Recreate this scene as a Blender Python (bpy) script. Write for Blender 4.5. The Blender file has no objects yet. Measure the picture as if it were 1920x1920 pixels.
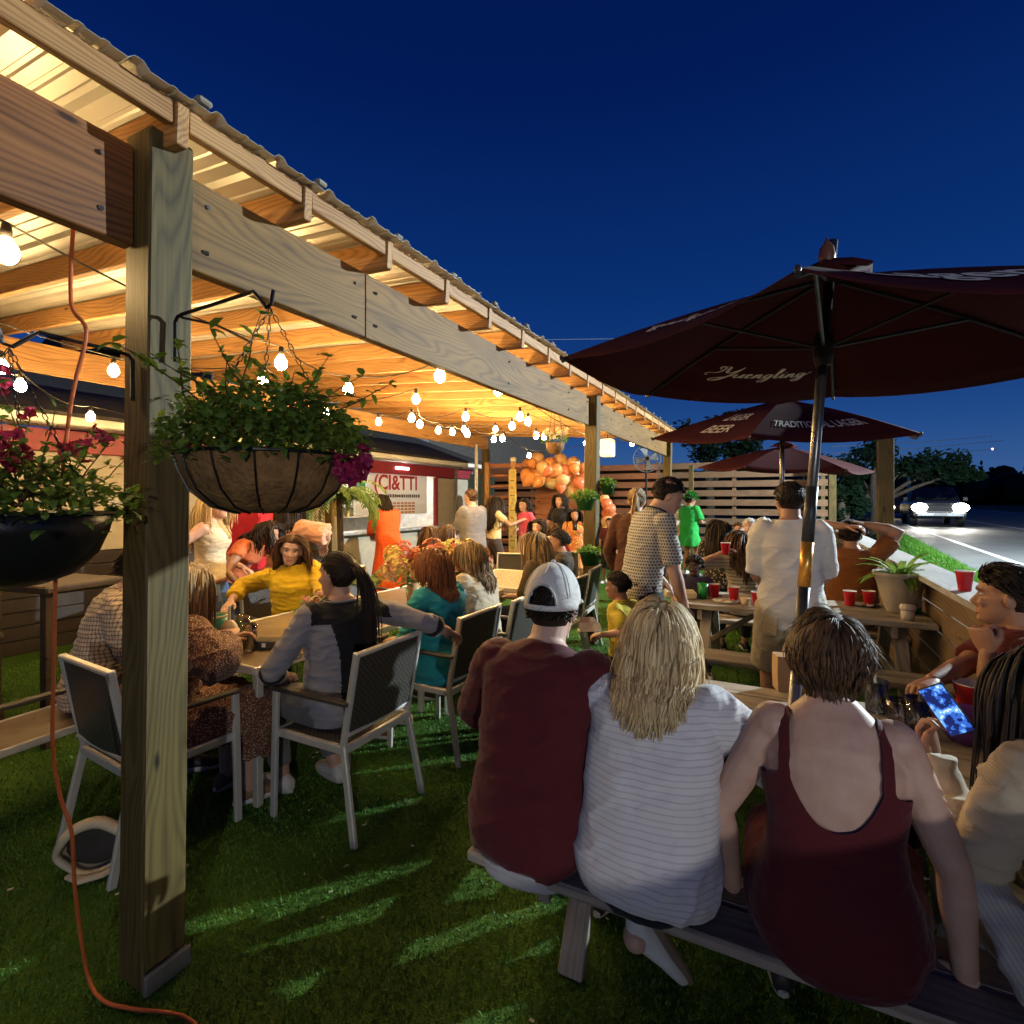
import bpy, math, random
import numpy as np
from mathutils import Vector, Matrix, noise
from math import sin, cos, pi, radians, sqrt

S = bpy.context.scene
COL = S.collection
R = random.Random(7)

# ------------------------------------------------------------------ camera
cd = bpy.data.cameras.new('camera')
cam = bpy.data.objects.new('camera', cd)
COL.objects.link(cam)
cam.location = (0, 0, 1.6)
cam.rotation_euler = (radians(90), 0, radians(27))
cd.sensor_width = 36
cd.lens = 36 * 980 / 1920
cd.shift_y = -23 / 1920
cd.clip_start = .05
cd.clip_end = 3000
S.camera = cam
S.render.engine = 'CYCLES'
S.cycles.use_denoising = True
S.cycles.denoiser = 'OPENIMAGEDENOISE'
S.cycles.max_bounces = 10
S.cycles.transmission_bounces = 10
S.cycles.transparent_max_bounces = 10
S.cycles.sample_clamp_indirect = 6
S.view_settings.view_transform = 'Standard'
S.view_settings.look = 'None'
S.view_settings.exposure = 0.3
S.view_settings.gamma = 1
S.view_settings.use_curve_mapping = False

# ------------------------------------------------------------------ sky (blue hour)
W = bpy.data.worlds.new('World')
S.world = W
W.use_nodes = True
nt = W.node_tree
nt.nodes.clear()
wo = nt.nodes.new('ShaderNodeOutputWorld')
bg = nt.nodes.new('ShaderNodeBackground')
tc = nt.nodes.new('ShaderNodeTexCoord')
sx = nt.nodes.new('ShaderNodeSeparateXYZ')
rp = nt.nodes.new('ShaderNodeValToRGB')
nt.links.new(tc.outputs['Generated'], sx.inputs[0])
nt.links.new(sx.outputs[2], rp.inputs[0])
cr = rp.color_ramp
cr.elements[0].position = 0.0
cr.elements[0].color = (.056, .130, .30, 1)
cr.elements[1].position = 1.0
cr.elements[1].color = (.0005, .0045, .05, 1)
for p_, c_ in ((.05, (.037, .106, .290)), (.12, (.016, .072, .258)), (.20, (.0075, .047, .215)), (.35, (.003, .031, .172)), (.6, (.0007, .012, .10))):
    e = cr.elements.new(p_)
    e.color = (*c_, 1)
nt.links.new(rp.outputs[0], bg.inputs[0])
bg.inputs[1].default_value = .78
nt.links.new(bg.outputs[0], wo.inputs[0])


def lamp(name, kind, loc, energy, col, size=.1, target=None, spot=None, blend=.3):
    l = bpy.data.lights.new(name, kind)
    l.energy = energy
    l.color = col
    if kind in ('POINT', 'SPOT'):
        l.shadow_soft_size = size
    if kind == 'SPOT':
        l.spot_size = radians(spot or 90)
        l.spot_blend = blend
    if kind == 'AREA':
        l.size = size
    o = bpy.data.objects.new(name, l)
    COL.objects.link(o)
    o.location = loc
    if target is not None:
        o.rotation_euler = (Vector(target) - Vector(loc)).to_track_quat('-Z', 'Y').to_euler()
    return o


# street lamp beside the road, right of the picture; head lamp of a parked car behind the low wall
lamp('street_lamp_light', 'POINT', (6.5, 10.8, 4.7), 8000, (.78, .93, 1), .05)
lamp('parked_car_headlight', 'SPOT', (3.2, -3.6, 1.96), 270, (.96, .95, .93), .04, (-.9, 1.6, 1.1), 70, .5)
lamp('low_bench_fill_light', 'SPOT', (.75, -4.6, .82), 105, (.93, .96, 1), .04, (.15, 1.6, .38), 25, .55)  # added low spot that brightens the bench, shoe and lower clothes

# ------------------------------------------------------------------ helpers
F_ = Vector((-sin(radians(27)), cos(radians(27)), 0))
R_ = Vector((cos(radians(27)), sin(radians(27)), 0))


def at(px, d, z=0.0):
    """place on the ground plan seen under image column px at depth d"""
    v = F_ * d + R_ * ((px - 960) / 980 * d)
    return Vector((v.x, v.y, z))


def zz(py, d):
    return 1.6 + (937 - py) / 980 * d


def P3(px, py, d):
    return at(px, d, zz(py, d))


class MB:
    def __init__(s):
        s.v = []
        s.f = []

    def add(s, vs, fs):
        o = len(s.v)
        s.v.extend([tuple(v) for v in vs])
        s.f.extend([tuple(i + o for i in f) for f in fs])
        return s

    def box(s, c, sz, M=None):
        x, y, z = sz[0] / 2, sz[1] / 2, sz[2] / 2
        vs = [Vector((a * x, b * y, d * z)) for a in (-1, 1) for b in (-1, 1) for d in (-1, 1)]
        if M is not None:
            vs = [M @ v for v in vs]
        c = Vector(c)
        return s.add([v + c for v in vs], [(0, 1, 3, 2), (4, 6, 7, 5), (0, 4, 5, 1), (2, 3, 7, 6), (0, 2, 6, 4), (1, 5, 7, 3)])

    def bbox(s, c, sz, b=.004, M=None):
        """box with chamfered edges"""
        x, y, z = sz[0] / 2, sz[1] / 2, sz[2] / 2
        b = min(b, x * .6, y * .6, z * .6)
        rings = []
        for zz_, k in ((-z, b), (-z + b, 0), (z - b, 0), (z, b)):
            X, Y = x - k, y - k
            rings.append([Vector(q) for q in ((-X + b, -Y, zz_), (X - b, -Y, zz_), (X, -Y + b, zz_), (X, Y - b, zz_), (X - b, Y, zz_), (-X + b, Y, zz_), (-X, Y - b, zz_), (-X, -Y + b, zz_))])
        c = Vector(c)
        rings = [[(M @ v if M is not None else v) + c for v in r] for r in rings]
        return s.rings(rings)

    def bar(s, a, b, w, h, up=(0, 0, 1), bev=.003):
        """rectangular bar from a to b"""
        a, b = Vector(a), Vector(b)
        x = (b - a)
        L = x.length
        x.normalize()
        up = Vector(up)
        if abs(x.dot(up)) > .97:
            up = Vector((0, 1, 0))
        y = up.cross(x).normalized()
        z = x.cross(y)
        M = Matrix((x, y, z)).transposed()
        return s.bbox((a + b) / 2, (L, w, h), bev, M)

    def rings(s, rings, cap=True, close=False):
        n = len(rings[0])
        vs = [v for r in rings for v in r]
        fs = []
        m = len(rings)
        for i in range(m if close else m - 1):
            j = (i + 1) % m
            for k in range(n):
                l = (k + 1) % n
                fs.append((i * n + k, i * n + l, j * n + l, j * n + k))
        if cap and not close:
            fs.append(tuple(reversed(range(n))))
            fs.append(tuple((m - 1) * n + k for k in range(n)))
        return s.add(vs, fs)

    def tube(s, pts, rad, n=8, cap=True, rnd=False, flat=1.0, up=None):
        pts = [Vector(p) for p in pts]
        m = len(pts)
        rad = [rad] * m if not hasattr(rad, '__len__') else list(rad)
        if rnd:
            d0 = (pts[0] - pts[1]).normalized()
            d1 = (pts[-1] - pts[-2]).normalized()
            a, b = rad[0], rad[-1]
            pre = [(pts[0] + d0 * a * k, a * sqrt(max(0, 1 - k * k))) for k in (.95, .75, .4)]
            post = [(pts[-1] + d1 * b * k, b * sqrt(max(0, 1 - k * k))) for k in (.4, .75, .95)]
            pts = [q[0] for q in pre] + pts + [q[0] for q in post]
            rad = [q[1] for q in pre] + rad + [q[1] for q in post]
            m = len(pts)
        T = []
        for i in range(m):
            t = pts[min(i + 1, m - 1)] - pts[max(i - 1, 0)]
            T.append(t.normalized() if t.length > 1e-9 else Vector((0, 0, 1)))
        u = Vector(up) if up is not None else (Vector((0, 0, 1)) if abs(T[0].z) < .9 else Vector((1, 0, 0)))
        rs = []
        for i in range(m):
            u = (u - T[i] * u.dot(T[i]))
            if u.length < 1e-6:
                u = T[i].orthogonal()
            u.normalize()
            w = T[i].cross(u)
            rs.append([pts[i] + (u * (cos(2 * pi * k / n) * flat) + w * sin(2 * pi * k / n)) * rad[i] for k in range(n)])
        return s.rings(rs, cap)

    def ell(s, c, r, M=None, nu=14, nv=9):
        c = Vector(c)
        r = r if hasattr(r, '__len__') else (r, r, r)
        rs = []
        for j in range(1, nv):
            a = -pi / 2 + pi * j / nv
            ring = []
            for i in range(nu):
                t = 2 * pi * i / nu
                v = Vector((cos(a) * cos(t) * r[0], cos(a) * sin(t) * r[1], sin(a) * r[2]))
                ring.append((M @ v if M is not None else v) + c)
            rs.append(ring)
        o = len(s.v)
        s.rings(rs, False)
        bot = Vector((0, 0, -r[2]))
        top = Vector((0, 0, r[2]))
        if M is not None:
            bot, top = M @ bot, M @ top
        k = len(s.v)
        s.v += [tuple(bot + c), tuple(top + c)]
        for i in range(nu):
            j = (i + 1) % nu
            s.f.append((k, o + j, o + i))
            s.f.append((k + 1, o + (nv - 2) * nu + i, o + (nv - 2) * nu + j))
        return s

    def lathe(s, prof, c=(0, 0, 0), n=20, M=None, cap=False):
        c = Vector(c)
        rs = []
        for r, z in prof:
            ring = [Vector((cos(2 * pi * k / n) * r, sin(2 * pi * k / n) * r, z)) for k in range(n)]
            rs.append([(M @ v if M is not None else v) + c for v in ring])
        return s.rings(rs, cap)

    def quad(s, a, b, c, d):
        return s.add([a, b, c, d], [(0, 1, 2, 3)])

    def mesh(s, name='m', smooth=False):
        me = bpy.data.meshes.new(name)
        me.from_pydata(s.v, [], s.f)
        me.validate()
        if smooth:
            me.shade_smooth()
        return me

    def build(s, name, mt, parent=None, smooth=False, loc=None, rot=None, kind=None):
        return link(name, s.mesh(name, smooth), mt, parent, loc, rot, kind)


def link(name, me, mt=None, parent=None, loc=None, rot=None, kind=None):
    o = bpy.data.objects.new(name, me)
    COL.objects.link(o)
    if mt is not None and me is not None:
        me.materials.clear()
        for q in (mt if isinstance(mt, (list, tuple)) else (mt,)):
            me.materials.append(q)
    if parent is not None:
        o.parent = parent
    if loc is not None:
        o.location = loc
    if rot is not None:
        o.rotation_euler = rot
    if kind:
        o['kind'] = kind
    return o


def tag(o, label, cat, group=None, kind=None):
    o['label'] = label
    o['category'] = cat
    if group:
        o['group'] = group
    if kind:
        o['kind'] = kind
    return o


def thing(name, label, cat, loc=(0, 0, 0), rz=0.0, group=None):
    o = bpy.data.objects.new(name, None)
    COL.objects.link(o)
    o.empty_display_size = .1
    o.location = loc
    o.rotation_euler = (0, 0, rz)
    return tag(o, label, cat, group)


def dup(root, loc, rz=None, label=None, group=None, rot=None):
    def cp(o, par):
        c = o.copy()
        COL.objects.link(c)
        if par is not None:
            c.parent = par
            c.matrix_parent_inverse = o.matrix_parent_inverse
        for ch in list(o.children):
            cp(ch, c)
        return c
    r = cp(root, None)
    r.location = loc
    if rot is not None:
        r.rotation_euler = rot
    elif rz is not None:
        r.rotation_euler = (0, 0, rz)
    if label:
        r['label'] = label
    if group:
        r['group'] = group
    return r


# ------------------------------------------------------------------ materials
def srgb(r, g, b):
    def f(c):
        c /= 255
        return c / 12.92 if c <= .04045 else ((c + .055) / 1.055) ** 2.4
    return (f(r), f(g), f(b))


class NT:
    def __init__(s, name):
        s.m = bpy.data.materials.new(name)
        s.m.use_nodes = True
        s.t = s.m.node_tree
        s.n = s.t.nodes
        s.b = s.n['Principled BSDF']
        s.o = s.n['Material Output']

    def new(s, kind, **kw):
        n = s.n.new(kind)
        for k, v in kw.items():
            setattr(n, k, v)
        return n

    def L(s, a, b):
        s.t.links.new(a, b)

    def vec(s, scale=(1, 1, 1), rnd=True, rot=(0, 0, 0)):
        tc = s.new('ShaderNodeTexCoord')
        mp = s.new('ShaderNodeMapping')
        mp.inputs['Scale'].default_value = scale
        mp.inputs['Rotation'].default_value = rot
        src = tc.outputs['Object']
        if rnd:
            oi = s.new('ShaderNodeObjectInfo')
            ad = s.new('ShaderNodeVectorMath', operation='MULTIPLY_ADD')
            cb = s.new('ShaderNodeCombineXYZ')
            for i in range(3):
                s.L(oi.outputs['Random'], cb.inputs[i])
            s.L(cb.outputs[0], ad.inputs[0])
            ad.inputs[1].default_value = (7.3, 11.7, 5.1)
            s.L(src, ad.inputs[2])
            src = ad.outputs[0]
        s.L(src, mp.inputs['Vector'])
        return mp.outputs[0]

    def noise(s, vec, scale=5, detail=4, rough=.55, dist=0):
        n = s.new('ShaderNodeTexNoise')
        n.inputs['Scale'].default_value = scale
        n.inputs['Detail'].default_value = detail
        n.inputs['Roughness'].default_value = rough
        n.inputs['Distortion'].default_value = dist
        s.L(vec, n.inputs['Vector'])
        return n.outputs[0]

    def ramp(s, fac, stops, interp='LINEAR'):
        r = s.new('ShaderNodeValToRGB')
        r.color_ramp.interpolation = interp
        els = r.color_ramp.elements
        els[0].position, els[0].color = stops[0][0], (*stops[0][1], 1)
        els[1].position, els[1].color = stops[-1][0], (*stops[-1][1], 1)
        for p, c in stops[1:-1]:
            e = els.new(p)
            e.color = (*c, 1)
        s.L(fac, r.inputs[0])
        return r.outputs[0]

    def mix(s, fac, a, b, mode='MIX'):
        m = s.new('ShaderNodeMix', data_type='RGBA', blend_type=mode)
        for sock, val in ((m.inputs[0], fac), (m.inputs[6], a), (m.inputs[7], b)):
            if isinstance(val, (int, float)):
                sock.default_value = val
            elif isinstance(val, tuple):
                sock.default_value = (*val[:3], 1)
            else:
                s.L(val, sock)
        return m.outputs[2]

    def math(s, op, a, b=None):
        m = s.new('ShaderNodeMath', operation=op)
        for i, v in enumerate((a, b)):
            if v is None:
                continue
            if isinstance(v, (int, float)):
                m.inputs[i].default_value = v
            else:
                s.L(v, m.inputs[i])
        return m.outputs[0]

    def bump(s, h, strength=.3, dist=.01):
        b = s.new('ShaderNodeBump')
        b.inputs['Strength'].default_value = strength
        b.inputs['Distance'].default_value = dist
        s.L(h, b.inputs['Height'])
        s.L(b.outputs[0], s.b.inputs['Normal'])

    def done(s, col, rough=.6, metal=0, spec=.5):
        if isinstance(col, tuple):
            s.b.inputs['Base Color'].default_value = (*col[:3], 1)
        else:
            s.L(col, s.b.inputs['Base Color'])
        if isinstance(rough, (int, float)):
            s.b.inputs['Roughness'].default_value = rough
        else:
            s.L(rough, s.b.inputs['Roughness'])
        s.b.inputs['Metallic'].default_value = metal
        s.b.inputs['Specular IOR Level'].default_value = spec
        return s.m


def mul(c, k):
    return tuple(min(1, x * k) for x in c)


_MC = {}


def mat(name, col, rough=.6, metal=0, var=.2, sc=9, bump=.0, bsc=60, bd=.004, spec=.4, sheen=0):
    key = (name, col, rough)
    if key in _MC:
        return _MC[key]
    t = NT(name)
    v = t.vec()
    n = t.noise(v, sc, 5)
    c = t.ramp(n, [(.3, mul(col, 1 - var)), (.7, mul(col, 1 + var))])
    if bump:
        t.bump(t.noise(v, bsc, 3), bump, bd)
    if sheen:
        t.b.inputs['Sheen Weight'].default_value = sheen
    rr = t.ramp(t.noise(v, sc * 2.3, 3), [(.3, (rough * .85,) * 3), (.7, (min(1, rough * 1.15),) * 3)])
    _MC[key] = t.done(c, rr, metal, spec)
    return _MC[key]


def wood(name, light, dark, rough=.6, knots=True, sc=1.0, wear=None):
    """grain runs along local X"""
    t = NT(name)
    v = t.vec((1.0 * sc, 9 * sc, 9 * sc))
    big = t.noise(t.vec((.9 * sc, 4 * sc, 4 * sc)), 1.6, 3, .5, .6)
    sp = t.new('ShaderNodeSeparateXYZ')
    t.L(t.vec(), sp.inputs[0])
    warp = t.noise(t.vec((1.15 * sc, 5.5 * sc, 5.5 * sc)), 1.0, 1.5, .45)
    ph_ = t.math('ADD', t.math('MULTIPLY', t.math('ADD', sp.outputs[1], sp.outputs[2]), 230.0 * sc), t.math('MULTIPLY', warp, 80.0))
    rg_ = t.math('POWER', t.math('ADD', t.math('MULTIPLY', t.math('SINE', ph_), .5), .5), .6)
    fine = t.noise(t.vec((3 * sc, 110 * sc, 110 * sc)), 1.0, 3)
    f = t.math('ADD', t.math('MULTIPLY', rg_, .21), t.math('ADD', t.math('MULTIPLY', fine, .34), t.math('MULTIPLY', big, .52)))
    c = t.ramp(f, [(.32, dark), (.50, tuple((a + b) / 2 for a, b in zip(light, dark))), (.70, light)])
    if knots:
        vo = t.new('ShaderNodeTexVoronoi')
        vo.inputs['Scale'].default_value = 2.0
        t.L(t.vec((1.0 * sc, 3.2 * sc, 3.2 * sc)), vo.inputs['Vector'])
        k = t.ramp(vo.outputs['Distance'], [(.035, (1, 1, 1)), (.085, (0, 0, 0))])
        c = t.mix(k, c, mul(dark, .35))
    if wear:
        w = t.ramp(t.noise(t.vec((1.5, 3, 3)), 2.2, 4), [(.45, (0, 0, 0)), (.62, (1, 1, 1))])
        c = t.mix(t.math('MULTIPLY', w, .6), c, wear)
    t.bump(fine, .25, .003)
    return t.done(c, rough, 0, .35)


def glow(name, col, strength):
    t = NT(name)
    t.b.inputs['Base Color'].default_value = (*col, 1)
    t.b.inputs['Emission Color'].default_value = (*col, 1)
    t.b.inputs['Emission Strength'].default_value = strength
    return t.m


def glassy(name, col=(1, 1, 1), rough=.03):
    """thin clear glass: mostly see-through, mirror-like at grazing angles"""
    t = NT(name)
    tr = t.new('ShaderNodeBsdfTransparent')
    tr.inputs[0].default_value = (*mul(col, .93), 1)
    gl = t.new('ShaderNodeBsdfGlossy')
    gl.inputs['Roughness'].default_value = rough
    fr = t.new('ShaderNodeFresnel')
    fr.inputs[0].default_value = 1.5
    mx = t.new('ShaderNodeMixShader')
    t.L(t.math('ADD', t.math('MULTIPLY', fr.outputs[0], .9), .06), mx.inputs[0])
    t.L(tr.outputs[0], mx.inputs[1])
    t.L(gl.outputs[0], mx.inputs[2])
    t.L(mx.outputs[0], t.o.inputs[0])
    return t.m


def cloth(name, col, col2=None, pat=None, sc=1.0, rough=.85, var=.12):
    """fabric; pat: stripe / plaid / dots / check / knit"""
    t = NT(name)
    v = t.vec(rnd=False)
    n = t.noise(v, 6, 4)
    a = t.ramp(n, [(.3, mul(col, 1 - var)), (.7, mul(col, 1 + var))])
    c = a
    h = t.noise(v, 320, 2)
    if pat:
        sp = t.new('ShaderNodeSeparateXYZ')
        wob = t.noise(v, 5, 2)
        tcn = t.vec(rnd=False)
        t.L(tcn, sp.inputs[0])

        def line(src, per, width, woba=.0):
            x = t.math('ADD', src, t.math('MULTIPLY', wob, woba))
            fr = t.math('FRACT', t.math('DIVIDE', x, per))
            return t.math('LESS_THAN', fr, width)
        X, Y, Z = sp.outputs
        U = t.math('ADD', X, t.math('MULTIPLY', Y, 1.0))
        if pat == 'stripe':
            k = line(Z, .024 * sc, .22, .012)
        elif pat == 'plaid':
            k1 = line(Z, .022 * sc, .3, .012)
            k2 = line(U, .024 * sc, .3, .012)
            k = t.math('MINIMUM', t.math('ADD', t.math('MULTIPLY', k1, .6), t.math('MULTIPLY', k2, .6)), 1.0)
        elif pat == 'check':
            k1 = line(Z, .024 * sc, .55)
            U2 = t.math('ADD', U, t.math('MULTIPLY', t.math('FLOOR', t.math('DIVIDE', Z, .024 * sc)), .014 * sc))
            k2 = line(U2, .03 * sc, .62)
            k = t.math('MULTIPLY', k1, k2)
        elif pat == 'dots':
            vo = t.new('ShaderNodeTexVoronoi')
            vo.inputs['Scale'].default_value = 75 / sc
            t.L(v, vo.inputs['Vector'])
            k = t.math('LESS_THAN', vo.outputs['Distance'], .33)
        elif pat == 'knit':
            k = line(t.math('ADD', X, t.math('MULTIPLY', Z, .5)), .012 * sc, .5, .01)
        c = t.mix(k, a, col2)
    fo = t.noise(t.vec((7, 7, 15), rnd=False), 1.0, 3, .5, 1.2)
    t.bump(t.math('ADD', t.math('MULTIPLY', h, .05), fo), .0 if 'canvas' in name else .55, .02)
    t.b.inputs['Sheen Weight'].default_value = .0 if 'canvas' in name else .12
    return t.done(c, rough, 0, .08 if 'canvas' in name else .25)


def skin(name, col):
    t = NT(name)
    v = t.vec(rnd=False)
    n = t.noise(v, 14, 5)
    c = t.ramp(n, [(.3, (col[0] * .88, col[1] * .8, col[2] * .78)), (.7, mul(col, 1.08))])
    t.bump(t.noise(v, 260, 3), .12, .002)
    return t.done(c, .52, 0, .4)


def hairm(name, dark, light):
    t = NT(name)
    at_ = t.new('ShaderNodeAttribute', attribute_name='tint')
    v = t.vec((1, 1, .2), rnd=False)
    f = t.math('ADD', t.math('MULTIPLY', at_.outputs['Fac'], .7), t.math('MULTIPLY', t.noise(v, 30, 3), .3))
    c = t.ramp(f, [(.12, dark), (.85, light)])
    t.bump(t.noise(t.vec((1, 1, .06), rnd=False), 260, 2), .3, .003)
    return t.done(c, .58, 0, .22)
# ------------------------------------------------------------------ people
TMP = bpy.data.scenes.new('tmp')


def remesh(mb, vox, smooth=3, fac=.5):
    """fuse overlapping closed pieces into one continuous surface"""
    me = mb.mesh('piece')
    o = bpy.data.objects.new('piece', me)
    TMP.collection.objects.link(o)
    m = o.modifiers.new('r', 'REMESH')
    m.mode = 'VOXEL'
    m.voxel_size = vox
    if smooth:
        q = o.modifiers.new('s', 'SMOOTH')
        q.factor = fac
        q.iterations = smooth
    vl = TMP.view_layers[0]
    vl.update()
    dg = vl.depsgraph
    out = bpy.data.meshes.new_from_object(o.evaluated_get(dg), depsgraph=dg)
    bpy.data.objects.remove(o)
    bpy.data.meshes.remove(me)
    return out


def vcos(me):
    a = np.empty(len(me.vertices) * 3, np.float32)
    me.vertices.foreach_get('co', a)
    return a.reshape(-1, 3)


def setcos(me, a):
    me.vertices.foreach_set('co', np.ascontiguousarray(a, np.float32).ravel())
    me.update()


def vnorm(me):
    a = np.empty(len(me.vertices) * 3, np.float32)
    me.vertex_normals.foreach_get('vector', a)
    return a.reshape(-1, 3)


def snoise(p, seed, nw=18, f=1.0):
    """cheap smooth vector noise: sum of random plane waves (numpy), about -1..1"""
    r = np.random.default_rng(seed)
    out = np.zeros(len(p))
    for i in range(nw):
        k = r.normal(size=3) * f
        out += np.sin(p @ k + r.uniform(0, 6.28))
    return out / sqrt(nw) / 1.2


def cut(me, keep):
    """drop the faces whose centre fails keep(centres)"""
    import bmesh
    bm = bmesh.new()
    bm.from_mesh(me)
    fc = np.array([f.calc_center_median()[:] for f in bm.faces])
    k = keep(fc)
    dele = [f for f, q in zip(bm.faces, k) if not q]
    bmesh.ops.delete(bm, geom=dele, context='FACES')
    # relax the cut edge so that it does not show voxel steps
    for _ in range(6):
        new = {}
        for v in bm.verts:
            be = [e for e in v.link_edges if e.is_boundary]
            if len(be) == 2:
                new[v] = (v.co + be[0].other_vert(v).co * .5 + be[1].other_vert(v).co * .5) / 2
        for v, c in new.items():
            v.co = c
    bm.to_mesh(me)
    bm.free()
    return me


# hands: built once per gesture, 5 mm fingers kept apart --------------------
_HAND = {}


def hand_mesh(kind):
    if kind in _HAND:
        return _HAND[kind]
    # wrist at origin, fingers +Y, palm faces -Z, thumb on +X
    b = MB()
    rs = []
    for y, w, h, z in ((-.02, .026, .02, 0), (.0, .028, .019, 0), (.03, .038, .017, 0), (.06, .043, .015, 0), (.085, .042, .013, 0), (.094, .036, .010, 0)):
        rs.append([Vector((cos(2 * pi * k / 14) * w, y, sin(2 * pi * k / 14) * h + z)) for k in range(14)])
    b.rings(rs)
    curl = {'flat': (8, 8, 6), 'relaxed': (24, 30, 20), 'grip': (42, 58, 34), 'fist': (78, 88, 60)}[kind]
    for i, (x, L) in enumerate(((.031, .072), (.0105, .080), (-.0105, .074), (-.031, .058))):
        a = 0
        p = Vector((x, .085, 0))
        pts = [Vector((x * .95, .06, 0)), p.copy()]
        splay = x * 2.2
        for q, fr in zip(curl, (.45, .3, .25)):
            a += radians(q + i * 2.5)
            p = p + Vector((splay * .4, cos(a), -sin(a))) * (L * fr)
            pts.append(p.copy())
        b.tube(pts, [.009, .0095, .0088, .0082, .007], 8, True, True)
    tk = {'flat': .2, 'relaxed': .45, 'grip': .9, 'fist': 1.1}[kind]
    b.tube([(.024, .02, -.002), (.045, .045, -.010 - .006 * tk), (.058 - .012 * tk, .072, -.02 - .014 * tk), (.060 - .03 * tk, .094 - .01 * tk, -.026 - .018 * tk)], [.014, .0125, .0105, .008], 8, True, True)
    me = remesh(b, .0038, 2, .45)
    _HAND[kind] = (vcos(me).copy(), [tuple(p.vertices) for p in me.polygons])
    return _HAND[kind]


BODY = [  # t, half width, front, back
    (-.12, .10, .06, .085), (-.07, .150, .085, .115), (-.01, .168, .100, .122), (.07, .158, .102, .105), (.15, .140, .100, .088), (.22, .135, .102, .085),
    (.30, .148, .108, .092), (.37, .158, .112, .096), (.43, .160, .100, .094), (.475, .138, .078, .080), (.51, .085, .060, .062), (.54, .056, .052, .054)]


def ik(a, b, l1, l2, pole):
    a, b = Vector(a), Vector(b)
    d = b - a
    L = d.length
    mx = (l1 + l2) * .995
    if L > mx:
        b = a + d * (mx / L)
        d = b - a
        L = mx
    x = (l1 * l1 - l2 * l2 + L * L) / (2 * L)
    h = sqrt(max(0, l1 * l1 - x * x))
    u = d / L
    p = Vector(pole)
    p = p - u * p.dot(u)
    p.normalize()
    return a + u * x + p * h, b


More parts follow.
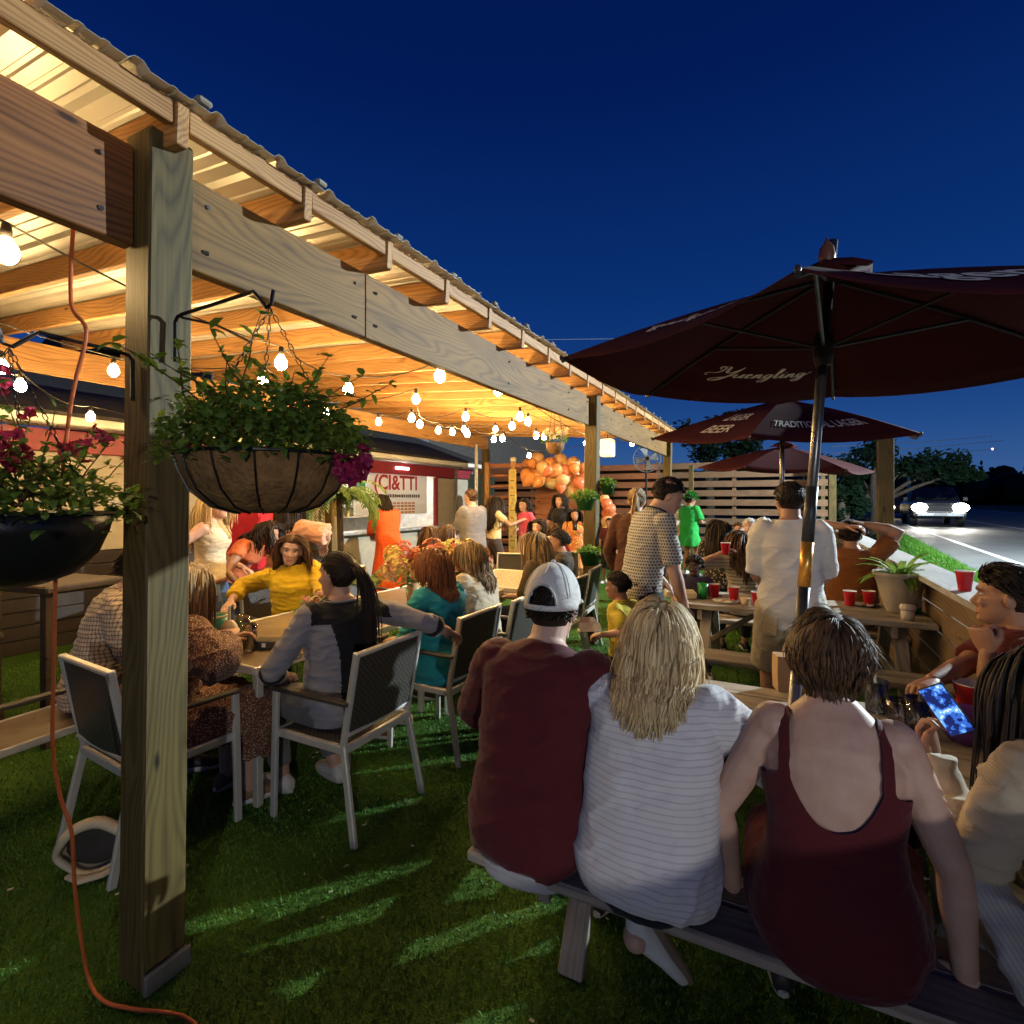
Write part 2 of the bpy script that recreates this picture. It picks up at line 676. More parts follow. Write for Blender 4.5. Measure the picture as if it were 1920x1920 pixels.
class Fig:
    """a posed figure; local frame: x right, y forward, z up, origin on the ground"""

    def __init__(s, pose='sit', H=1.68, seat=.45, lean=5, side=0, twist=0, hy=0, hp=0, hr=0, lh=None, rh=None, le=None, re=None,
                 lf=None, rf=None, fat=1.0, waist=1.0, hipw=1.0, sh=1.0, bust=0.0, lhand='relaxed', rhand='relaxed', lhd=None, rhd=None, lpn=None, rpn=None, px=0, py=0, pz=None, hunch=1.0, footdir=None, footup=None, blades=False):
        s.__dict__.update(locals())
        k = s.k = H / 1.7
        s.pel = Vector((px, py, pz if pz is not None else (seat + .095 * k if pose == 'sit' else .93 * k)))
        s.spine = []
        p = s.pel.copy()
        n = 31
        for i in range(n):
            t = i * .02
            a = radians(lean) * (.35 + 1.3 * min(1, t / .5) * hunch) if True else 0
            b = radians(side) * (.4 + 1.2 * min(1, t / .5))
            d = Vector((sin(b), sin(a) * cos(b), cos(a) * cos(b)))
            s.spine.append((t, p.copy(), d.normalized()))
            p = p + d.normalized() * (.02 * k)
        up = lambda t: s.at(t)
        # head
        c, r, f, u = s.frame(.54)
        nk = c + (u * .8 + f * .25).normalized() * (.055 * k)
        T = radians(twist)
        s.HM = Matrix.Rotation(T + radians(hy), 3, 'Z') @ Matrix.Rotation(radians(-hp), 3, 'X') @ Matrix.Rotation(radians(hr), 3, 'Y')
        s.hk = k * (1.0 if H > 1.3 else 1.0 + (1.3 - H) * .55)
        s.H0 = nk - s.HM @ Vector((0, -.012, .055)) * s.hk  # chin-level origin of the head frame
        s.neck = nk
        # arms
        c, r, f, u = s.frame(.448)
        sw = .172 * sh * k
        s.S = {-1: c - r * sw, 1: c + r * sw}
        l1, l2 = .295 * k, .255 * k
        s.E, s.Wr = {}, {}
        dflt = {}
        for sd, tgt, pole in ((-1, lh, le), (1, rh, re)):
            if tgt is None:
                tgt = s.S[sd] + r * (sd * .05) - Vector((0, 0, .5 * k)) + f * .08 if pose == 'stand' else Vector((sd * .13, py + .33 * k, s.pel.z + .13 * k))
            if pole is None:
                pole = r * (sd * .5) - f * .6 - Vector((0, 0, .6))
            s.E[sd], s.Wr[sd] = ik(s.S[sd], tgt, l1, l2, pole)
        # legs
        s.Hp, s.K, s.A = {}, {}, {}
        for sd, tgt in ((-1, lf), (1, rf)):
            hp_ = s.pel + Vector((sd * .09 * k * hipw, 0, -.02 * k))
            if tgt is None:
                tgt = Vector((px + sd * .12, py + .40 * k, .085 * k)) if pose == 'sit' else Vector((px + sd * .1, py - .02, .085 * k))
            s.Hp[sd] = hp_
            s.K[sd], s.A[sd] = ik(hp_, tgt, .435 * k, .43 * k, Vector((sd * .15, 1, .3)))

    def at(s, t):
        if t <= 0:
            q, d = s.spine[0][1], s.spine[0][2]
            return q + d * (t * s.k), d
        i = min(t / .02, len(s.spine) - 1.001)
        j = int(i)
        a, b = s.spine[j], s.spine[j + 1]
        w = i - j
        return a[1].lerp(b[1], w), a[2].lerp(b[2], w).normalized()

    def frame(s, t):
        c, u = s.at(t)
        tw = radians(s.twist) * min(1, max(0, t / .45))
        r = Vector((cos(tw), sin(tw), 0))
        r = (r - u * r.dot(u)).normalized()
        f = u.cross(r)
        return c, r, f, u

    def prof(s, t):
        B = BODY
        t = max(B[0][0], min(B[-1][0], t))
        for a, b in zip(B, B[1:]):
            if a[0] <= t <= b[0]:
                w = (t - a[0]) / (b[0] - a[0])
                w = w * w * (3 - 2 * w) * .4 + w * .6
                v = [a[i] + (b[i] - a[i]) * w for i in (1, 2, 3)]
                break
        g = s.fat if t < .44 else 1 + (s.fat - 1) * .45
        wa = s.waist if .05 < t < .33 else 1
        hw = s.hipw if t < .1 else 1
        sh = s.sh if t > .38 and t < .5 else 1
        v[0] *= g * hw * sh * (1 + (wa - 1) * .8)
        v[1] *= g * wa
        v[2] *= g * (1 + (wa - 1) * .4) * (hw if t < .1 else 1)
        if .27 < t < .43:
            v[1] += s.bust * sin((t - .27) / .16 * pi)
        return [q * s.k for q in v]

    def ring(s, t, inf=0.0, n=28, w=None, sx=1.0, sy=1.0):
        c, r, f, u = s.frame(t)
        a, fr, bk = w or s.prof(t)
        a, fr, bk = a * sx + inf, fr * sy + inf, bk * sy + inf
        out = []
        for k in range(n):
            th = 2 * pi * k / n
            cs, sn = cos(th), sin(th)
            e = .84
            x = math.copysign(abs(cs) ** e, cs) * a
            y = math.copysign(abs(sn) ** e, sn) * (fr if sn > 0 else bk)
            out.append(c + r * x + f * y)
        return out

    def head(s, mb, detail=True):
        k, H0, M = s.hk, s.H0, s.HM
        prof = ((-.015, .05, .005, .02), (0, .086, -.005, .028), (.018, .093, -.022, .044), (.045, .094, -.045, .056), (.075, .092, -.07, .064), (.10, .089, -.084, .070),
                (.118, .086, -.092, .0725), (.142, .091, -.098, .076), (.17, .085, -.097, .0755), (.195, .066, -.084, .066), (.213, .04, -.058, .048), (.225, .008, -.03, .02))
        rs = []
        for z, f, b, w in prof:
            ring = []
            for i in range(24):
                th = 2 * pi * i / 24
                cs, sn = cos(th), sin(th)
                yc = (f + b) / 2
                e = .92
                ring.append(H0 + M @ (Vector((math.copysign(abs(cs) ** e, cs) * w, yc + math.copysign(abs(sn) ** e, sn) * (f - b) / 2, z)) * k))
            rs.append(ring)
        mb.rings(rs)
        g = lambda x, y, z: H0 + M @ (Vector((x, y, z)) * k)
        if detail:
            mb.tube([g(0, .083, .122), g(0, .096, .10), g(0, .108, .082), g(0, .100, .072)], [.008 * k, .010 * k, .014 * k, .010 * k], 8, True, True)
            for sx_ in (-1, 1):
                mb.ell(g(sx_ * .012, .096, .076), (.010 * k,) * 3, None, 8, 5)
                mb.ell(g(sx_ * .038, .076, .085), (.022 * k, .016 * k, .018 * k), M, 10, 6)      # cheek
                mb.tube([g(sx_ * .015, .090, .134), g(sx_ * .045, .080, .138)], [.009 * k, .008 * k], 6, True, True)  # brow
            mb.tube([g(-.02, .086, .048), g(0, .096, .052), g(.02, .086, .048)], .0065 * k, 6, True, True)
            mb.tube([g(-.018, .086, .040), g(0, .096, .037), g(.018, .086, .040)], .0075 * k, 6, True, True)
            mb.ell(g(0, .086, .012), (.020 * k, .014 * k, .014 * k), M, 10, 6)
        for sx_ in (-1, 1):
            E = M @ Matrix.Rotation(radians(-sx_ * 22), 3, 'Z') @ Matrix.Rotation(radians(-12), 3, 'X')
            mb.ell(g(sx_ * .077, -.006, .098), (.0085 * k, .020 * k, .032 * k), E, 10, 7)
        # neck
        c, r, f, u = s.frame(.49)
        nr = .056 * k * (1 + (s.fat - 1) * .35)
        if s.bust > 0:
            nr *= .88
        mb.tube([c, s.frame(.54)[0] + f * .004, H0 + M @ (Vector((0, -.012, .06)) * k)], [nr * 1.25, nr * 1.02, nr], 16)

    def arm_rad(s):
        g = 1 + (s.fat - 1) * .8
        m = .9 if s.bust > 0 else 1.0
        return [q * s.k * g * m for q in (.055, .052, .049, .041, .043, .034)] + [.027 * s.k]

    def arm_pts(s, sd):
        A, E, W = s.S[sd], s.E[sd], s.Wr[sd]
        return [A, A.lerp(E, .33), A.lerp(E, .66), E, E.lerp(W, .3), E.lerp(W, .68), W]

    def leg_pts(s, sd):
        A, E, W = s.Hp[sd], s.K[sd], s.A[sd]
        return [A, A.lerp(E, .4), A.lerp(E, .8), E, E.lerp(W, .3), E.lerp(W, .65), W]

    def leg_rad(s):
        g = 1 + (s.fat - 1) * .8
        return [q * s.k * g for q in (.092, .084, .066, .058, .060, .047, .038)]

    def body(s, vox, mt, parent, detail=True, shoes=True, bare_foot=False):
        b = MB()
        ts = [-.12, -.09, -.05, -.01, .04, .09, .14, .19, .24, .29, .34, .38, .42, .455, .48, .505, .54]
        b.rings([s.ring(t) for t in ts])
        s.head(b, detail)
        for sd in (-1, 1):
            b.tube(s.arm_pts(sd), s.arm_rad(), 12, True, True)
            c, r, f, u = s.frame(.455)
            b.ell(s.S[sd] - r * (sd * .01), (.06 * s.k, .06 * s.k, .058 * s.k), None, 12, 8)
            if s.blades:
                cs_, rs_, fs_, us_ = s.frame(.375)
                bk_ = s.prof(.375)[2]
                b.ell(cs_ + rs_ * (sd * .072 * s.k) - fs_ * (bk_ * .90), (.050 * s.k, .0145 * s.k, .075 * s.k), Matrix.Rotation(radians(-sd * 14), 3, 'Y'), 16, 10)
            b.tube(s.leg_pts(sd), s.leg_rad(), 14, True, True)
            A = s.A[sd]
            d = s.foot_dir(sd)
            uz = Vector((0, 0, 1)) if abs(d.z) < .5 else Vector((0, 1, 0))
            if s.footup and sd in s.footup:
                uz = Vector(s.footup[sd])
                uz = (uz - d * uz.dot(d)).normalized()
            b.tube([A - uz * .02, A + d * .06 - uz * (.035 * s.k), A + d * .15 * s.k - uz * (.055 * s.k)], [.036 * s.k, .036 * s.k, .025 * s.k], 10, True, True)
        me = remesh(b, vox, 3)
        # hands, joined at the wrist into the same mesh
        V = [vcos(me)]
        Fc = [tuple(p.vertices) for p in me.polygons]
        off = len(V[0])
        for sd, kind, hd, pn in ((-1, s.lhand, s.lhd, s.lpn), (1, s.rhand, s.rhd, s.rpn)):
            if kind is None:
                continue
            hv, hf = hand_mesh(kind)
            fd = Vector(hd).normalized() if hd is not None else (s.Wr[sd] - s.E[sd]).normalized()
            n = Vector(pn) if pn is not None else Vector((0, 0, -1)) - s.frame(.45)[1] * (sd * .3)
            n = n - fd * n.dot(fd)
            if n.length < 1e-3:
                n = fd.orthogonal()
            n.normalize()          # palm direction = -Z of the hand
            zax = -n
            xax = fd.cross(zax)
            want = -sd             # thumb towards the body's middle when the palm faces down
            Mx = np.array([xax, fd, zax]).T
            h = hv.copy() * (s.k * (.97 if s.bust > 0 else 1.04) * (1 if s.H > 1.3 else 1.0))
            flip = False
            thumb = xax
            # left hand, palm down, fingers forward: thumb points to +x (right)
            if sd == 1:
                h[:, 0] *= -1
                flip = True
            V.append(h @ Mx.T + np.array(s.Wr[sd]))
            Fc += [tuple(i + off for i in (reversed(f) if flip else f)) for f in hf]
            off += len(hv)
        V = np.concatenate(V)
        out = bpy.data.meshes.new('body')
        out.from_pydata(V.tolist(), [], Fc)
        out.shade_smooth()
        bpy.data.meshes.remove(me)
        s.bodymesh = out
        return link('body', out, mt, parent)

    def foot_dir(s, sd):
        d = s.K[sd] - s.A[sd]
        d = Vector((s.K[sd].x - s.Hp[sd].x, s.K[sd].y - s.Hp[sd].y, 0))
        if d.length < .05:
            d = Vector((sd * .2, 1, 0))
        fd = (s.footdir or {}).get(sd)
        if fd is not None:
            return Vector(fd).normalized()
        return d.normalized()

    def shoes(s, mt, sole, parent, vox=.008):
        for sd in (-1, 1):
            A, d = s.A[sd], s.foot_dir(sd)
            k = s.k
            up = Vector((0, 0, 1)) if abs(d.z) < .5 else Vector((0, 1, 0))
            if s.footup and sd in s.footup:
                up = Vector(s.footup[sd])
            up = (up - d * up.dot(d)).normalized()
            r = d.cross(up)
            base = A - up * (.085 * k)
            rs = []
            for y, w, h in ((-.07, .022, .05), (-.062, .032, .075), (-.03, .036, .095), (.01, .038, .10), (.05, .041, .085), (.1, .046, .066), (.14, .046, .055), (.175, .036, .045), (.192, .016, .03)):
                rs.append([base + (d * y + r * (cos(2 * pi * i / 14) * w) + up * (h / 2 + .006 + sin(2 * pi * i / 14) * h / 2)) * k for i in range(14)])
            sh = MB().rings(rs).build('shoe', mt, parent, True)
            rs = []
            for z, g in ((0, .94), (.008, 1.06), (.024, 1.06), (.028, 1.0)):
                ring = []
                for i in range(20):
                    th = 2 * pi * i / 20
                    y = .062 + .132 * sin(th)
                    w = (.040 + .008 * sin(th)) * abs(cos(th)) ** .7 * math.copysign(1, cos(th))
                    ring.append(base + (d * (.062 + (y - .062) * g) + r * w * g + up * z) * k)
                rs.append(ring)
            MB().rings(rs).build('sole', sole, sh, False)

    # garments -------------------------------------------------------------
    def wrinkle(s, me, amp, f=(14, 14, 34), seed=1, fold=.6):
        p = vcos(me)
        n = vnorm(me)
        q = p * np.array(f)
        w = snoise(q * 3.0 + .8 * np.stack([snoise(p * 9, seed + 5), snoise(p * 9, seed + 6), snoise(p * 9, seed + 7)], 1), seed, 14)
        rid = 1 - np.abs(snoise(q * 1.7 + 3.1, seed + 1, 10)) * 1.6
        rid = np.clip(rid, 0, 1) ** 1.6
        w = w * .6 + .7 * snoise(p * 14.0, seed + 9, 10)
        setcos(me, p + n * (1.35 * amp * (w * (1 - fold) + rid * fold))[:, None])

    def shirt(s, mt, parent, vox=.01, inf=.014, hem=-.08, sleeve=.55, loose=1.0, wr=.006, name='shirt', neck=.525, seed=1, hemw=1.0, sl_inf=None, keep=None, wf=(12, 12, 30), flare=0):
        b = MB()
        ts = [hem + (neck - hem) * i / 15 for i in range(16)]
        rs = []
        for t in ts:
            w = list(s.prof(t))
            if loose > 1 and t < .36:
                m = s.prof(.36)
                q = loose - 1
                w = [w[0] + max(0, m[0] * 1.02 - w[0]) * min(1, q * 2) + .0, w[1] + max(0, m[1] - w[1]) * min(1, q * 2), w[2] + max(0, m[2] * .98 - w[2]) * min(1, q * 2)]
            g = inf * (1 if t < .44 else (1 - .75 * (t - .44) / .09))
            if flare and t < .2:
                g += flare * (.2 - t)
            rs.append(s.ring(t, g, 28, w))
        b.rings(rs)
        si = inf if sl_inf is None else sl_inf
        for sd in (-1, 1):
            c, r, f, u = s.frame(.455)
            if sleeve >= 0:
                b.ell(s.S[sd] - r * (sd * .012), (.062 * s.k + inf * .7,) * 3, None, 12, 8)
            if sleeve > 0:
                pts, rad = s.arm_pts(sd), s.arm_rad()
                P, Q = [], []
                L = sleeve * 6 if sleeve <= 1 else 6
                L = sleeve * 3 if sleeve <= 1 else 3 + (sleeve - 1) * 3
                i = 0.0
                while True:
                    j = min(int(i), 5)
                    w_ = i - j
                    P.append(pts[j].lerp(pts[j + 1], w_))
                    Q.append((rad[j] * (1 - w_) + rad[j + 1] * w_) + si * (.6 + .6 * (i / max(L, .01)) if sleeve <= 1 else 1))
                    if i >= L - 1e-6:
                        break
                    i = min(L, i + .5)
                b.tube(P, Q, 14, True)
        me = remesh(b, vox, 3)
        if wr:
            s.wrinkle(me, wr, wf, seed)
        if keep is not None:
            cut(me, keep)
        me.shade_smooth()
        return link(name, me, mt, parent)

    def trousers(s, mt, parent, vox=.012, inf=.012, hem=.94, top=.05, wr=.005, name='trousers', seed=2, leg_w=1.0, hem_w=None):
        b = MB()
        b.rings([s.ring(t, inf * .8) for t in (-.125, -.1, -.06, -.02, top - .02, top)])
        for sd in (-1, 1):
            pts, rad = s.leg_pts(sd), s.leg_rad()
            P, Q = [], []
            i, L = 0.0, hem * 6
            while True:
                j = min(int(i), 5)
                w_ = i - j
                P.append(pts[j].lerp(pts[j + 1], w_))
                rr = rad[j] * (1 - w_) + rad[j + 1] * w_
                if hem_w:
                    rr = max(rr, hem_w)
                Q.append(rr * leg_w + inf)
                if i >= L - 1e-6:
                    break
                i = min(L, i + .5)
            b.tube(P, Q, 14, True)
        me = remesh(b, vox, 3)
        if wr:
            s.wrinkle(me, wr, (16, 16, 22), seed)
        me.shade_smooth()
        return link(name, me, mt, parent)

    def skirt(s, mt, parent, vox=.014, top=.14, hemz=.35, flare=.1, inf=.01, wr=.01, name='skirt', seed=3, folds=9):
        """standing skirt"""
        b = MB()
        rs = [s.ring(t, inf) for t in (top, .08, .02, -.03)]
        c = s.pel
        z0 = s.at(-.03)[0].z
        w = s.prof(-.03)
        for i in range(1, 8):
            q = i / 7
            z = z0 + (hemz - z0) * q
            ring = []
            for k in range(28):
                th = 2 * pi * k / 28
                g = 1 + .06 * q * sin(folds * th + seed)
                ring.append(Vector((c.x + cos(th) * (w[0] + inf + flare * q) * g, c.y + sin(th) * ((w[1] + w[2]) / 2 + inf + flare * .8 * q) * g, z)))
            rs.append(ring)
        b.rings(rs)
        me = remesh(b, vox, 2)
        if wr:
            s.wrinkle(me, wr, (18, 18, 5), seed)
        me.shade_smooth()
        return link(name, me, mt, parent)

    def face(s, parent, lips=(.42, .12, .1), brow=(.05, .03, .02), iris=(.05, .03, .02), smile=False):
        k, H0, M = s.hk, s.H0, s.HM
        g = lambda x, y, z: H0 + M @ (Vector((x, y, z)) * k)
        for sx_ in (-1, 1):
            e = MB().ell(g(sx_ * .031, .0765, .117), (.0145 * k, .011 * k, .0075 * k), M, 12, 8).build('eye', mat('eye_white', (.42, .40, .38), .3), parent, True)
            MB().ell(g(sx_ * .031, .0848, .117), (.0072 * k, .004 * k, .0072 * k), M, 10, 6).build('iris', mat('eye_dark', iris, .2), e, True)
            MB().tube([g(sx_ * .014, .0955, .136), g(sx_ * .034, .0925, .1415), g(sx_ * .052, .080, .136)], [.0028 * k, .0035 * k, .0018 * k], 6, True, True).build('eyebrow', mat('eyebrow', brow, .7), parent, True)
        ml = mat('lips', lips, .4)
        w = .026 if smile else .02
        zc = .050 if smile else .045
        MB().tube([g(-w, .0835, zc), g(-.01, .094, .0455), g(0, .0965, .0465), g(.01, .094, .0455), g(w, .0835, zc)], [.0025 * k, .0058 * k, .005 * k, .0058 * k, .0025 * k], 8, True, True).build('upper_lip', ml, parent, True)
        MB().tube([g(-w, .0835, zc), g(-.01, .094, .0375), g(0, .0965, .036), g(.01, .094, .0375), g(w, .0835, zc)], [.0025 * k, .006 * k, .007 * k, .006 * k, .0025 * k], 8, True, True).build('lower_lip', ml, parent, True)
        if smile:
            MB().tube([g(-.018, .088, .0445), g(0, .097, .0405), g(.018, .088, .0445)], .0034 * k, 6, True, True).build('teeth', mat('teeth', (.75, .72, .66), .3), parent, True)

    def glasses(s, parent, col=(.02, .02, .02)):
        k, H0, M = s.hk, s.H0, s.HM
        g = lambda x, y, z: H0 + M @ (Vector((x, y, z)) * k)
        b = MB()
        for sx_ in (-1, 1):
            b.tube([g(sx_ * .033 + cos(q * pi / 6) * .024, .096 - abs(sx_ * .033 + cos(q * pi / 6) * .024) * .12, .117 + sin(q * pi / 6) * .017) for q in range(13)], .0022 * k, 5)
            b.tube([g(sx_ * .058, .089, .120), g(sx_ * .08, .02, .118), g(sx_ * .081, -.015, .108)], .0022 * k, 5)
        b.tube([g(-.009, .098, .12), g(.009, .098, .12)], .0022 * k, 5)
        return b.build('glasses', mat('glasses_frame', col, .3), parent, True)

    # hair -------------------------------------------------------------------
    def push_torso(s, p, off):
        z0 = s.frame(.5)[0].z
        if p.z > z0 + .09:
            return p
        best = None
        for i in range(0, 13):
            t = .03 + i * .04
            c, u = s.at(t)
            d = abs((p - c).dot(u))
            if best is None or d < best[0]:
                best = (d, t)
        t = best[1]
        c, r, f, u = s.frame(t)
        w, fr, bk = s.prof(t)
        if t > .44:
            w = max(w, .1 * s.k)
        w += off
        fr += off
        bk += off
        q = p - c
        x, y = q.dot(r), q.dot(f)
        yy = y / (fr if y > 0 else bk)
        rr = sqrt((x / w) ** 2 + yy ** 2)
        if rr < 1 and rr > 1e-6:
            # push out mostly front / back
            if abs(x) < w * .97:
                ny = sqrt(max(.02, 1 - (x / w) ** 2)) * (fr if y > 0 else bk)
                return p + f * ((ny if y > 0 else -ny) - y)
            return p + r * (x / rr - x)
        return p

    def hair(s, mt, parent, length=.3, n=260, rad=.006, line=.145, part=None, wave=.012, seed=1, back=.0, shell=True, steps=9, curl=0.0, vol=.012, dirb=.35, name='hair', off=.028, tail=None, clump=.5, nose=5, shellvox=.008, inward=0.0, temple=.1):
        """scalp shell plus many tapered locks lying over it"""
        k, H0, M = s.hk, s.H0, s.HM
        rr = random.Random(seed)
        Mi = M.transposed()
        C = Vector((0, -.006, .128))
        rad3 = Vector((.0775, .097, .0985))

        def skull(d):
            return C + Vector((d.x * rad3.x, d.y * rad3.y, d.z * rad3.z))

        def grows(q):
            # hair line: above the forehead, behind the ears, down to the nape
            if q.y > .03:
                return q.z > line + .03 * min(1, (q.y - .03) / .06)
            if q.y > -.02:
                return q.z > temple + (line - temple) * ((q.y + .02) / .05)
            return q.z > .045
        V, Fc, tint = [], [], []
        if shell:
            b = MB()
            nu, nv = 26, 16
            dn = {}
            for j in range(nv + 1):
                a = -pi / 2 + pi * j / nv
                for i in range(nu):
                    t = 2 * pi * i / nu
                    d = Vector((cos(a) * cos(t), cos(a) * sin(t), sin(a)))
                    q = skull(d)
                    g = grows(q)
                    e = (1.035 + vol * 6 * max(0, d.z * .6 + .4)) if g else .86
                    q = C + (q - C) * e
                    dn[(j, i)] = len(V)
                    V.append(H0 + M @ (q * k))
                    tint.append(.25 + .3 * rr.random())
            for j in range(nv):
                for i in range(nu):
                    i2 = (i + 1) % nu
                    Fc.append((dn[(j, i)], dn[(j, i2)], dn[(j + 1, i2)], dn[(j + 1, i)]))
        if length >= .26 and tail is None and not curl:
            rs = []
            for i in range(9):
                q = i / 8
                c_ = Vector((0, -.045 - .02 * min(1, q * 3), .12 - q * length * .74))
                w_ = H0 + M @ Vector((0, c_.y, .12)) * k + Vector((0, 0, -1)) * (q * length * .74 * k)
                rs.append([s.push_torso(w_ + M @ (Vector((cos(a_) * .078, sin(a_) * .05, 0)) * k * (1 - .25 * q * q)), max(.004, off - .012)) for a_ in [2 * pi * j / 16 for j in range(16)]])
            mm = MB().rings(rs)
            o = len(V)
            V.extend(mm.v)
            Fc.extend([tuple(a + o for a in f) for f in mm.f])
            tint.extend([.2] * len(mm.v))
        g = Vector((0, 0, -1))
        cnt = 0
        tries = 0
        while cnt < n and tries < n * 12:
            tries += 1
            z = rr.uniform(-.55, 1)
            t = rr.uniform(0, 2 * pi)
            d = Vector((sqrt(1 - z * z) * cos(t), sqrt(1 - z * z) * sin(t), z))
            q = skull(d)
            if not grows(q):
                continue
            cnt += 1
            nrm = Vector((d.x / rad3.x, d.y / rad3.y, d.z / rad3.z)).normalized()
            if part is not None:
                sgn = 1 if q.x > part else -1
                top = max(0, d.z - .25) / .75
                flow = Vector((sgn * (.15 + 1.1 * top), -.42 - .5 * (1 - top), -.1)) if d.y > -.45 else Vector((sgn * .35 * top - d.x * .35, -.2, -1))
            else:
                flow = Vector((d.x * .8, -dirb - .3, .0))
            if tail is not None:
                tl = Vector(tail)
                flow = (tl - q).normalized()
            flow = flow - nrm * flow.dot(nrm)
            flow = flow.normalized() if flow.length > 1e-4 else Vector((0, -1, 0))
            dr = (flow + nrm * .35).normalized()
            L = length * rr.uniform(.78, 1.08)
            if tail is not None:
                L = (tl - q).length * rr.uniform(.85, 1.0)
            st = L / (steps - 1)
            p = q * 1.0
            pts = []
            jit = rr.uniform(0, .014)
            ph = rr.uniform(0, 6.28)
            ph2 = rr.uniform(0, 6.28)
            ck = random.Random(int((t + 3) * 3.2) * 31 + int((z + 1) * 5) * 7 + seed)
            ph2 = ck.uniform(0, 6.28) + rr.uniform(-.45, .45)
            gl = Mi @ g
            for i in range(steps):
                w = H0 + M @ (p * k)
                if length > .16 and tail is None:
                    w2 = s.push_torso(w, off + jit)
                    if (w2 - w).length > 1e-6:
                        w = w2
                        p = (Mi @ (w - H0)) / k
                pts.append(w.copy())
                gr = .16 + .5 * min(1, i / (steps * .45)) if tail is None else 0.0
                if length < .1:
                    gr *= .35
                dr = (dr * (1 - gr) + gl * gr).normalized()
                if curl:
                    dr = (dr + Vector((cos(ph + i * 1.5), sin(ph + i * 1.5), sin(ph2 + i * 1.3))) * curl).normalized()
                elif wave:
                    ax = dr.cross(Vector((0, 1, 0)))
                    if ax.length > .01:
                        dr = (dr + ax.normalized() * (wave * 16 * sin(ph2 + i * (9 / steps) * 1.1)) * (i / steps)).normalized()
                if inward and i > steps * .6:
                    dr = (dr + (C - p).normalized() * inward).normalized()
                if tail is not None:
                    dr = ((tl - p).normalized() + nrm * .25 * (1 - i / steps)).normalized()
                p = p + dr * st
                # stay outside the skull / neck
                e = p - C
                m = Vector((e.x / (rad3.x + vol), e.y / (rad3.y + vol), e.z / (rad3.z + vol)))
                if m.length < 1:
                    p = C + e / m.length * 1.0
                elif p.z < .08 and tail is None:
                    hx = sqrt((p.x / .066) ** 2 + ((p.y + .02) / .072) ** 2)
                    if hx < 1:
                        p.x /= hx
                        p.y = (p.y + .02) / hx - .02
            tn = rr.random()
            r0 = rad * rr.uniform(.7, 1.25) * k
            if cnt % 31 == 0:
                fl = Vector((rr.gauss(0, .010), rr.gauss(0, .010), rr.gauss(.004, .006)))
                pts = [p_ + fl * (i_ / steps) * 1.6 + nrm * .004 for i_, p_ in enumerate(pts)]
                r0 *= .45
            rads = [r0 * (.75 + .5 * sin(min(1, i / (steps * .5)) * pi / 2)) * (1 if i < steps * .6 else max(.12, 1 - (i - steps * .6) / (steps * .4) * .9)) for i in range(steps)]
            mb = MB().tube(pts, rads, nose, True, False, .55)
            o = len(V)
            V.extend(mb.v)
            Fc.extend([tuple(a + o for a in f) for f in mb.f])
            tint.extend([tn] * len(mb.v))
        if tail is not None and length > 0:
            # hanging tail bundle
            tl = Vector(tail)
            for i in range(max(30, n // 5)):
                ph = rr.uniform(0, 6.28)
                o0 = Vector((rr.gauss(0, .010), rr.gauss(0, .010), rr.gauss(0, .008)))
                p = H0 + M @ ((tl + o0) * k)
                dr = (M @ Vector((0, -1, .15))).normalized()
                pts = []
                L = length * rr.uniform(.75, 1.05)
                sp = Vector((rr.gauss(0, 1), rr.gauss(0, .6), 0)) * .05
                jt = abs(rr.gauss(0, .012))
                for j in range(10):
                    p = s.push_torso(p, off + jt)
                    pts.append(p.copy())
                    dr = (dr * .55 + Vector((0, 0, -1)) * .45 + sp * (.6 if j < 5 else -.3)).normalized()
                    p = p + dr * (L / 9)
                r0 = rad * rr.uniform(.8, 1.3)
                mb = MB().tube(pts, [r0 * (.6 + .6 * sin(pi * min(1, j / 6))) * (1 if j < 6 else (1 - (j - 6) / 3.4)) for j in range(10)], nose, True, False, .6)
                o = len(V)
                V.extend(mb.v)
                Fc.extend([tuple(a + o for a in f) for f in mb.f])
                tint.extend([rr.random()] * len(mb.v))
        me = bpy.data.meshes.new('hair')
        me.from_pydata([tuple(v) for v in V], [], Fc)
        a = me.attributes.new('tint', 'FLOAT', 'POINT')
        a.data.foreach_set('value', np.array(tint, np.float32))
        me.shade_smooth()
        return link(name, me, mt, parent)

    def G(s, x, y, z):
        return s.H0 + s.HM @ (Vector((x, y, z)) * s.hk)


def person(label, loc, yaw, fig, group=None):
    return thing('person', label, 'person', loc, radians(yaw), group)


SK = {'fair': skin('skin_fair', (.56, .36, .27)), 'light': skin('skin_light', (.50, .30, .21)), 'tan': skin('skin_tan', (.36, .19, .115)), 'brown': skin('skin_brown', (.22, .105, .06)), 'dark': skin('skin_dark', (.07, .035, .022))}
HR = {'blond': hairm('hair_blond', (.30, .18, .07), (.78, .60, .32)), 'brown': hairm('hair_brown', (.028, .014, .007), (.13, .066, .03)), 'dark': hairm('hair_dark', (.008, .005, .004), (.035, .022, .015)),
      'auburn': hairm('hair_auburn', (.08, .022, .007), (.24, .085, .025)), 'dirty': hairm('hair_dirty_blond', (.10, .058, .024), (.33, .21, .095)), 'white': hairm('hair_white', (.45, .42, .38), (.75, .72, .66)), 'grey': hairm('hair_grey', (.06, .055, .05), (.2, .18, .16))}
# ------------------------------------------------------------------ ground, turf, road
def grass_mat(name, a, b, c):
    t = NT(name)
    v = t.vec(rnd=False)
    big = t.noise(v, 1.3, 4)
    fine = t.noise(v, 60, 4, .7)
    f = t.math('ADD', t.math('MULTIPLY', big, .5), t.math('MULTIPLY', fine, .5))
    col = t.ramp(f, [(.3, a), (.5, b), (.72, c)])
    t.bump(t.noise(v, 140, 3), .6, .02)
    return t.done(col, .8, 0, .2)


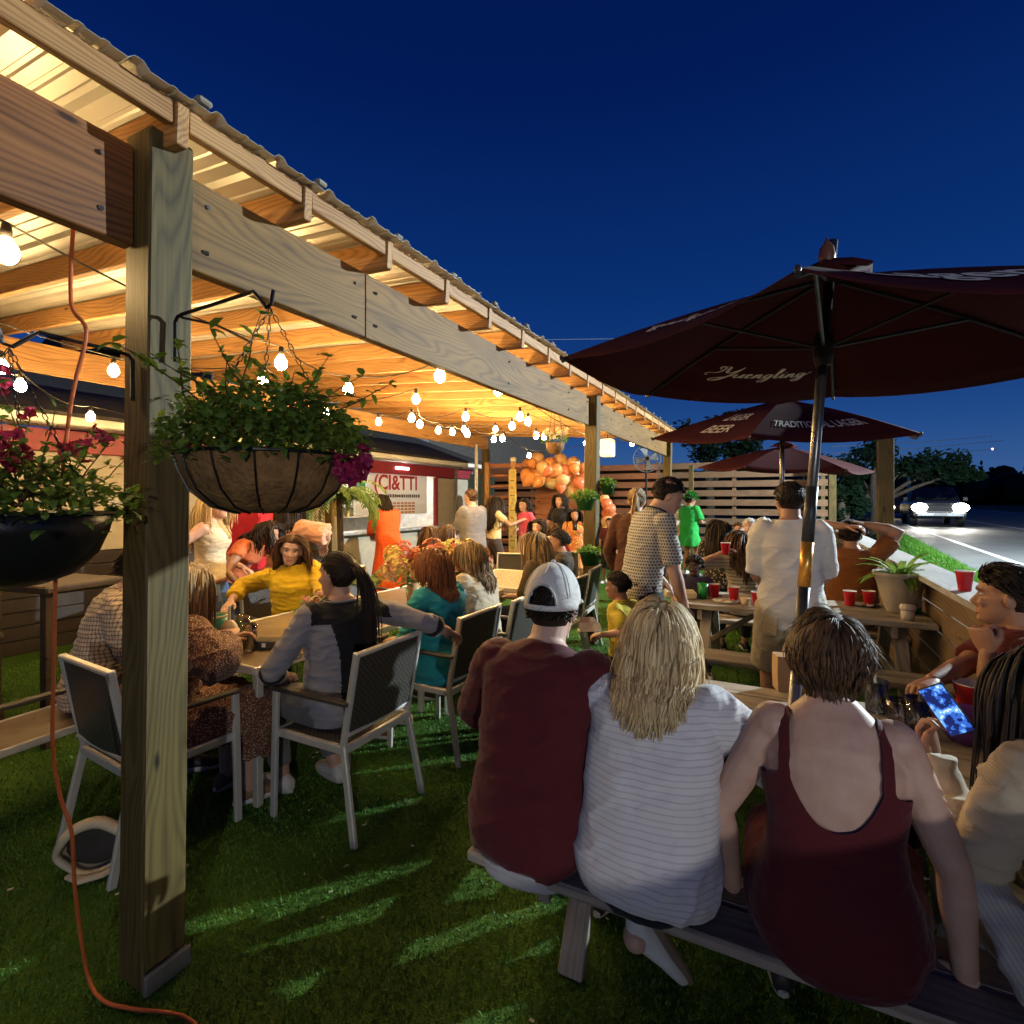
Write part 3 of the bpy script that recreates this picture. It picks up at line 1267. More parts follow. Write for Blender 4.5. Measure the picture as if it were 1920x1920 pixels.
M_FIELD = grass_mat('field_grass', (.010, .030, .006), (.02, .055, .010), (.035, .085, .018))
M_TURF = grass_mat('turf_base', (.024, .06, .006), (.045, .105, .010), (.07, .15, .02))
RD = Vector((.08, .9968, 0))
RN = Vector((.9968, -.08, 0))
RO = Vector((2.0, 0, 0))


def road_pt(off, along, z):
    v = RO + RN * off + RD * along
    return (v.x, v.y, z)


ROADZ = .38
b = MB()
offs = [(-900, -.05), (-60, -.05), (-20, -.04), (-.95, -.03), (-.75, .02), (-.22, ROADZ - .02), (0, ROADZ), (30, ROADZ), (120, ROADZ - .1), (900, ROADZ - .6)]
al = [-900, -120, -30, -10] + list(range(-8, 60, 2)) + [80, 140, 300, 900]
for o_, z_ in offs:
    for a_ in al:
        b.v.append(road_pt(o_, a_, z_))
n = len(al)
for i in range(len(offs) - 1):
    for j in range(n - 1):
        b.f.append((i * n + j, (i + 1) * n + j, (i + 1) * n + j + 1, i * n + j + 1))
b.build('ground', M_FIELD, kind='structure')


def asphalt():
    t = NT('asphalt')
    v = t.vec(rnd=False)
    f = t.math('ADD', t.math('MULTIPLY', t.noise(v, 220, 3), .5), t.math('MULTIPLY', t.noise(v, .9, 5), .5))
    c = t.ramp(f, [(.3, (.065, .067, .066)), (.7, (.13, .132, .126))])
    t.bump(t.noise(v, 160, 3), .5, .01)
    return t.done(c, t.ramp(t.noise(v, 1.4, 4), [(.3, (.58,) * 3), (.7, (.75,) * 3)]), 0, .3)


def strip(name, o0, o1, a0, a1, z, m, kind='structure', step=6):
    b = MB()
    k = int((a1 - a0) / step) + 1
    for i in range(k + 1):
        a = a0 + (a1 - a0) * i / k
        b.v += [road_pt(o0, a, z), road_pt(o1, a, z)]
    b.f = [(2 * i, 2 * i + 1, 2 * i + 3, 2 * i + 2) for i in range(k)]
    return b.build(name, m, kind=kind)


strip('road', .02, 13.5, -60, 260, ROADZ + .006, asphalt())
M_PAINT = mat('road_paint', (.62, .62, .58), .5, var=.12, sc=3)
strip('road_edge_line', .93, 1.06, -60, 260, ROADZ + .011, M_PAINT)
strip('road_far_edge_line', 12.0, 12.13, -60, 260, ROADZ + .011, M_PAINT)
M_YEL = mat('road_yellow_paint', (.55, .40, .06), .5)
strip('road_centre_line', 4.6, 4.71, -60, 260, ROADZ + .011, M_PAINT)
# pale concrete apron where the far driveway meets the road
strip('driveway_apron', -14, .01, 33, 41, ROADZ + .004 - .42, mat('concrete', (.42, .42, .40), .7))

# turf sheet of the patio
b = MB()
nx, ny = 36, 80
for i in range(nx + 1):
    for j in range(ny + 1):
        b.v.append((-8 + 9.0 * i / nx, -5 + 19.2 * j / ny, 0.0))
for i in range(nx):
    for j in range(ny):
        k = i * (ny + 1) + j
        b.f.append((k, k + ny + 1, k + ny + 2, k + 1))
b.build('turf', M_TURF, kind='structure')


def turf_blades():
    rg = np.random.default_rng(3)
    out_v, out_f = [], []
    total = 0
    for (x0, x1, y0, y1, n, h) in ((-3.6, .9, .2, 3.2, 110000, .0135), (-5, 1.0, 3.2, 7, 45000, .016), (-6.6, -3.6, -.2, 5, 40000, .016)):
        x = rg.uniform(x0, x1, n)
        y = rg.uniform(y0, y1, n)
        a = rg.uniform(0, 2 * pi, n)
        hh = h * rg.uniform(.6, 1.35, n)
        w = .0016 * rg.uniform(.8, 1.5, n) * (1 if y0 < 3 and x0 > -4 else 1.7)
        lean = rg.normal(0, .55, (n, 2)) * hh[:, None]
        dx, dy = np.cos(a) * w, np.sin(a) * w
        mx, my = x + lean[:, 0] * .35, y + lean[:, 1] * .35
        tx, ty = x + lean[:, 0], y + lean[:, 1]
        v = np.stack([np.stack([x - dx, y - dy, np.zeros(n)], 1), np.stack([x + dx, y + dy, np.zeros(n)], 1),
                      np.stack([mx + dx * .8, my + dy * .8, hh * .6], 1), np.stack([mx - dx * .8, my - dy * .8, hh * .6], 1), np.stack([tx, ty, hh], 1)], 1).reshape(-1, 3)
        out_v.append(v)
        base = (np.arange(n) * 5 + total)[:, None]
        out_f.append((base + np.array([0, 1, 2, 3])).tolist())
        out_f.append((base + np.array([3, 2, 4])).tolist())
        total += n * 5
    me = bpy.data.meshes.new('turf_blades')
    me.from_pydata(np.concatenate(out_v).tolist(), [], [f for q in out_f for f in q])
    t = NT('turf_blade')
    v = t.vec(rnd=False)
    c = t.ramp(t.noise(v, 45, 3, .8), [(.3, (.036, .11, .010)), (.5, (.068, .185, .017)), (.72, (.15, .29, .045))])
    m = t.done(c, .5, 0, .4)
    o = link('grass', me, m, kind='stuff')
    tag(o, 'short green artificial turf blades across the patio floor', 'grass')


turf_blades()

# ------------------------------------------------------------------ woods
W_RAFT = wood('rafter_pine', (.54, .29, .105), (.22, .095, .032), .6)
W_BEAM = wood('beam_plywood', (.25, .135, .034), (.08, .039, .009), .65)
W_BEAM2 = wood('beam_reddish', (.27, .105, .028), (.09, .030, .008), .6)
W_POST = wood('post_pine', (.135, .095, .028), (.045, .030, .008), .65)
W_FENCE = wood('fence_board', (.23, .13, .07), (.13, .07, .036), .7, sc=.8)
W_REDF = wood('stained_board', (.40, .15, .06), (.21, .07, .03), .6, sc=.8)
W_TABLE = wood('weathered_plank', (.36, .30, .235), (.15, .115, .085), .7, wear=(.42, .38, .31))
W_WALL = wood('wall_board', (.21, .135, .07), (.10, .06, .03), .7)
W_CAP = wood('rail_cap', (.42, .40, .37), (.29, .27, .25), .6, knots=False)


def corrug():
    t = NT('galvanised_sheet')
    v = t.vec()
    c = t.ramp(t.noise(v, 3, 4), [(.3, (.55, .54, .50)), (.7, (.68, .67, .62))])
    return t.done(c, t.ramp(t.noise(v, 6, 3), [(.3, (.38,) * 3), (.7, (.5,) * 3)]), .35, .5)


M_ROOF = corrug()

# ------------------------------------------------------------------ pergola
XB, XL = -1.87, -5.8          # outer face of the front beam, the back beam
SL = .066                     # roof rise per metre towards the building
perg = thing('pergola', 'long timber pergola with a corrugated roof and bare rafters along the left', 'pergola', (0, 0, 0))


def board(name, m, a, b, w, h, parent, up=(0, 0, 1), bev=.004, cache={}):
    """a plank object whose local x runs along the grain from a to b"""
    a, b = Vector(a), Vector(b)
    x = b - a
    L = x.length
    x.normalize()
    up = Vector(up)
    y = up.cross(x).normalized()
    z = x.cross(y)
    key = (round(L, 3), round(w, 4), round(h, 4), m.name)
    me = cache.get(key)
    if me is None:
        me = MB().bbox((0, 0, 0), (L, w, h), bev).mesh(name)
        me.materials.append(m)
        cache[key] = me
    o = bpy.data.objects.new(name, me)
    COL.objects.link(o)
    o.parent = parent
    M = Matrix((x, y, z)).transposed().to_4x4()
    M.translation = (a + b) / 2
    o.matrix_local = M
    return o


# posts (front row stand proud of the beam, tops notched just above it)
for y in (1.03, 5.63, 10.1):
    p = board('post', W_POST, (-1.885 if y > 2 else -1.90, y, 0), (-1.85, y, 2.80), .14, .14, perg, up=(0, 1, 0), bev=.006)
    MB().bbox((-1.812, y + .0, .035), (.022, .15, .07), .006, None).build('post_base', mat('base_steel', (.16, .155, .14), .5, .3), perg)
for y in (-1.0, 5.6, 10.1):
    board('post', W_POST, (XL, y, 0), (XL, y, 2.72), .14, .14, perg, up=(0, 1, 0), bev=.006)
# beams: plywood-faced headers butt against the posts
edges = [-1.2, .955, 1.105, 5.555, 5.705, 10.17]
for y0, y1 in ((-1.2, .955), (1.105, 5.555), (5.705, 10.17)):
    ym = 2.02 if y0 > 1 and y1 < 6 else None
    segs = [(y0, y1)] if ym is None else [(y0, ym), (ym + .003, y1)]
    for s0, s1 in segs:
        board('beam', W_BEAM2 if y0 < 0 else W_BEAM, (XB - .02, s0, 2.585), (XB - .02, s1, 2.585), .055, .325, perg)
board('beam', W_RAFT, (XL, -1.2, 2.845), (XL, 10.17, 2.845), .05, .26, perg)
# rafters every 0.505 m
RZ0 = 2.75                   # underside of a rafter at the front beam


def rz(x):
    return RZ0 + (XB - x) * SL


for k in range(-3, 19):
    y = 1.02 + .505 * k
    board('rafter', W_RAFT, (-1.71, y, rz(-1.71) + .07), (XL - .35, y, rz(XL - .35) + .07), .042, .135, perg)
    if k < 18:
        board('blocking', W_RAFT, (-1.735, y + .024, rz(-1.735) + .098), (-1.735, y + .481, rz(-1.735) + .098), .036, .075, perg)
for y in (-.6, .5, .86, 1.2, 1.95, 2.1, 3.6, 4.9, 5.45, 5.82, 7.4, 9.0):
    for z in (2.50, 2.67):
        MB().tube([(XB + .006, y + R.uniform(-.02, .02), z), (XB + .0125, y, z)], .008, 8).build('bolt', mat('bolt_steel', (.10, .10, .10), .4, .7), perg)
# roof sheets, ribs run down the slope
b = MB()
wv, wd = 0, .98
prof = []
for r in range(4):
    y0 = r * .245
    prof += [(y0, .018), (y0 + .022, .018), (y0 + .040, 0), (y0 + .098, 0), (y0 + .104, .005), (y0 + .118, .005), (y0 + .124, 0), (y0 + .160, 0), (y0 + .166, .005), (y0 + .180, .005), (y0 + .186, 0), (y0 + .227, 0)]
prof += [(.98, .018), (1.0, .018)]
x0, x1 = -1.665, XL - .5
for q in (0, .0012):
    for (yy, h) in prof:
        for x in (x0, x1):
            b.v.append((x, yy, h + q + rz(x) + .1405 - (0 if q == 0 else 0)))
m_ = len(prof)
for q in range(2):
    for i in range(m_ - 1):
        o = q * m_ * 2 + i * 2
        b.f.append((o, o + 1, o + 3, o + 2) if q == 0 else (o, o + 2, o + 3, o + 1))
for i in range(m_ - 1):
    o, p_ = i * 2, m_ * 2 + i * 2
    b.f.append((o, o + 2, p_ + 2, p_))
    b.f.append((o + 1, p_ + 1, p_ + 3, o + 3))
me = b.mesh('roof_sheet')
for i in range(12):
    o = link('roof_sheet', me, M_ROOF, perg, (R.uniform(-.012, .012), -1.1 + .98 * i, .003 * (i % 2)))
# foam closure strip under the eave edge and screw heads along it
for i in range(22):
    y = -.9 + .49 * i
    MB().bbox((-1.668, y, rz(-1.67) + .158), (.03, .05, .02), .006).build('rib_cap', mat('closure', (.28, .25, .2), .8), perg)

# wires of the string lights are things of their own, see below

# ------------------------------------------------------------------ low wall with a bar cap on the right
wall = thing('low_wall', 'low timber patio wall with a broad pale bar cap, right side', 'wall', (1.0, 0, 0))
for y0, y1 in ((-2.5, 1.9), (1.904, 6.93), (7.075, 13.5)):
    board('cap', W_CAP, (.03, y0, 1.04), (.03, y1, 1.04), .26, .04, wall)
    for k in range(6):
        board('board', W_WALL, (0, y0, .93 - .165 * k), (0, y1, .93 - .165 * k), .03, .155, wall)
for y in (-2.4, 1.9, 4.5, 10.2):
    board('wall_post', W_WALL, (.075, y, 0), (.075, y, 1.015), .09, .09, wall, up=(0, 1, 0))
for y, top, lab in ((7.0, 2.27, 'tall square timber post in the low wall beside the leafy potted plant'), (13.35, 2.5, 'slim tall timber post by the yellow flowers at the fence corner')):
    p = board('timber_post', W_POST, (1.05, y, -.05), (1.05, y, top), .14, .14, None, up=(0, 1, 0))
    tag(p, lab, 'post', 'tall posts along the low wall')

# ------------------------------------------------------------------ slatted fence across the back
fence = thing('slatted_fence', 'high brown fence of spaced horizontal boards across the back of the patio', 'fence', (0, 13.6, 0))
for k in range(11):
    z = .16 + .228 * k
    for x0, x1, mm in ((-8.2, -4.95, W_REDF), (-4.945, -2.75, W_REDF), (-2.745, -.95, W_FENCE), (-.945, .98, W_FENCE)):
        board('slat', mm, (x0, R.uniform(-.004, .004), z + R.uniform(-.006, .006)), (x1, 0, z), .024, .150, fence)
for x in (-8.1, -6.3, -4.6, -2.75, -.95, .7):
    board('fence_post', W_FENCE, (x, .065, 0), (x, .065, 2.56), .09, .09, fence, up=(0, 1, 0))
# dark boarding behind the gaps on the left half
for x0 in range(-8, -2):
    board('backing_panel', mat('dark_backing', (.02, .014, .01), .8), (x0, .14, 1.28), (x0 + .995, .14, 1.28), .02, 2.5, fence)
for px, d, ztop, lab in ((1308, 12.2, 2.4, 'square yellow-lit timber post behind the woman in the green dress'), ):
    pass
for px, d, zt, lab in ((1254, 10.2, 2.66, ''), (1296, 12.4, 2.42, 'slim yellow-lit timber post between pergola and fence'), (1543, 14.6, 2.4, 'left slim fence post beside the tall corner post')):
    if lab:
        p = board('timber_post', W_POST, at(px, d, 0), at(px, d, zt), .10, .10, None, up=(0, 1, 0))
        tag(p, lab, 'post')

# backdrop panel of red-brown boards behind the balloons
bd = thing('board_backdrop', 'red-brown plank photo backdrop under the orange balloons', 'backdrop', at(1052, 11.7, 0), radians(4))
for k in range(17):
    board('plank', W_REDF, (-.62, R.uniform(-.008, .008), .07 + .125 * k), (.62, 0, .07 + .125 * k), .022, .118, bd)
for x in (-.55, .55):
    board('batten', W_REDF, (x, .04, 0), (x, .04, 2.15), .05, .05, bd, up=(0, 1, 0))
# open wooden shelf frame at the left of the backdrop
sf = thing('shelf_frame', 'orange-lit upright wooden frame with shelves left of the balloons', 'frame', at(938, 11.4, 0), radians(10))
for x in (-.30, .30):
    board('upright', W_RAFT, (x, 0, 0), (x, 0, 2.42), .10, .10, sf, up=(0, 1, 0))
board('rail', W_REDF, (-.36, 0, 2.34), (.9, 0, 2.34), .05, .09, sf)
for k in range(9):
    board('rung', W_REDF, (-.25, .03, .25 + .235 * k), (.25, .03, .25 + .235 * k), .03, .06, sf)
MB().bbox((.30, 0, 2.47), (.12, .12, .1), .02).build('post_cap', mat('cap_white', (.7, .65, .5), .5), sf)
tb = thing('height_sign', 'tall narrow yellow painted board leaning between backdrop and shelf frame', 'sign', at(961, 11.2, 0), radians(8))
MB().bbox((0, 0, 1.15), (.17, .03, 2.2), .006).build('board', mat('yellow_board', (.62, .45, .12), .6, var=.3, sc=14), tb)
for k in range(12):
    MB().box((.0, -.018, .25 + .16 * k), (.09 if k % 2 else .05, .006, .015)).build('tick', mat('dark_tick', (.06, .04, .02), .6), tb)

# ------------------------------------------------------------------ kiosk building on the left
XK = -7.0
kio = thing('food_kiosk', 'low white-sided food kiosk with a dark roof and red fascia on the left', 'building', (XK, 0, 0))
M_SID = mat('cream_siding', (.40, .35, .26), .6, var=.1)
M_RED = mat('red_fascia', (.24, .024, .032), .45, var=.15)
M_GUT = mat('white_gutter', (.76, .72, .62), .4, var=.06)
M_SHI = mat('dark_shingle', (.045, .038, .034), .85, var=.4, sc=20, bump=.5)


def siding(y0, y1, z0, z1, name='siding_board'):
    k = 0
    z = z0
    while z < z1 - .02:
        h = min(.14, z1 - z)
        b = MB()
        b.add([(0, y0, z), (0, y1, z), (.02, y1, z), (.02, y0, z), (0, y0, z + h), (0, y1, z + h), (.008, y1, z + h), (.008, y0, z + h)],
              [(0, 3, 2, 1), (4, 5, 6, 7), (3, 7, 6, 2), (0, 4, 7, 3), (1, 2, 6, 5), (0, 1, 5, 4)])
        b.build(name, M_SID, kio)
        z += h


siding(-3, 6.6, 1.02, 2.12)
for k in range(7):
    MB().bbox((.0, 1.8, .07 + .145 * k), (.03, 9.58, .138), .006).build('lower_wall_board', mat('shade_dark_siding', (.035, .026, .02), .7), kio)  # lower wall coloured near black, standing in for the dim left side
siding(6.602, 9.9, 0, .98)
siding(9.902, 11.4, 0, 2.12)
MB().box((-1.6, 4.2, 1.2), (.1, 14.4, 2.4)).build('back_wall', mat('kiosk_inside', (.62, .6, .56), .7), kio)
MB().box((-.8, 11.42, 1.15), (1.7, .03, 2.3)).build('end_wall', mat('end_siding', (.5, .47, .42), .6), kio)
MB().box((-.8, 6.55, 1.15), (1.5, .05, 2.3)).build('partition', mat('kiosk_inside', (.62, .6, .56), .7), kio)
MB().box((-.8, 9.95, 1.15), (1.5, .05, 2.3)).build('partition', mat('kiosk_inside', (.62, .6, .56), .7), kio)
MB().bbox((.035, 4.2, 2.24), (.05, 14.4, .24), .006).build('fascia', M_RED, kio)
MB().bbox((.36, 4.2, 2.43), (.09, 14.6, .10), .015).build('gutter', M_GUT, kio)
MB().bbox((.18, 4.2, 2.39), (.30, 14.5, .03), .006).build('soffit', M_GUT, kio)
b = MB()
b.add([(.42, -3.1, 2.47), (.42, 11.6, 2.47), (-2.6, 11.6, 3.5), (-2.6, -3.1, 3.5), (.42, -3.1, 2.51), (.42, 11.6, 2.51), (-2.6, 11.6, 3.55), (-2.6, -3.1, 3.55)],
      [(0, 1, 2, 3), (7, 6, 5, 4), (0, 4, 5, 1), (1, 5, 6, 2), (2, 6, 7, 3), (3, 7, 4, 0)])
b.build('roof', M_SHI, kio)
MB().bbox((.06, 8.25, .99), (.4, 3.3, .05), .01).build('counter', mat('steel_counter', (.6, .58, .54), .35, .6), kio)
MB().bbox((.03, 6.66, 1.55), (.07, .1, 1.12), .006).build('window_jamb', M_RED, kio)
MB().bbox((.03, 9.84, 1.55), (.07, .1, 1.12), .006).build('window_jamb', M_RED, kio)
MB().tube([(.12, 10.55, 0), (.12, 10.55, 2.3), (.3, 10.55, 2.4)], .035, 8).build('downpipe', mat('downpipe', (.18, .15, .13), .5), kio)
# tube lamps inside the serving window
for y in (7.4, 9.0):
    MB().bbox((-.5, y, 2.16), (.12, .9, .05), .01).build('tube_lamp', glow('tube_lamp', (1, .95, .88), 75), kio)
MB().box((.075, 8.6, 2.25), (.03, .4, .05)).build('fascia_lamp', glow('fascia_lamp', (1, .85, .75), 6), kio)
# bottles on shelves
sh = MB()
for z in (1.22, 1.45, 1.68):
    sh.box((-1.40, 8.25, z), (.22, 3.1, .02))
sh.build('shelf', mat('shelf', (.4, .3, .2), .5), kio)
BT = [mat('bottle_amber', (.32, .12, .02), .15), mat('bottle_green', (.03, .16, .06), .15), mat('bottle_clear', (.6, .62, .6), .12), mat('bottle_red', (.42, .03, .03), .2), mat('bottle_dark', (.03, .02, .02), .2), mat('bottle_gold', (.6, .4, .08), .2)]
bm_ = [MB().lathe([(.001, 0), (.036, 0), (.038, .01), (.038, .12), (.014, .17), (.012, .2), (.001, .2)], n=10).mesh('bottle', True) for _ in BT]
for me_, m in zip(bm_, BT):
    me_.materials.append(m)
ORD = ('first', 'second', 'third', 'fourth', 'fifth', 'sixth', 'seventh', 'eighth', 'ninth', 'tenth', 'eleventh', 'twelfth', 'thirteenth', 'fourteenth', 'fifteenth')
for z in (1.235, 1.465, 1.69):
    for i in range(15):
        q = R.randrange(6)
        o = link('bottle', bm_[q], None, None, (XK - 1.40 + R.uniform(-.03, .03), 6.85 + .19 * i, z))
        tag(o, '%s bottle, %s from the left on the %s kiosk shelf' % (('amber', 'green', 'clear', 'red', 'dark', 'golden')[q], ORD[i], {1.235: 'lowest', 1.465: 'middle', 1.69: 'top'}[z]), 'bottle', 'bottles on the kiosk shelves')


def text_mesh(body, size, name, m, parent, M, extrude=.002, bold=0.0):
    cu = bpy.data.curves.new('t', 'FONT')
    cu.body = body
    cu.size = size
    cu.extrude = extrude
    cu.offset = bold
    cu.align_x = 'CENTER'
    cu.align_y = 'CENTER'
    o = bpy.data.objects.new('t', cu)
    TMP.collection.objects.link(o)
    TMP.view_layers[0].update()
    dg = TMP.view_layers[0].depsgraph
    me = bpy.data.meshes.new_from_object(o.evaluated_get(dg), depsgraph=dg)
    bpy.data.objects.remove(o)
    me.transform(M)
    me.name = name
    return link(name, me, m, parent)


# banner over the serving window (hangs inside the opening, faces the patio)
ban = thing('banner', 'white menu banner with large red lettering in the kiosk window', 'banner', (XK - .12, 8.55, 1.58))
tq = NT('banner_white')
tq.done((.80, .79, .76), .6, 0, .2)
tl_ = tq.new('ShaderNodeBsdfTranslucent')
tl_.inputs[0].default_value = (.85, .85, .83, 1)
mx_ = tq.new('ShaderNodeMixShader')
mx_.inputs[0].default_value = .5
tq.L(tq.b.outputs[0], mx_.inputs[1])
tq.L(tl_.outputs[0], mx_.inputs[2])
tq.L(mx_.outputs[0], tq.o.inputs[0])
M_BW = tq.m
MB().bbox((0, 0, .17), (.012, 2.3, .92), .003).build('sheet', M_BW, ban)
TM = Matrix(((0, 0, 1, .009), (1, 0, 0, 0), (0, 1, 0, 0), (0, 0, 0, 1)))
M_RT = mat('red_print', (.42, .02, .03), .5)
text_mesh('(CI&TTI', .42, 'lettering', M_RT, ban, Matrix.Translation((0, .1, .36)) @ TM, .002, .008)
b = MB()
q = -.75
while q < .9:
    w = R.uniform(.03, .07)
    b.box((.010, q + w / 2, .10), (.004, w, R.uniform(.05, .075)))
    q += w + R.uniform(.015, .03)
b.build('small_print', mat('dark_print', (.05, .03, .03), .5), ban)
MB().box((.01, -.95, .36), (.006, .22, .3)).build('green_print', mat('green_print', (.05, .42, .25), .5), ban)
MB().box((.01, -1.06, .30), (.008, .12, .2)).build('blue_print', mat('blue_print', (.12, .38, .6), .5), ban)
b = MB()
for r in range(4):
    for c in range(9):
        b.box((.01, -.35 + c * .125, -.05 - .065 * r), (.006, .095, .04))
b.build('menu_pictures', mat('menu_pictures', (.45, .2, .08), .5, var=.6, sc=25), ban)
# glass-front drink cooler and red drink poster beside it
ck = thing('drink_cooler', 'red drink cooler with a lit poster behind the woman in yellow', 'cooler', at(470, 6.3, 0), radians(-62))
MB().bbox((0, 0, .95), (.62, .5, 1.1), .02).build('cabinet', mat('cooler_red', (.42, .02, .03), .35), ck)
MB().bbox((0, -.256, 1.22), (.5, .012, .4), .004).build('poster', glow('cooler_poster', (.75, .62, .55), .9), ck)
MB().tube([(-.1, -.27, 1.1), (-.1, -.27, 1.3)], .05, 10).build('cup_picture', mat('red_print', (.42, .02, .03), .5), ck)
MB().bbox((.1, -.268, 1.2), (.16, .008, .2), .003).build('red_picture', mat('red_print', (.42, .02, .03), .5), ck)
MB().bbox((0, 0, .2), (.6, .48, .4), .02).build('base', mat('black_plastic', (.015, .015, .016), .4), ck)
st = thing('drink_station', 'black cloth-covered serving table with bright trays near the drink cooler', 'table', at(455, 5.6, 0), radians(-50))
MB().bbox((0, 0, .78), (.9, .5, .04), .01).build('tabletop', mat('black_plastic', (.015, .015, .016), .4), st)
MB().bbox((0, 0, .38), (.84, .46, .74), .01).build('cloth_skirt', mat('black_cloth', (.012, .012, .013), .9), st)
for z in (.82, .55):
    MB().bbox((0, -.27, z), (.5, .03, .035), .006).build('tray_edge', mat('bright_tray', (.7, .68, .64), .3), st)

# dark gable of the house beyond, and its pale blue-grey wall
hs = thing('house', 'dark two-storey building rising behind the kiosk roof', 'building', (-12.2, 14, 0))
MB().box((0, 0, 2.3), (6, 16, 4.6)).build('wall', mat('dark_wall', (.10, .085, .075), .8), hs)
b = MB()
b.add([(-3.4, -8.4, 4.6), (3.4, -8.4, 4.6), (3.4, 8.4, 4.6), (-3.4, 8.4, 4.6), (0, -8.4, 6.2), (0, 8.4, 6.2)], [(0, 1, 4), (3, 5, 2), (0, 4, 5, 3), (1, 2, 5, 4), (0, 3, 2, 1)])
b.build('roof', M_SHI, hs)
MB().box((3.02, -3.0, 3.3), (.04, 3.2, .9)).build('upper_panel', mat('bluegrey_panel', (.16, .19, .25), .6), hs)
# white steel pole and the dark doorway at the kiosk's end
tag(MB().tube([(0, 0, 0), (0, 0, 2.75)], .035, 12).build('steel_pole', mat('white_pole', (.6, .62, .58), .45), None, True, at(893, 10.9, 0)), 'white round steel pole at the far end of the kiosk', 'pole')
dr = thing('storage_shed', 'dark green shed front with a round blue window at the kiosk end', 'shed', at(862, 13.2, 0), radians(27))
MB().bbox((0, .5, 1.1), (1.7, 1, 2.3), .01).build('wall', mat('shed_green', (.012, .03, .022), .6), dr)
MB().tube([(cos(i * pi / 12) * .36, -.02, 1.2 + sin(i * pi / 12) * .36) for i in range(25)], .03, 6).build('round_frame', mat('teal_frame', (.12, .3, .36), .4), dr)
# ------------------------------------------------------------------ trees
def leafy(mb, centres, n, size, rr, spread=.5, flat=.6):
    for c, r in centres:
        for _ in range(n):
            d = Vector((rr.gauss(0, 1), rr.gauss(0, 1), rr.gauss(0, .75)))
            d = d / max(.1, d.length) * (r * rr.random() ** .4)
            p = Vector(c) + d
            u = Vector((rr.gauss(0, 1), rr.gauss(0, 1), rr.gauss(0, flat))).normalized()
            w = u.orthogonal().normalized()
            s = size * rr.uniform(.6, 1.4)
            mb.add([p - u * s, p + w * s * .45, p + u * s, p - w * s * .45], [(0, 1, 2, 3)])


def leafm(name, a, b, sc=2.5):
    t = NT(name)
    v = t.vec(rnd=False)
    c = t.ramp(t.noise(v, sc, 4, .7), [(.3, a), (.7, b)])
    t.done(c, .55, 0, .3)
    tl = t.new('ShaderNodeBsdfTranslucent')
    t.L(c, tl.inputs['Color'])
    mx = t.new('ShaderNodeMixShader')
    mx.inputs[0].default_value = .38
    t.L(t.b.outputs[0], mx.inputs[1])
    t.L(tl.outputs[0], mx.inputs[2])
    t.L(mx.outputs[0], t.o.inputs[0])
    return t.m


M_LEAF = leafm('tree_leaf', (.006, .016, .007), (.013, .034, .013))
M_BARK = mat('bark', (.07, .05, .035), .9, var=.4, sc=15, bump=.6, bsc=30)


def tree(x, y, h, blobs, lab, seed, n=420, size=.16):
    rr = random.Random(seed)
    t = thing('tree', lab, 'tree', (x, y, -.1))
    b = MB()
    b.tube([(0, 0, 0), (.05, .02, h * .25), (-.03, .05, h * .5), (0, 0, h * .72)], [.26, .2, .15, .08], 9)
    for c, r in blobs:
        b.tube([(0, 0, h * .32), (c[0] * .45, c[1] * .45, h * .32 + (c[2] - h * .32) * .6), (c[0] * .85, c[1] * .85, c[2])], [.11, .07, .03], 6)
    b.build('trunk', M_BARK, t, True)
    m = MB()
    sub = []
    for c, r in blobs:
        for _ in range(9):
            d = Vector((rr.gauss(0, 1), rr.gauss(0, 1), rr.gauss(0, .6))).normalized() * r * rr.uniform(.3, .85)
            sub.append((Vector(c) + d, r * rr.uniform(.3, .5)))
    leafy(m, sub, n // 6, size, rr)
    m.build('crown', M_LEAF, t)
    return t


tp = at(1640, 22)
tree(tp.x, tp.y, 4.6, [((-1.4, .3, 3.0), 1.2), ((0, 0, 3.5), 1.3), ((1.3, -.2, 3.2), 1.15), ((2.4, .1, 2.95), .9), ((-.4, .4, 2.5), 1.0), ((3.0, 0, 2.7), .55)], 'broad low tree with a flat spreading crown behind the corner post', 5, 520, .13)
tp = at(1330, 25)
tree(tp.x, tp.y, 6.4, [((-.6, 0, 4.9), 1.3), ((.7, .3, 5.2), 1.1), ((0, 0, 4.0), 1.4), ((1.5, 0, 4.3), 1.0)], 'dark round tree rising behind the umbrellas beyond the fence', 8, 420, .15)
tp = at(1580, 17.5)
tree(tp.x, tp.y, 2.6, [((0, 0, 1.9), .65), ((.4, .1, 1.5), .5), ((-.2, 0, 1.3), .5)], 'small green shrub tree just outside the fence corner', 9, 420, .08)

# far wood on the horizon: one long mass of crowns
b = MB()
rr = random.Random(4)
for i in range(150):
    px = 1400 + i * 7.2
    d = rr.uniform(125, 165)
    p = at(px, d)
    h = rr.uniform(5.2, 8.2) + 2.2 * sin(i * .22) + (2.6 if 40 < i < 48 else 0)
    if 36 > i > 26:
        h *= .72
    b.ell((p.x, p.y, h * .5), (rr.uniform(3, 6), 4, h * .55), None, 9, 6)
    for _ in range(40):
        q = Vector((p.x + rr.gauss(0, 3.5), p.y, h * rr.uniform(.5, 1.12)))
        u = Vector((rr.gauss(0, 1), rr.gauss(0, 1), rr.gauss(0, 1))).normalized() * rr.uniform(.4, 1.0)
        w = u.orthogonal() * .6
        b.add([q - u, q + w, q + u, q - w], [(0, 1, 2, 3)])
for i in range(60):
    p = at(-900 + i * 40, rr.uniform(70, 100))
    h = rr.uniform(5, 8)
    b.ell((p.x, p.y, h * .5), (5, 4, h * .55), None, 9, 6)
o = b.build('distant_wood', leafm('far_leaf', (.006, .010, .006), (.014, .022, .012), .3), None, False, kind='stuff')
tag(o, 'dark line of far trees along the horizon beyond the road', 'trees')

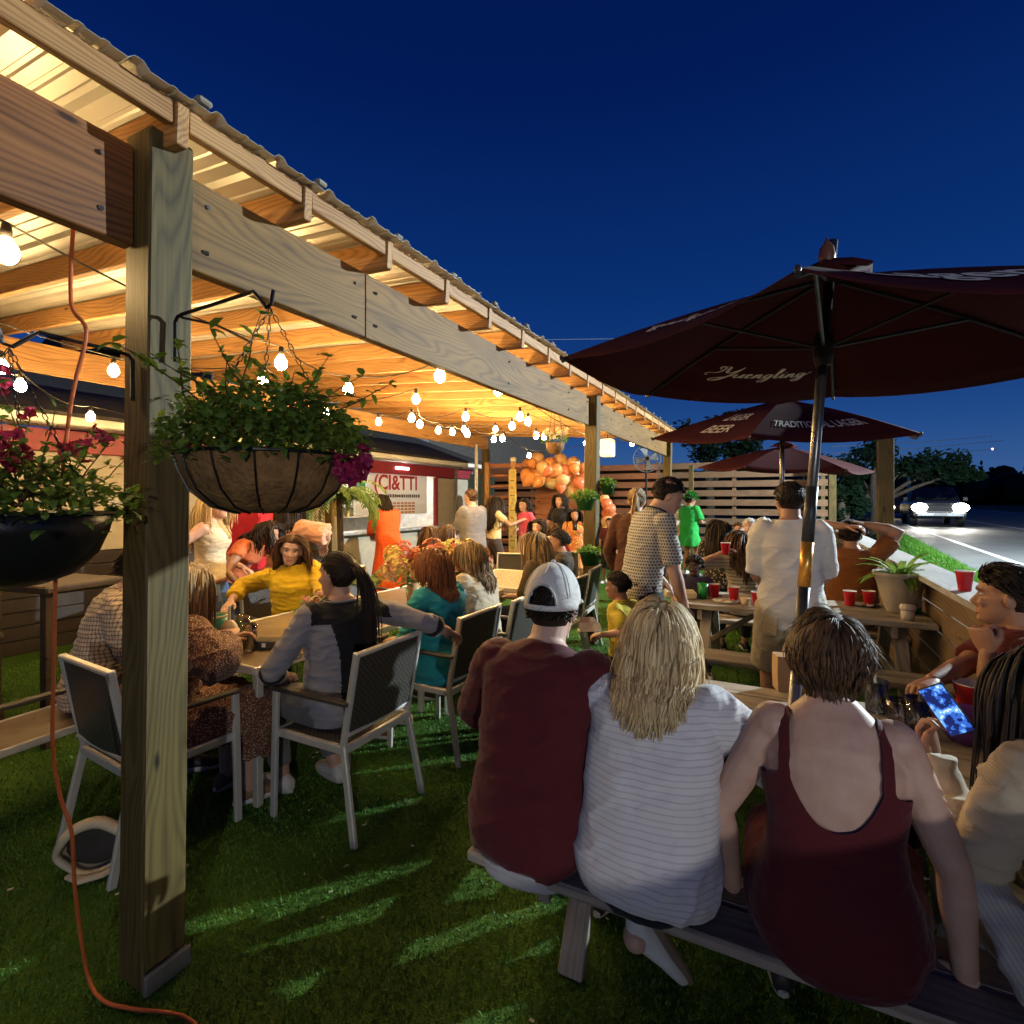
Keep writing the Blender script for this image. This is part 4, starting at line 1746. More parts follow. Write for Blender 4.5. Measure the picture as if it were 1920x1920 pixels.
# grass on the bank between wall and road
rg = np.random.default_rng(11)
n = 26000
a = rg.uniform(1.5, 24, n)
of = rg.uniform(-.55, .03, n)
hh = rg.uniform(.03, .075, n) * np.clip(.6 + a / 14, .6, 2)
z = np.interp(of, [-.75, -.22, 0], [.02, ROADZ - .02, ROADZ])
bx = RO.x + RN.x * of + RD.x * a
by = RO.y + RN.y * of + RD.y * a
an = rg.uniform(0, 6.28, n)
w = .004 * np.clip(.7 + a / 9, .7, 3)
ln = rg.normal(0, .4, (n, 2)) * hh[:, None]
v = np.stack([np.stack([bx - np.cos(an) * w, by - np.sin(an) * w, z], 1), np.stack([bx + np.cos(an) * w, by + np.sin(an) * w, z], 1), np.stack([bx + ln[:, 0], by + ln[:, 1], z + hh], 1)], 1).reshape(-1, 3)
me = bpy.data.meshes.new('bank_grass')
me.from_pydata(v.tolist(), [], (np.arange(n)[:, None] * 3 + np.arange(3)).tolist())
tag(link('grass', me, leafm('bank_grass', (.05, .16, .012), (.12, .30, .03), 9), kind='stuff'), 'bright green grass bank between the low wall and the road', 'grass')

# overhead wires and the pole they run from
wp = thing('utility_pole', 'pale slim utility pole by the road behind the spreading tree', 'pole', at(1704, 27, .3))
MB().tube([(0, 0, 0), (0, 0, 2.7)], [.09, .07], 10).build('pole', mat('pale_pole', (.45, .46, .44), .6), wp, True)
MB().bbox((0, 0, 2.55), (.6, .08, .08), .01).build('cross_arm', mat('pale_pole', (.45, .46, .44), .6), wp)
for q, (y0, y1, x1) in enumerate(((829, 818, 1860), (842, 826, 1880), (851, 842, 1870))):
    a_, b_ = P3(1560, y0 + 8, 34), P3(x1, y1, 40)
    tag(MB().tube([a_, a_.lerp(b_, .5) - Vector((0, 0, .1)), b_], .022, 6).build('power_line', mat('wire', (.55, .58, .6), .4)), ('upper', 'middle', 'lower')[q] + 'most of the three bright overhead wires in the right sky' if q != 1 else 'middle one of the three bright overhead wires in the right sky', 'wire')
for q, (a_, b_) in enumerate(((P3(1004, 637, 30), P3(1300, 628, 30)), (P3(1120, 712, 30), P3(1300, 752, 30)))):
    tag(MB().tube([a_, a_.lerp(b_, .5) - Vector((0, 0, .08)), b_], .016, 6).build('power_line', mat('wire', (.55, .58, .6), .4)), ('upper thin overhead wire between the pergola roof and the big umbrella', 'lower thin overhead wire between the pergola roof and the big umbrella')[q], 'wire')
ml = thing('tower_beacon', 'tiny red beacon light in the sky right of the wires', 'light', P3(1861, 842, 60))
MB().ell((0, 0, 0), .11).build('lamp', glow('beacon', (1, .55, .6), 5), ml)
fl = thing('house_light', 'tiny far white light below the tree line left of the post', 'light', P3(1609, 930, 90))
MB().ell((0, 0, 0), .12).build('lamp', glow('far_light', (.9, .95, 1), 4), fl)

# ------------------------------------------------------------------ pickup truck with its head lamps on
tr = thing('pickup_truck', 'oncoming pickup truck with blazing head lamps on the road', 'truck', at(1762, 23.5, ROADZ + .01), radians(-8))
tr.rotation_euler = (0, 0, radians(-4.6))
M_CAR = mat('truck_paint', (.10, .095, .09), .3, .3)
M_BLK = mat('truck_black', (.012, .012, .012), .5)
RG = []            # front faces -y; body as a loft along y
for y, w, z0, z1 in ((-.02, .80, .48, .92), (.05, .92, .42, 1.06), (.5, .97, .40, 1.14), (1.15, .98, .38, 1.18), (2.9, .98, .38, 1.18), (5.2, .98, .4, 1.16), (5.35, .94, .46, 1.1)):
    RG.append([Vector((sx * w * (1 if q < .9 else .97), y, z0 + (z1 - z0) * q)) for sx, q in ((-1, .12), (-1, .8), (-.86, 1), (.86, 1), (1, .8), (1, .12), (.9, 0), (-.9, 0))])
b = MB().rings(RG)
b.build('body', M_CAR, tr)
RG = []
for z, w, y0, y1 in ((1.16, .92, 1.15, 3.35), (1.45, .86, 1.5, 3.3), (1.75, .76, 1.95, 3.15), (1.80, .66, 2.1, 3.05)):
    RG.append([Vector((-w, y0 + .1, z)), Vector((-w * .9, y0, z)), Vector((w * .9, y0, z)), Vector((w, y0 + .1, z)), Vector((w, y1, z)), Vector((-w, y1, z))])
MB().rings(RG).build('cab', M_BLK, tr)
MB().add([(-.74, 1.19, 1.24), (.74, 1.19, 1.24), (.64, 1.83, 1.70), (-.64, 1.83, 1.70)], [(0, 1, 2, 3)]).build('windscreen', mat('windscreen', (.03, .035, .04), .08), tr)
MB().bbox((0, -.03, .84), (1.0, .06, .26), .02).build('grille', M_BLK, tr)
MB().bbox((0, -.08, .55), (1.7, .14, .2), .04).build('bumper', mat('chrome', (.6, .6, .6), .2, .9), tr)
MB().bbox((0, -.16, .56), (.5, .02, .13), .01).build('number_plate', mat('plate', (.75, .73, .68), .4), tr)
for s_ in (-1, 1):
    h = MB().ell((s_ * .72, -.04, .86), (.30, .10, .19), None, 16, 10).build('headlight', glow('headlight', (1, .96, .86), 60), tr, True)
    w = MB().tube([(s_ * .72, 1.0, .38), (s_ * .98, 1.0, .38)], .38, 20).build('wheel', M_BLK, tr)
    MB().tube([(s_ * .975, 1.0, .38), (s_ * .99, 1.0, .38)], .22, 16).build('rim', mat('chrome', (.6, .6, .6), .2, .9), w)
    w = MB().tube([(s_ * .72, 4.3, .38), (s_ * .98, 4.3, .38)], .38, 20).build('wheel', M_BLK, tr)
    MB().bbox((s_ * 1.1, 1.35, 1.25), (.2, .08, .2), .03).build('mirror', M_BLK, tr)
c2 = thing('following_car', 'glowing lamps of a second car half hidden behind the post', 'car', at(1688, 34, ROADZ + .01), radians(-4.6))
RG = []
for y, w, z0, z1 in ((0, .7, .45, .8), (.4, .86, .35, .95), (1.2, .88, .35, 1.02), (2.0, .84, .35, 1.45), (3.4, .84, .35, 1.45), (4.3, .8, .4, 1.0)):
    RG.append([Vector((sx * w, y, z0 + (z1 - z0) * q)) for sx, q in ((-1, .1), (-1, .6), (-.8, 1), (.8, 1), (1, .6), (1, .1), (.9, 0), (-.9, 0))])
MB().rings(RG).build('body', M_BLK, c2)
for s_ in (-1, 1):
    MB().ell((s_ * .62, -.02, .72), (.34, .1, .26), None, 14, 9).build('headlight', glow('warm_headlight', (1, .82, .5), 12), c2, True)
    for y in (.9, 3.4):
        MB().tube([(s_ * .6, y, .32), (s_ * .86, y, .32)], .32, 16).build('wheel', M_BLK, c2)
# head lamps throw light on the road in front of them
for px in (1727, 1797):
    p = at(px, 22.9, ROADZ + .86)
    lamp('truck_headlight_beam', 'SPOT', (p.x, p.y - .3, p.z), 420, (1, .95, .84), .1, (p.x - .6, p.y - 9, ROADZ - .35), 62, .7)
# ------------------------------------------------------------------ umbrellas
M_UMB = cloth('umbrella_canvas', (.052, .010, .0105), var=.15)
M_UMBD = M_UMB
M_ALU = mat('umbrella_pole', (.16, .15, .15), .3, .75, var=.1)
M_RIB = mat('umbrella_rib', (.03, .028, .028), .45)
M_PRINT = mat('cream_print', (.72, .66, .52), .6, var=.08)


def smooth_curve(pts, k=6):
    out = []
    n = len(pts)
    for i in range(n - 1):
        p0, p1, p2, p3 = pts[max(i - 1, 0)], pts[i], pts[i + 1], pts[min(i + 2, n - 1)]
        for j in range(k):
            t = j / k
            out.append(tuple(.5 * (2 * p1[q] + (p2[q] - p0[q]) * t + (2 * p0[q] - 5 * p1[q] + 4 * p2[q] - p3[q]) * t * t + (3 * p1[q] - p0[q] - 3 * p2[q] + p3[q]) * t ** 3) for q in (0, 1)))
    out.append(pts[-1])
    return out


# script lettering drawn as pen strokes, x to the right, x-height 1
SCRIPT = [
    [(-1.5, .2), (-1.9, .5), (-1.7, .95), (-1.1, 1.0), (-.7, 1.6), (-.75, 2.4), (-1.1, 2.75), (-1.35, 2.4), (-1.0, 1.9)],
    [(-1.0, 2.6), (-.4, 2.75), (-.2, 2.0), (.05, 1.25), (.5, 1.3), (1.0, 2.1), (1.2, 2.8)],
    [(1.2, 2.8), (1.0, 1.6), (.6, .2), (.1, -.8), (-.5, -1.1), (-.7, -.7), (-.1, -.2), (.8, .3), (1.4, .95)],
    [(1.4, .95), (1.35, .25), (1.55, 0), (1.9, .35), (2.1, .95), (2.05, .2), (2.25, 0), (2.6, .4)],
    [(2.6, .4), (2.95, .75), (2.9, 1.0), (2.65, .8), (2.65, .25), (2.9, 0), (3.3, .3)],
    [(3.3, .3), (3.5, .95), (3.45, 0), (3.7, .75), (3.95, .95), (4.0, .2), (4.2, 0), (4.5, .4)],
    [(5.1, .9), (4.8, 1.0), (4.55, .55), (4.7, .05), (5.0, .3), (5.15, .95), (5.05, -.3), (4.75, -1.0), (4.35, -.9), (4.6, -.4), (5.5, .4)],
    [(5.5, .4), (5.95, 1.5), (6.0, 2.3), (5.8, 2.2), (5.7, 1.0), (5.75, .15), (5.95, 0), (6.25, .4)],
    [(6.25, .4), (6.4, .95), (6.35, .2), (6.55, 0), (6.85, .4)], [(6.5, 1.35), (6.55, 1.45)],
    [(6.85, .4), (7.0, .95), (6.95, 0), (7.2, .75), (7.45, .95), (7.5, .2), (7.7, 0), (8.0, .4)],
    [(8.6, .9), (8.3, 1.0), (8.05, .55), (8.2, .05), (8.5, .3), (8.65, .95), (8.55, -.3), (8.25, -1.0), (7.85, -.9), (8.1, -.4), (8.9, .45), (9.4, 1.2)]]


def script_mesh(mp, width, pen=.055):
    """mp(u, v) -> Vector; u spans 0..1 along the word"""
    b = MB()
    sc_ = width / 11.3
    for st in SCRIPT:
        c = smooth_curve(st)
        L, Rr = [], []
        for i, p in enumerate(c):
            a, d = c[max(i - 1, 0)], c[min(i + 1, len(c) - 1)]
            tx, ty = d[0] - a[0], d[1] - a[1]
            l = sqrt(tx * tx + ty * ty) or 1
            # thick down-strokes, thin up-strokes
            w = (.07 + .12 * abs(ty / l) * (1 if (ty < 0) else .45)) * (.4 + .6 * min(1, 4 * min(i, len(c) - 1 - i) / len(c)))
            nx_, ny_ = -ty / l * w, tx / l * w
            L.append(mp((p[0] + 1.9 + nx_ + .25 * (p[1])) * sc_, (p[1] + ny_) * sc_))
            Rr.append(mp((p[0] + 1.9 - nx_ + .25 * (p[1])) * sc_, (p[1] - ny_) * sc_))
        o = len(b.v)
        b.v += [tuple(q) for q in L + Rr]
        n = len(c)
        b.f += [(o + i, o + i + 1, o + n + i + 1, o + n + i) for i in range(n - 1)]
    return b


def umbrella(label, base, top, Rad, rimz, apexz, ph, tilt, script_at=(), text_at=(), group='beer garden umbrellas over the picnic tables', n=6, valance=0.0):
    base, top = Vector(base), Vector(top)
    u = thing('patio_umbrella', label, 'umbrella', base, 0, group)
    ax = (top - base)
    p = lambda q: ax * q
    pole = MB().tube([p(0), p(.42)], .0215, 14).build('pole', M_ALU, u, True)
    MB().tube([p(.42), p(1.0)], .0185, 14).build('upper_pole', M_ALU, u, True)
    MB().tube([p(.483), p(.548)], .0225, 14).build('brass_band', mat('brass_band', (.62, .30, .05), .3, .6), pole, True)
    MB().tube([p(.36), p(.482)], .0222, 14).build('black_sleeve', M_RIB, pole, True)
    MB().tube([p(.549), p(.63)], .0220, 14).build('black_sleeve', M_RIB, pole, True)
    T = Matrix.Rotation(tilt[0], 3, 'X') @ Matrix.Rotation(tilt[1], 3, 'Y')
    C = p((rimz - base.z) / (top.z - base.z))
    H = apexz - rimz
    V = []

    def pt(q, s_, t_):
        """panel q, s across 0..1, t from apex 0 to rim 1"""
        a0, a1 = ph + q * 2 * pi / n, ph + (q + 1) * 2 * pi / n
        A = Vector((cos(a0), sin(a0), 0))
        B = Vector((cos(a1), sin(a1), 0))
        d = A.lerp(B, s_) * (Rad * t_)
        sag = 4 * s_ * (1 - s_) * t_ * .045
        z = H * (1 - t_) - sag * (.6 + .4 * t_) + .02 * sin(t_ * pi)
        edge = -4 * s_ * (1 - s_) * .035 * t_ ** 3
        d = d * (1 + edge)
        return C + T @ (d + Vector((0, 0, z)))
    for q in range(n):
        b = MB()
        ns, ntt = 9, 10
        for side in (0, -.004):
            for j in range(ntt + 1):
                for i in range(ns + 1):
                    b.v.append(tuple(pt(q, i / ns, .05 + .95 * j / ntt) + Vector((0, 0, side))))
        o2 = (ns + 1) * (ntt + 1)
        for j in range(ntt):
            for i in range(ns):
                k = j * (ns + 1) + i
                b.f.append((k, k + ns + 1, k + ns + 2, k + 1))
                b.f.append((o2 + k, o2 + k + 1, o2 + k + ns + 2, o2 + k + ns + 1))
        for i in range(ns):
            k = ntt * (ns + 1) + i
            b.f.append((k, o2 + k, o2 + k + 1, k + 1))
        pn = b.build('canopy_panel', M_UMB, u, True)
        if q in script_at:
            o_, w_ = .16, .70
            mp = lambda x, y: pt(q, .5 - w_ * .5 + x * w_, .80 - y * .36) + Vector((0, 0, -.0065))
            mpi = lambda x, y: pt(q, .5 + w_ * .5 - x * w_, .76 - y * .36) + Vector((0, 0, -.0065))
            script_mesh(mp if script_at[q] > 0 else mpi, 1.0).build('script_print', M_PRINT, pn)
        if q in text_at:
            kind = text_at[q]
            if kind == 'swoosh':
                mp = lambda x, y: pt(q, .92 - x * .8, .74 - y * .5) + Vector((0, 0, .005))
                script_mesh(mp, 1.0).build('top_script', M_PRINT, pn)
            else:
                for li, (word, tt, sz, wd) in enumerate(kind):
                    cu = bpy.data.curves.new('t', 'FONT')
                    cu.body = word
                    cu.size = 1
                    cu.align_x = 'CENTER'
                    cu.align_y = 'CENTER'
                    cu.offset = .02
                    o = bpy.data.objects.new('t', cu)
                    TMP.collection.objects.link(o)
                    TMP.view_layers[0].update()
                    dg = TMP.view_layers[0].depsgraph
                    me = bpy.data.meshes.new_from_object(o.evaluated_get(dg), depsgraph=dg)
                    bpy.data.objects.remove(o)
                    import bmesh
                    bm = bmesh.new()
                    bm.from_mesh(me)
                    bmesh.ops.triangulate(bm, faces=bm.faces)
                    bmesh.ops.subdivide_edges(bm, edges=[e for e in bm.edges if e.calc_length() > .25], cuts=1)
                    bm.to_mesh(me)
                    bm.free()
                    xs = vcos(me)
                    half = max(.01, xs[:, 0].max())
                    for v in me.vertices:
                        v.co = pt(q, .5 + v.co.x / half * wd * .5, tt - v.co.y * sz) + Vector((0, 0, .0055))
                    link('lettering', me, M_PRINT, pn)
        # rib under the seam and its strut
        a = [pt(q, 0, t_) - Vector((0, 0, .014)) for t_ in (.05, .35, .7, 1.0)]
        rb = MB().tube(a, .008, 6).build('rib', M_RIB, u)
        hub = C + (ax.normalized() * (H * .08 + .02))
        MB().tube([hub + (a[2] - hub).normalized() * .02, pt(q, 0, .52) - Vector((0, 0, .02))], .007, 6).build('strut', M_RIB, rb)
        MB().ell(pt(q, 0, 1.0), (.008, .008, .011)).build('rib_tip', M_RIB, rb)
    MB().lathe([(.028, -.05), (.036, -.02), (.036, .05), (.028, .08)], C + ax.normalized() * (H * .08), 12, None, True).build('hub', M_RIB, u)
    # vent cap above the canopy
    b = MB()
    rs = []
    for t_, dz in ((.17, .035), (.10, .055), (.02, .06)):
        rs.append([pt(q, i / 3, t_) + Vector((0, 0, dz + .01 * sin(q * 2.1))) for q in range(n) for i in range(3)])
    b.rings(rs, True).build('vent_cap', M_UMB, u, True)
    tp_ = C + T @ Vector((0, 0, H + .05))
    MB().lathe([(.01, -.02), (.026, 0), (.03, .03), (.024, .06), (.010, .08), (.002, .10)], tp_, 14, None, True).build('finial', mat('finial', (.20, .07, .035), .45), u, True)
    return u


b0 = at(1455, 1.98, 0)
t0 = at(1561, 2.06, 2.62)
cph = radians(27)
u1 = umbrella('large dark red umbrella with pale script nearest the camera', b0, t0, 1.02, 2.15, 2.47, cph + radians(56.5), (radians(1.5), radians(2.0)), {0: -1}, {2: 'swoosh', 3: [('Lager', .70, .24, .66)], 1: 'swoosh'})
umbrella('middle maroon umbrella with stacked lettering behind the first', (0.02, 4.85, 0), (0.03, 4.87, 2.56), 1.05, 2.13, 2.43, cph + radians(52), (radians(6.5), radians(2)), {0: -1}, {2: [('LAGER', .52, .20, .42), ('BEER', .76, .20, .36)], 3: [('TRADITIONAL LAGER', .72, .16, .78)], 1: 'swoosh'})
umbrella('farthest maroon umbrella, half hidden under the other two', (.05, 7.55, 0), (.05, 7.56, 2.42), 1.02, 1.99, 2.29, cph + radians(40), (radians(2), radians(3)), {0: -1, 5: -1}, {})


# ------------------------------------------------------------------ picnic tables
def picnic(label, loc, rz=0.0, L=1.82):
    t = thing('picnic_table', label, 'picnic table', loc, rz, 'picnic tables in a row along the low wall')
    for k in range(5):
        board('tabletop_plank', W_TABLE, (-L / 2 + R.uniform(0, .012), -.29 + .145 * k, .73), (L / 2 - R.uniform(0, .012), -.29 + .145 * k, .73), .138, .038, t)
    for sy in (-1, 1):
        for k in range(2):
            y = sy * (.60 + .145 * k) + (-.0 if sy > 0 else 0)
            board('seat_plank', W_TABLE, (-L / 2, y, .435), (L / 2, y, .435), .14, .038, t, bev=.008)
    for x in (-L / 2 + .25, L / 2 - .25):
        board('cross_rail', W_TABLE, (x, -.76, .372), (x, .76, .372), .038, .085, t)
        board('top_rail', W_TABLE, (x, -.34, .668), (x, .34, .668), .038, .085, t)
        for sy in (-1, 1):
            board('leg', W_TABLE, (x + .04, sy * .62, 0), (x + .04, sy * .22, .70), .038, .085, t, up=(1, 0, 0))
        xi = x + (.05 if x < 0 else -.05)
        board('brace', W_TABLE, (xi, 0, .39), (xi + (.42 if x < 0 else -.42), 0, .69), .07, .038, t)
    return t


picnic('nearest picnic table with the three people on its bench', (0.02, 2.27, 0), 0, 1.86)
picnic('middle picnic table with red cups under the second umbrella', (0.08, 4.82, 0), 0, 1.80)
picnic('farthest picnic table near the fence, crowded with people', (0.05, 7.5, 0), 0, 1.80)

# ------------------------------------------------------------------ aluminium chairs with woven sling backs


def sling():
    t = NT('woven_sling')
    v = t.vec((70, 70, 70), rnd=False)
    ck = t.new('ShaderNodeTexChecker')
    ck.inputs['Scale'].default_value = 1.0
    t.L(v, ck.inputs['Vector'])
    c = t.mix(ck.outputs['Fac'], (.028, .025, .022), (.075, .066, .055))
    t.bump(ck.outputs['Fac'], .8, .004)
    return t.done(c, .45, 0, .4)


M_SLING = sling()
M_FR = mat('chair_aluminium', (.62, .60, .54), .36, .35, var=.06)
M_ARM = mat('chair_arm', (.05, .045, .04), .4)


def chair(label, loc, rz, group='aluminium chairs with woven backs'):
    """faces +y; origin under the seat"""
    t = thing('patio_chair', label, 'chair', loc, rz, group)
    w = .235
    # rear leg + back post in one bent tube per side, back top rail joins them
    b = MB()
    b.bar((-w, -.285, .88), (w, -.285, .88), .022, .034, (0, 1, 0), .006)
    b.bar((-w, -.225, .50), (w, -.225, .50), .02, .03, (0, 1, 0), .005)
    for sx in (-1, 1):
        b.bar((sx * w, -.20, .43), (sx * w, -.287, .893), .034, .022, (1, 0, 0), .005)
    b.build('back_frame', M_FR, t)
    b = MB()
    n = 8
    for q in (0, .008):
        for j in range(n + 1):
            z = .505 + .37 * j / n
            y = -.222 - .06 * j / n
            for i in range(n + 1):
                x = -w + .012 + (2 * w - .024) * i / n
                b.v.append((x, y - q - .012 * sin(pi * i / n), z))
    m = (n + 1) ** 2
    for j in range(n):
        for i in range(n):
            k = j * (n + 1) + i
            b.f += [(k, k + 1, k + n + 2, k + n + 1), (m + k, m + k + n + 1, m + k + n + 2, m + k + 1)]
    b.build('backrest', M_SLING, t)
    MB().bbox((0, .02, .435), (2 * w - .03, .43, .014), .004).build('seat', M_SLING, t)
    b = MB()
    b.bar((-w, -.21, .425), (w, -.21, .425), .026, .04, (0, 0, 1), .005)
    b.bar((-w, .235, .425), (w, .235, .425), .026, .04, (0, 0, 1), .005)
    for sx in (-1, 1):
        b.bar((sx * w, -.21, .425), (sx * w, .235, .425), .026, .04, (0, 0, 1), .005)
    b.build('seat_frame', M_FR, t)
    for sx in (-1, 1):
        MB().bar((sx * w, -.20, .45), (sx * (w + .02), -.29, 0), .036, .024, (1, 0, 0), .005).build('leg', M_FR, t)
        MB().bar((sx * (w + .012), .24, .64), (sx * (w + .02), .25, 0), .036, .024, (1, 0, 0), .005).build('leg', M_FR, t)
        b = MB()
        b.bar((sx * (w + .008), -.245, .648), (sx * (w + .012), .26, .648), .04, .022, (0, 0, 1), .006)
        b.build('armrest', M_ARM, t)
    return t


CH = chair('aluminium chair of the ponytail woman in the grey and black shirt', (-2.02, 2.06, 0), radians(90))
CHG = 'aluminium chairs with woven backs'
for lab, x, y, rz in (('aluminium chair of the woman in the teal top', -1.98, 2.90, 88), ('aluminium chair of the older woman in beige', -1.95, 3.50, 92),
                      ('dark-backed chair half behind the front post, pale top rail', -2.67, 1.47, -4), ('aluminium chair of the smiling woman in yellow', -3.68, 3.02, -105),
                       ('chair of the boy in the dark hoodie', -2.0, 5.28, 95),
                      ('chair of the long-haired woman behind the white cap', -1.92, 4.55, 88), ('empty pale-framed chair facing away beyond the stone-topped table', -3.05, 5.95, 195),
                      ('second empty pale chair beside the grey-shirted man', -2.55, 6.5, 205), ('empty chair between the flower bouquets and the potted plants', -3.72, 4.1, -90),
                      ):
    dup(CH, (x, y, 0), radians(rz), lab)


def patio_table(label, loc, sx, sy, m, rz=0.0, group='tables under the pergola'):
    t = thing('patio_table', label, 'table', loc, rz, group)
    MB().bbox((0, 0, .725), (sx - .03, sy - .03, .02), .004).build('tabletop', m, t)
    b = MB()
    for s_ in (-1, 1):
        b.bar((s_ * (sx / 2 - .011), -sy / 2, .72), (s_ * (sx / 2 - .011), sy / 2, .72), .022, .045, (0, 0, 1), .005)
        b.bar((-sx / 2 + .023, s_ * (sy / 2 - .011), .72), (sx / 2 - .023, s_ * (sy / 2 - .011), .72), .022, .045, (0, 0, 1), .005)
    b.build('frame', M_FR, t)
    for a in (-1, 1):
        for c in (-1, 1):
            MB().bar((a * (sx / 2 - .05), c * (sy / 2 - .05), .70), (a * (sx / 2 - .05), c * (sy / 2 - .05), 0), .04, .04, (1, 0, 0), .005).build('leg', M_FR, t)
    return t


M_TOP = mat('brown_tabletop', (.21, .155, .10), .32, var=.25, sc=5, spec=.5)


def granite():
    t = NT('speckled_stone')
    v = t.vec(rnd=False)
    vo = t.new('ShaderNodeTexVoronoi')
    vo.inputs['Scale'].default_value = 55
    t.L(v, vo.inputs['Vector'])
    c = t.ramp(vo.outputs['Color'], [(.2, (.22, .15, .09)), (.5, (.42, .32, .2)), (.8, (.6, .5, .36))])
    return t.done(c, .4, 0, .5)


patio_table('brown-topped table in front of the woman in yellow', (-2.86, 2.42, 0), .98, 1.28, M_TOP)
patio_table('table carrying the flower bouquets', (-2.84, 3.80, 0), .98, 1.3, M_TOP)
patio_table('stone-topped table beyond the white cap', (-2.62, 5.12, 0), .98, 1.2, granite())
W_DARK = wood('dark_stained_wood', (.07, .045, .025), (.03, .02, .012), .5)
ht = thing('high_table', 'dark high bar table with open legs at the left edge', 'table', (-4.9, 1.75, 0), radians(8))
MB().bbox((0, 0, 1.02), (1.5, .5, .05), .01).build('tabletop', W_DARK, ht)
for a in (-1, 1):
    for c in (-1, 1):
        MB().bar((a * .68, c * .2, 1.0), (a * .68, c * .2, 0), .06, .06, (1, 0, 0)).build('leg', W_DARK, ht)
    MB().bar((a * .68, -.2, .3), (a * .68, .2, .3), .05, .04).build('stretcher', W_DARK, ht)
for i, (x, y) in enumerate(((-4.5, 1.35), (-5.0, 1.2))):
    s_ = thing('bar_stool', ('dark bar stool at the right end of the high table', 'dark bar stool at the left end of the high table')[i], 'stool', (x, y, 0), .2 * i, 'stools at the high bar table')
    MB().lathe([(.001, .70), (.17, .70), (.18, .72), (.17, .74), (.001, .745)], n=18).build('seat', M_ARM, s_, True)
    for q in range(4):
        a = pi / 4 + q * pi / 2
        MB().bar((cos(a) * .12, sin(a) * .12, .7), (cos(a) * .2, sin(a) * .2, 0), .035, .035, (1, 0, 0)).build('leg', W_DARK, s_)
    MB().tube([(cos(q * pi / 8) * .165, sin(q * pi / 8) * .165, .28) for q in range(17)], .010, 6).build('foot_ring', M_ARM, s_)
bn = thing('backless_bench', 'low brown backless bench with bright metal edges under the man in plaid', 'bench', (-3.42, 1.15, 0), radians(4))
MB().bbox((0, 0, .425), (.40, 1.5, .022), .004).build('seat', M_TOP, bn)
b = MB()
for s_ in (-1, 1):
    b.bar((s_ * .207, -.75, .422), (s_ * .207, .75, .422), .014, .04, (0, 0, 1), .004)
b.build('frame', M_FR, bn)
for a in (-.68, .68):
    for c in (-1, 1):
        MB().bar((c * .18, a, .41), (c * .18, a, 0), .04, .03, (1, 0, 0), .005).build('leg', M_FR, bn)
MB().bar((.245, -.5, .645), (.245, .30, .645), .04, .024, (0, 0, 1), .006).build('armrest', M_ARM, bn)
for a in (-.45, .25):
    MB().bar((.245, a, .64), (.225, a, .40), .03, .02, (0, 1, 0), .004).build('armrest_post', M_FR, bn)
lz = thing('fire_bowl', 'dark shallow metal bowl on the turf at the left edge', 'bowl', (-4.55, .95, 0))
MB().lathe([(.12, 0), (.25, .06), (.36, .2), (.38, .26), (.36, .26), (.24, .10), (.1, .06)], n=24, cap=True).build('bowl', mat('dark_iron', (.025, .022, .02), .45, .5), lz, True)

# ------------------------------------------------------------------ bulbs on strings
M_BULB = glow('warm_bulb', (1, .66, .27), 330)
M_WIRE = mat('black_cable', (.02, .017, .015), .6)
bulb_me = MB().lathe([(.001, -.115), (.016, -.112), (.030, -.098), (.036, -.078), (.034, -.058), (.022, -.036), (.014, -.022), (.001, -.02)], n=12).mesh('bulb', True)
bulb_me.materials.append(M_BULB)
sock_me = MB().lathe([(.004, .035), (.013, .03), (.017, .0), (.017, -.022), (.001, -.022)], n=10).mesh('socket', True)
sock_me.materials.append(M_WIRE)


def bulb_pt(px, py, x=None, zb=2.5):
    """where the ray under this pixel meets height zb (or the plane x)"""
    d = F_ + R_ * ((px - 960) / 980)
    if x is not None:
        k = x / d.x
    else:
        k = (zb - 1.6) * 980 / (937 - py)
    return Vector((d.x * k, d.y * k, 1.6 + (937 - py) / 980 * k))


def string(label, bulbs, ends, sag=.05, mb_=M_WIRE):
    t = thing('string_light', label, 'string lights', (0, 0, 0), 0, 'string lights hung from the rafters')
    pts = [Vector(ends[0])] + bulbs + [Vector(ends[1])]
    path = []
    for i in range(len(pts) - 1):
        a = pts[i] + (Vector((0, 0, .11)) if 0 < i else Vector())
        b_ = pts[i + 1] + (Vector((0, 0, .11)) if i + 1 < len(pts) - 1 else Vector())
        for k in range(6):
            q = k / 6
            path.append(a.lerp(b_, q) - Vector((0, 0, sag * 4 * q * (1 - q))))
    path.append(pts[-1])
    MB().tube(path, .0045, 5).build('cable', mb_, t)
    for p in bulbs:
        o = link('bulb', bulb_me, None, t, p + Vector((0, 0, .078)))
        s_ = link('socket', sock_me, None, o)
    return t


B = bulb_pt
string('string of warm bulbs near the front beam, from the left edge to the second post', [B(12, 475, -2.45), B(527, 683, -2.75), B(653, 732, -2.8), B(825, 707, -2.05), B(934, 734, -2.1), B(1100, 832, -2.1)],
       [(-2.3, -.3, 2.80), (-2.0, 6.3, 2.76)])
string('string of warm bulbs along the middle of the pergola ceiling', [B(213, 697, zb=2.56), B(493, 712, zb=2.52), B(610, 775, zb=2.42), B(780, 750, zb=2.55), B(787, 797, zb=2.5), B(873, 783, zb=2.52), B(960, 800, zb=2.5), B(975, 783, zb=2.46), B(990, 792, zb=2.5)],
       [(-4.2, .6, 2.86), (-3.0, 8.2, 2.82)])
string('string of warm bulbs deep under the pergola near the kiosk', [B(710, 792, zb=2.58), B(772, 785, zb=2.5), B(822, 808, zb=2.5), B(848, 811, zb=2.5), B(876, 814, zb=2.45), B(926, 825, zb=2.5), B(942, 823, zb=2.45), B(1005, 818, zb=2.45), B(1020, 820, zb=2.5)],
       [(-5.3, 3.0, 2.95), (-3.6, 9.9, 2.86)])
